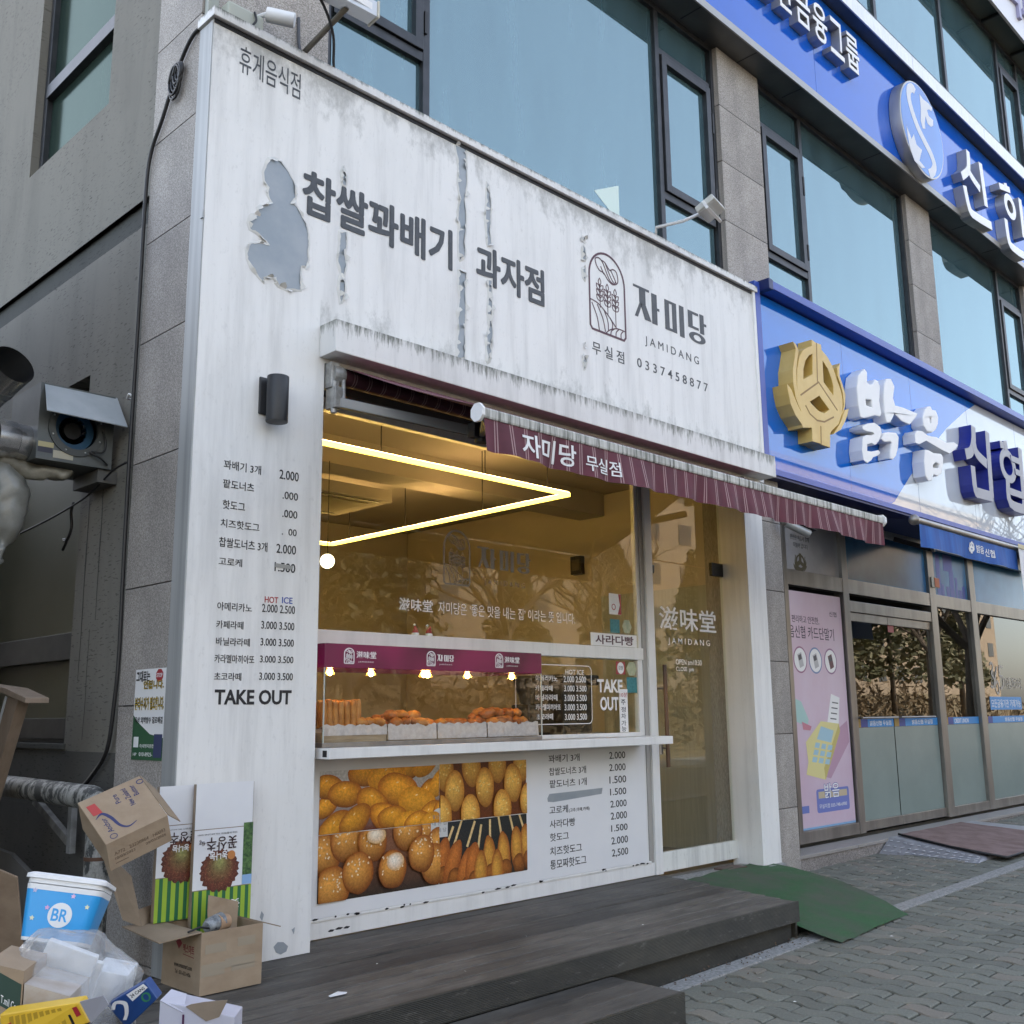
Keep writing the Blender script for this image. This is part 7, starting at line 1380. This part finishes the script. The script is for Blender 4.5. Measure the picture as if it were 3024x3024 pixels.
for i, (u, v, c) in enumerate(((.01, .135, (.5, .5, .7)), (.055, .092, (.7, .4, .65)), (.12, .13, (.75, .5, .7)), (.165, .105, (.75, .75, .5)), (.02, .06, (.7, .72, .5)))):
    st = []
    for k in range(10): a = math.pi / 2 + k * math.pi / 5; r = .0075 if k % 2 == 0 else .004; st.append((u + r * math.cos(a), v + r * math.sin(a)))
    m = MB(); m.prism([st], TF, 0, .0008); build(m, 'star_print', M_('pastel_star', c, .5), tub)
# clear bag of foam boxes
fm = M_('white_foam', (.78, .79, .80), .6, 0, (.82, .83, .84), 30, bump=.1, bs=200)
def slab4(name, label, pts, th, mat, cat, parts=None):
    P = [Vector(p) for p in pts]; n = (P[1] - P[0]).cross(P[3] - P[0]).normalized(); n = -n if n.dot(CAM - P[0]) > 0 else n
    o = thing(name, label, cat, P[3]); m = MB(); m.add(P + [p + n * th for p in P], [(3, 2, 1, 0), (4, 5, 6, 7), (0, 1, 5, 4), (1, 2, 6, 5), (2, 3, 7, 6), (3, 0, 4, 7)]); bm_ = build(m, 'body', mat, o, bevel=.004); return o, P, -n
slab4('foam_box', 'white foam box standing upright inside the clear bag', [(-1.409, -2.015, .937), (-1.31, -2.101, .888), (-1.323, -2.058, .779), (-1.428, -1.968, .839)], .02, fm, 'foam box')[0]
slab4('foam_box', 'white foam box lying at the right side of the clear bag', [(-1.285, -2.03, .842), (-1.215, -2.09, .824), (-1.222, -2.07, .73), (-1.30, -2.0, .75)], .10, fm, 'foam box')
slab4('foam_box', 'white foam lid behind the upright foam box in the bag', [(-1.395, -2.0, .905), (-1.285, -2.085, .865), (-1.295, -2.04, .76), (-1.41, -1.955, .81)], .018, fm, 'foam box')
bc = Vector((-1.365, -2.015, .74)); m = MB(); m.ell(bc, (.205, .16, .215), 40, 26); m.v = [tuple(Vector(v) + (Vector(v) - bc).normalized() * (.035 * noise.noise(Vector(v) * 9) + .018 * noise.noise(Vector(v) * 24))) for v in m.v]
build(m, 'clear_plastic_bag', MAT['film_bag'], None, 'bulging clear plastic bag full of white foam boxes', 'plastic bag', smooth=True)
slab4('cardboard_sheet', 'flattened brown cardboard sheet propped at the left edge behind the tub', [(-0.997, -0.259, 0.945), (-0.88, -0.36, 0.881), (-0.8, -0.323, 0.454), (-0.933, -0.188, 0.456)], .012, kraft('dark_kraft', (.16, .11, .07), (.21, .15, .10)), 'cardboard')
# big carton beneath with dark green label, yellow and blue boxes
gx = thing('green_label_carton', 'brown carton with dark green label at the lower left corner', 'carton', (-1.5, -2.2, -.08)); a, b, e = Vector((-1.60, -2.11, .925)), Vector((-1.529, -2.173, .902)), Vector((-1.44, -2.245, .838)); back = Vector((.12, .16, 0)); dnv = Vector((0, 0, -.98))
m = MB(); m.hexa([a + dnv, b + dnv, b + back + dnv, a + back + dnv, a, b, b + back, a + back]); build(m, 'body', KR, gx); m = MB(); m.hexa([b + Vector((0, 0, -.95)), e + Vector((0, 0, -.9)), e + back + Vector((0, 0, -.9)), b + back * .98 + Vector((0, 0, -.95)), b + Vector((.003, -.001, -.03)), e, e + back, b + back * .98 + Vector((0, 0, -.03))]); build(m, 'side_body', M_('white_taped_side', (.5, .48, .47), .5, 0, (.33, .26, .19), 4), gx)
fd = (b - a).normalized(); nf_ = fd.cross(Vector((0, 0, 1))).normalized(); nf_ = nf_ if nf_.dot(CAM - a) > 0 else -nf_; GF = lambda u, v, w: a + fd * u + Vector((0, 0, v - .3 * u)) + nf_ * (.0008 + w)
m = MB(); m.prism([[(.0, -.005), (.094, -.004), (.094, -.078), (0, -.078)]], GF, 0, .0006); build(m, 'green_label', M_('dark_green_print', (.02, .05, .035), .5), gx); m = MB(); m.text('T.mil Co', .045, .085, -.07, -.052, fn=lambda u, v, w: GF(u, v, .001 + w), d=.0005); m.text('Zluu', .03, .085, -.125, -.1, fn=GF, d=.0005, off=.02); build(m, 'label_lettering', MAT['vinyl_white'], gx)
yo, P, n_ = slab4('yellow_box', 'flattened yellow food box with black tags at the bottom left', [(-1.60, -2.225, .824), (-1.47, -2.364, .85), (-1.442, -2.37, .80), (-1.588, -2.225, .74)], .05, M_('yellow_box_print', (.68, .42, .03), .4, 0, (.72, .46, .04), 4), 'box')
YF = lambda u, v, w: P[0].lerp(P[1], u).lerp(P[3].lerp(P[2], u), v) + n_ * (.0008 + w)
m = MB()
for k in range(9): m.prism([[(.12 + k * .075, .12), (.17 + k * .075, .1), (.17 + k * .075, .75), (.12 + k * .075, .8)]], YF, 0, .0004)
build(m, 'text_block', M_('ochre_print', (.42, .26, .02), .5), yo); m = MB()
for u in (.55, .82): m.prism([[(u, .45), (u + .03, .42), (u + .035, .95), (u + .005, .98)]], YF, .0005, .0009)
build(m, 'black_tag', MAT['ink_black'], yo); m = MB(); m.prism([[(.90, .18), (.96, .15), (.965, .55), (.905, .6)]], YF, .0005, .0009); m.prism([[(.09, .3), (.14, .27), (.145, .8), (.095, .85)]], YF, .0005, .0009); build(m, 'red_tag', MAT['red_ink'], yo)
sheet([(-1.468, -2.368, .852), (-1.43, -2.41, .866), (-1.418, -2.418, .845), (-1.44, -2.375, .80)], .003, 'grey_flap', M_('lilac_grey_card', (.30, .30, .34), .6), yo)
bo_, P, n_ = slab4('can_multipack_box', 'blue drink can box with white letters lying at the bottom', [(-1.30, -2.15, .775), (-1.236, -2.233, .835), (-1.207, -2.25, .79), (-1.256, -2.185, .715)], .04, M_('dark_blue_print', (.012, .05, .19), .35, 0, (.02, .07, .24), 4), 'box')
YF2 = lambda u, v, w: P[0].lerp(P[1], u).lerp(P[3].lerp(P[2], u), v) + n_ * (.0008 + w)
m = MB(); m.prism([[(.5, .06), (.95, .04), (.98, .3), (.52, .4)]], YF2, 0, .0004); m.stroke([tuple(q) for q in bez([(.05, .25), (.2, .1), (.35, .3), (.25, .6), (.1, .75)], 5)], .10, YF2, 0, .0004); build(m, 'white_print', MAT['vinyl_white'], bo_); m = MB(); m.text('24 CANS', .55, .92, .12, .26, fn=lambda u, v, w: YF2(u, .4 - v, .0006 + w), d=.0004, off=.01); build(m, 'count_lettering', MAT['ink_black'], bo_); m = MB(); m.stroke(circ(.82, .6, .09, .18, 12), .05, YF2, 0, .0004, closed=True); build(m, 'green_seal', M_('green_seal_print', (.04, .22, .10), .5), bo_)
bpk = MB().ell((-1.46, -2.31, .73), (.07, .06, .07), 20, 12); build(crumple(bpk, .03, 14), 'black_plastic_bag', M_('black_bin_film', (.01, .01, .011), .2), None, 'crumpled black plastic bag at the bottom edge', 'plastic bag', smooth=True)
to = thing('torn_white_carton', 'torn white carton with purple stripe in front of the open box', 'carton', (-.5, -1.2, .13)); a, d_ = Vector((-.605, -1.108, .478)), Vector((-.40, -1.30, .415)); back = Vector((.10, .11, 0)); lil = M_('lilac_white_card', (.50, .49, .56), .5, 0, (.56, .55, .61), 5)
m = MB(); m.hexa([a + Vector((0, 0, -.34)), d_ + Vector((0, 0, -.28)), d_ + back + Vector((0, 0, -.28)), a + back + Vector((0, 0, -.34)), a, d_, d_ + back, a + back]); build(m, 'body', lil, to, bevel=.003); fd = (d_ - a).normalized(); nf_ = fd.cross(Vector((0, 0, 1))).normalized(); nf_ = nf_ if nf_.dot(CAM - a) > 0 else -nf_
sheet([a + fd * .10 + nf_ * .003, a + fd * .12 + nf_ * .004 + Vector((0, 0, .012)), a + fd * .17 + nf_ * .004 + Vector((0, 0, .03)), a + fd * .26 + nf_ * .003 + Vector((0, 0, .055)), a + fd * .23 + nf_ * .003 + Vector((0, 0, -.01)), a + fd * .18 + nf_ * .003 + Vector((0, 0, -.035))], .004, 'torn_flap', KR2, to); sheet([a, a + fd * .09 + Vector((0, 0, -.025)), a + fd * .09 + back * .3 + Vector((0, 0, .03)), a + fd * .03 + back * .3 + Vector((0, 0, .035))], .004, 'top_flap', lil, to)
m = MB(); SF = lambda u, v, w: a + fd * u + Vector((0, 0, v)) + nf_ * (.0012 + w); m.prism([[(.088, -.03), (.096, -.028), (.098, -.2), (.09, -.2)]], SF, 0, .0006); m.prism([[(.13, -.09), (.2, -.1), (.2, -.14), (.13, -.13)]], SF, 0, .0006); build(m, 'purple_print', M_('purple_print', (.07, .012, .06), .5), to)
pc = thing('paper_scrap', 'small white paper scrap lying on the dark deck', 'paper', (.41, -.83, DZ)); m = MB(); m.add([(.36, -.85, DZ + .004), (.44, -.86, DZ + .006), (.47, -.83, DZ + .003), (.43, -.81, DZ + .010), (.37, -.82, DZ + .003)], [(0, 1, 2, 3, 4)]); build(m, 'scrap', MAT['vinyl_white'], pc)
# ------------------------------------------------------------ the street behind the camera (seen only in reflections)
tanw = M_('tan_render', (.30, .225, .15), .8, 0, (.34, .26, .175), 2); dkw = M_('dark_window_strip', (.04, .045, .05), .2)
def block(label, x0, x1, y0, y1, h, mat, fl=3.2, bay=3.0):
    o = thing('street_building', label, 'building', ((x0 + x1) / 2, (y0 + y1) / 2, -.4)); bx('wall', (x0, y0, -.42), (x1, y1, h), mat, o); bx('roof', (x0 - .3, y0 - .3, h), (x1 + .3, y1 + .3, h + .5), MAT['hidden'], o)
    z = 1.0
    while z + 1.8 < h:
        x = x0 + 1
        while x + 1.6 < x1: bx('window', (x, y1, z), (x + 1.6, y1 + .05, z + 1.6), dkw, o); x += bay
        z += fl
    return o
block('long tan office block across the street', 38, 130, -56, -42, 24, tanw, 3.4, 4.2); block('pale apartment block across the street beyond the trees', -45, -8, -60, -40, 24, M_('pale_render', (.55, .54, .5), .8), 3.2, 5); block('low grey shop across the street', 6, 26, -46, -36, 7.5, M_('grey_render', (.34, .34, .33), .8), 3.4, 4)
block('low dark building across the narrow side alley', -12, -1.75, .35, 24, 4.3, M_('grey_brown_block', (.10, .095, .09), .85), 3.2, 4)
bx('far_pavement', (-200, -19, -.42), (200, -15.5, -.2), MAT['kerb'], kind='structure')
m = MB(); nx, ny = 40, 8
for j in range(ny + 1):
    for i in range(nx + 1): x = -60 + 160 * i / nx; y = -19.5 - 14 * j / ny; m.v.append((x, y, -.35 + 3.2 * (j / ny) ** 1.2 * 1 + .4 * noise.noise(Vector((x * .2, y * .2, 0))) * (j > 0)))
m.f = [(j * (nx + 1) + i, (j + 1) * (nx + 1) + i, (j + 1) * (nx + 1) + i + 1, j * (nx + 1) + i + 1) for j in range(ny) for i in range(nx)]
build(m, 'hill', M_('dry_grass_bank', (.16, .12, .06), .9, 0, (.22, .17, .09), 1.5), kind='structure', smooth=True)
scm = MB(); rg0 = random.Random(5)
for k in range(9000):
    x = rg0.uniform(-35, 85); y = rg0.uniform(-33, -20.5); h_ = rg0.random() ** 1.5 * (1.2 + 2.0 * abs(noise.noise(Vector((x * .15, y * .15, 2))))); z0 = -.35 + 3.2 * (max(0, -19.5 - y) / 14) ** 1.2; p_ = Vector((x, y, z0 + h_)); s_ = rg0.uniform(.12, .4); u_ = Vector((rg0.gauss(0, 1), rg0.gauss(0, .6), rg0.gauss(0, .9))).normalized() * s_; v_ = u_.cross(Vector((rg0.gauss(0, 1), 1, rg0.gauss(0, 1)))).normalized() * s_ * .22
    scm.quad(p_ - u_ - v_, p_ + u_ - v_, p_ + u_ + v_, p_ - u_ + v_)
build(scm, 'dry_scrub', M_('dry_brown_scrub', (.14, .095, .05), .9, 0, (.24, .17, .09), .8), None, 'dry brown scrub on the slope across the road', 'scrub', kind='stuff')
barkm = M_('grey_brown_bark', (.10, .075, .05), .9, 0, (.16, .12, .085), 8, (4, 4, 1)); needle = M_('pine_needles', (.10, .105, .04), .7, 0, (.20, .165, .085), .5)
def grow(mb, p, d, l, r, lev, rg):
    n = 3; pts = [p]; q = p.copy(); dd = d.copy()
    for i in range(n): dd = (dd + Vector((rg.uniform(-.22, .22), rg.uniform(-.22, .22), rg.uniform(-.05, .16)))).normalized(); q = q + dd * l / n; pts.append(q.copy())
    mb.tube(pts, [r, r * .86, r * .74, r * .6], 6 if lev < 2 else 4, caps=False)
    if lev < 4:
        for k in range(3 if lev else 4):
            s_ = rg.choice(pts[1:]) if k else pts[-1]; a = rg.uniform(0, 6.28); side = Vector((math.cos(a), math.sin(a), rg.uniform(.1, .7))); grow(mb, s_, (dd * .5 + side).normalized(), l * rg.uniform(.55, .78), r * .55, lev + 1, rg)
def bare_tree(x, y, h, seed, label):
    rg = random.Random(seed); o = thing('bare_tree', label, 'tree', (x, y, -.3), 'bare street trees across the road'); m = MB(); m.tube([(x, y, -.35), (x + .05, y, h * .2), (x, y + .1, h * .38)], [.22, .18, .15], 10); build(m, 'trunk', barkm, o, smooth=True); b = MB()
    for k in range(4): a = k * 1.57 + rg.random(); grow(b, Vector((x, y + .1, h * .36)), Vector((math.cos(a) * .7, math.sin(a) * .7, 1)).normalized(), h * .26, .11, 0, rg)
    build(b, 'crown', barkm, o)
for i, (x, y, h, w) in enumerate(((19, -16.2, 10.5, 'nearest the bank'), (26.5, -5.4, 8.6, 'second from the bank'), (40, -16.6, 11.5, 'third from the bank'), (50, -16.5, 12.0, 'fourth from the bank'), (24, -16.8, 9.0, 'on the far pavement'))): bare_tree(x, y, h, 40 + i, f'bare leafless street tree reflected in the bank sign, {w}')
def pine(x, y, h, seed, w):
    rg = random.Random(seed); z0 = .8; o = thing('pine_tree', f'dark green pine tree on the bank across the road, {w}', 'tree', (x, y, z0), 'pine trees across the road'); build(MB().tube([(x, y, z0 - 1), (x, y, z0 + h * .9)], [.22, .06], 8), 'trunk', barkm, o, smooth=True); m = MB()
    for k in range(1500):
        t_ = rg.random() ** .8; zz = z0 + h * (.3 + .7 * t_); R = h * .26 * (1 - t_) + .25; a = rg.uniform(0, 6.28); rr_ = R * math.sqrt(rg.random()); p = Vector((x + rr_ * math.cos(a), y + rr_ * math.sin(a), zz + rg.uniform(-.2, .2))); s_ = rg.uniform(.10, .24); u_ = Vector((rg.gauss(0, 1), rg.gauss(0, 1), rg.gauss(0, .5))).normalized() * s_; v_ = u_.cross(Vector((rg.gauss(0, 1), rg.gauss(0, 1), rg.gauss(0, 1)))).normalized() * s_ * .5
        m.quad(p - u_ - v_, p + u_ - v_, p + u_ + v_, p - u_ + v_)
    build(m, 'crown', needle, o)
WN = ('far left', 'left of the dark gap', 'behind the parked cars', 'tallest', 'beside the grey shop', 'short and bushy', 'near the tan block', 'edge of the tan block', 'leaning left', 'smallest', 'opposite the deck', 'opposite the alley')
WN2 = ('first past the hill', 'second past the hill', 'third past the hill', 'fourth past the hill', 'fifth past the hill', 'sixth past the hill', 'seventh past the hill', 'eighth past the hill', 'ninth past the hill', 'last before the corner')
for i, w in enumerate(WN2): pine(37 + i * 4.3 + rnd.uniform(-1, 1), -25 + rnd.uniform(-3, 3), rnd.uniform(6, 9.5), 170 + i, w)
for i, w in enumerate(WN): pine(-22 + i * 5.1 + rnd.uniform(-1, 1), -26 + rnd.uniform(-3, 3), rnd.uniform(7, 11), 70 + i, w)
def car(x, y, label, paint, flip):
    o = thing('parked_car', label, 'car', (x, y, -.3), 'cars across the road'); s_ = -1 if flip else 1; z = -.3; f = lambda u, v, w: (x + s_ * u, y + w, z + v)
    prof = [(-2.2, .35), (-2.25, .75), (-2.1, .95), (-1.55, 1.0), (-1.0, 1.42), (.55, 1.45), (1.2, 1.02), (2.0, .9), (2.25, .65), (2.2, .35)]; m = MB(); m.prism([prof], f, -.85, .85); build(m, 'body', paint, o, bevel=.06, smooth=50)
    m = MB(); m.prism([[(-1.4, 1.0), (-.95, 1.36), (.5, 1.38), (1.05, 1.02)]], f, -.862, .862); build(m, 'side_windows', MAT['dark'], o)
    for u in (-1.4, 1.4):
        for w in (-.8, .8): t_ = build(MB().tube([f(u, .32, w - .1), f(u, .32, w + .1)], .32, 20), 'wheel', MAT['black'], o, smooth=40); build(MB().tube([f(u, .32, w - .105), f(u, .32, w + .105)], .19, 16), 'rim', MAT['alu'], t_, smooth=40)
    for w in (-.6, .6): m = MB(); m.box(f(-2.26, .72, w - .16), f(-2.2, .86, w + .16)); build(m, 'tail_light', emis('tail_light', (1, .03, .04), 1.2), o)
car(21, -8.2, 'silver car on the road reflected in the bank door', M_('silver_paint', (.45, .46, .48), .25, .5), False); car(30, -8.4, 'white car behind the silver car on the road', M_('white_paint', (.75, .75, .76), .25), False); car(14, -11.6, 'dark grey car on the far lane of the road', M_('graphite_paint', (.05, .052, .056), .25, .4), True)
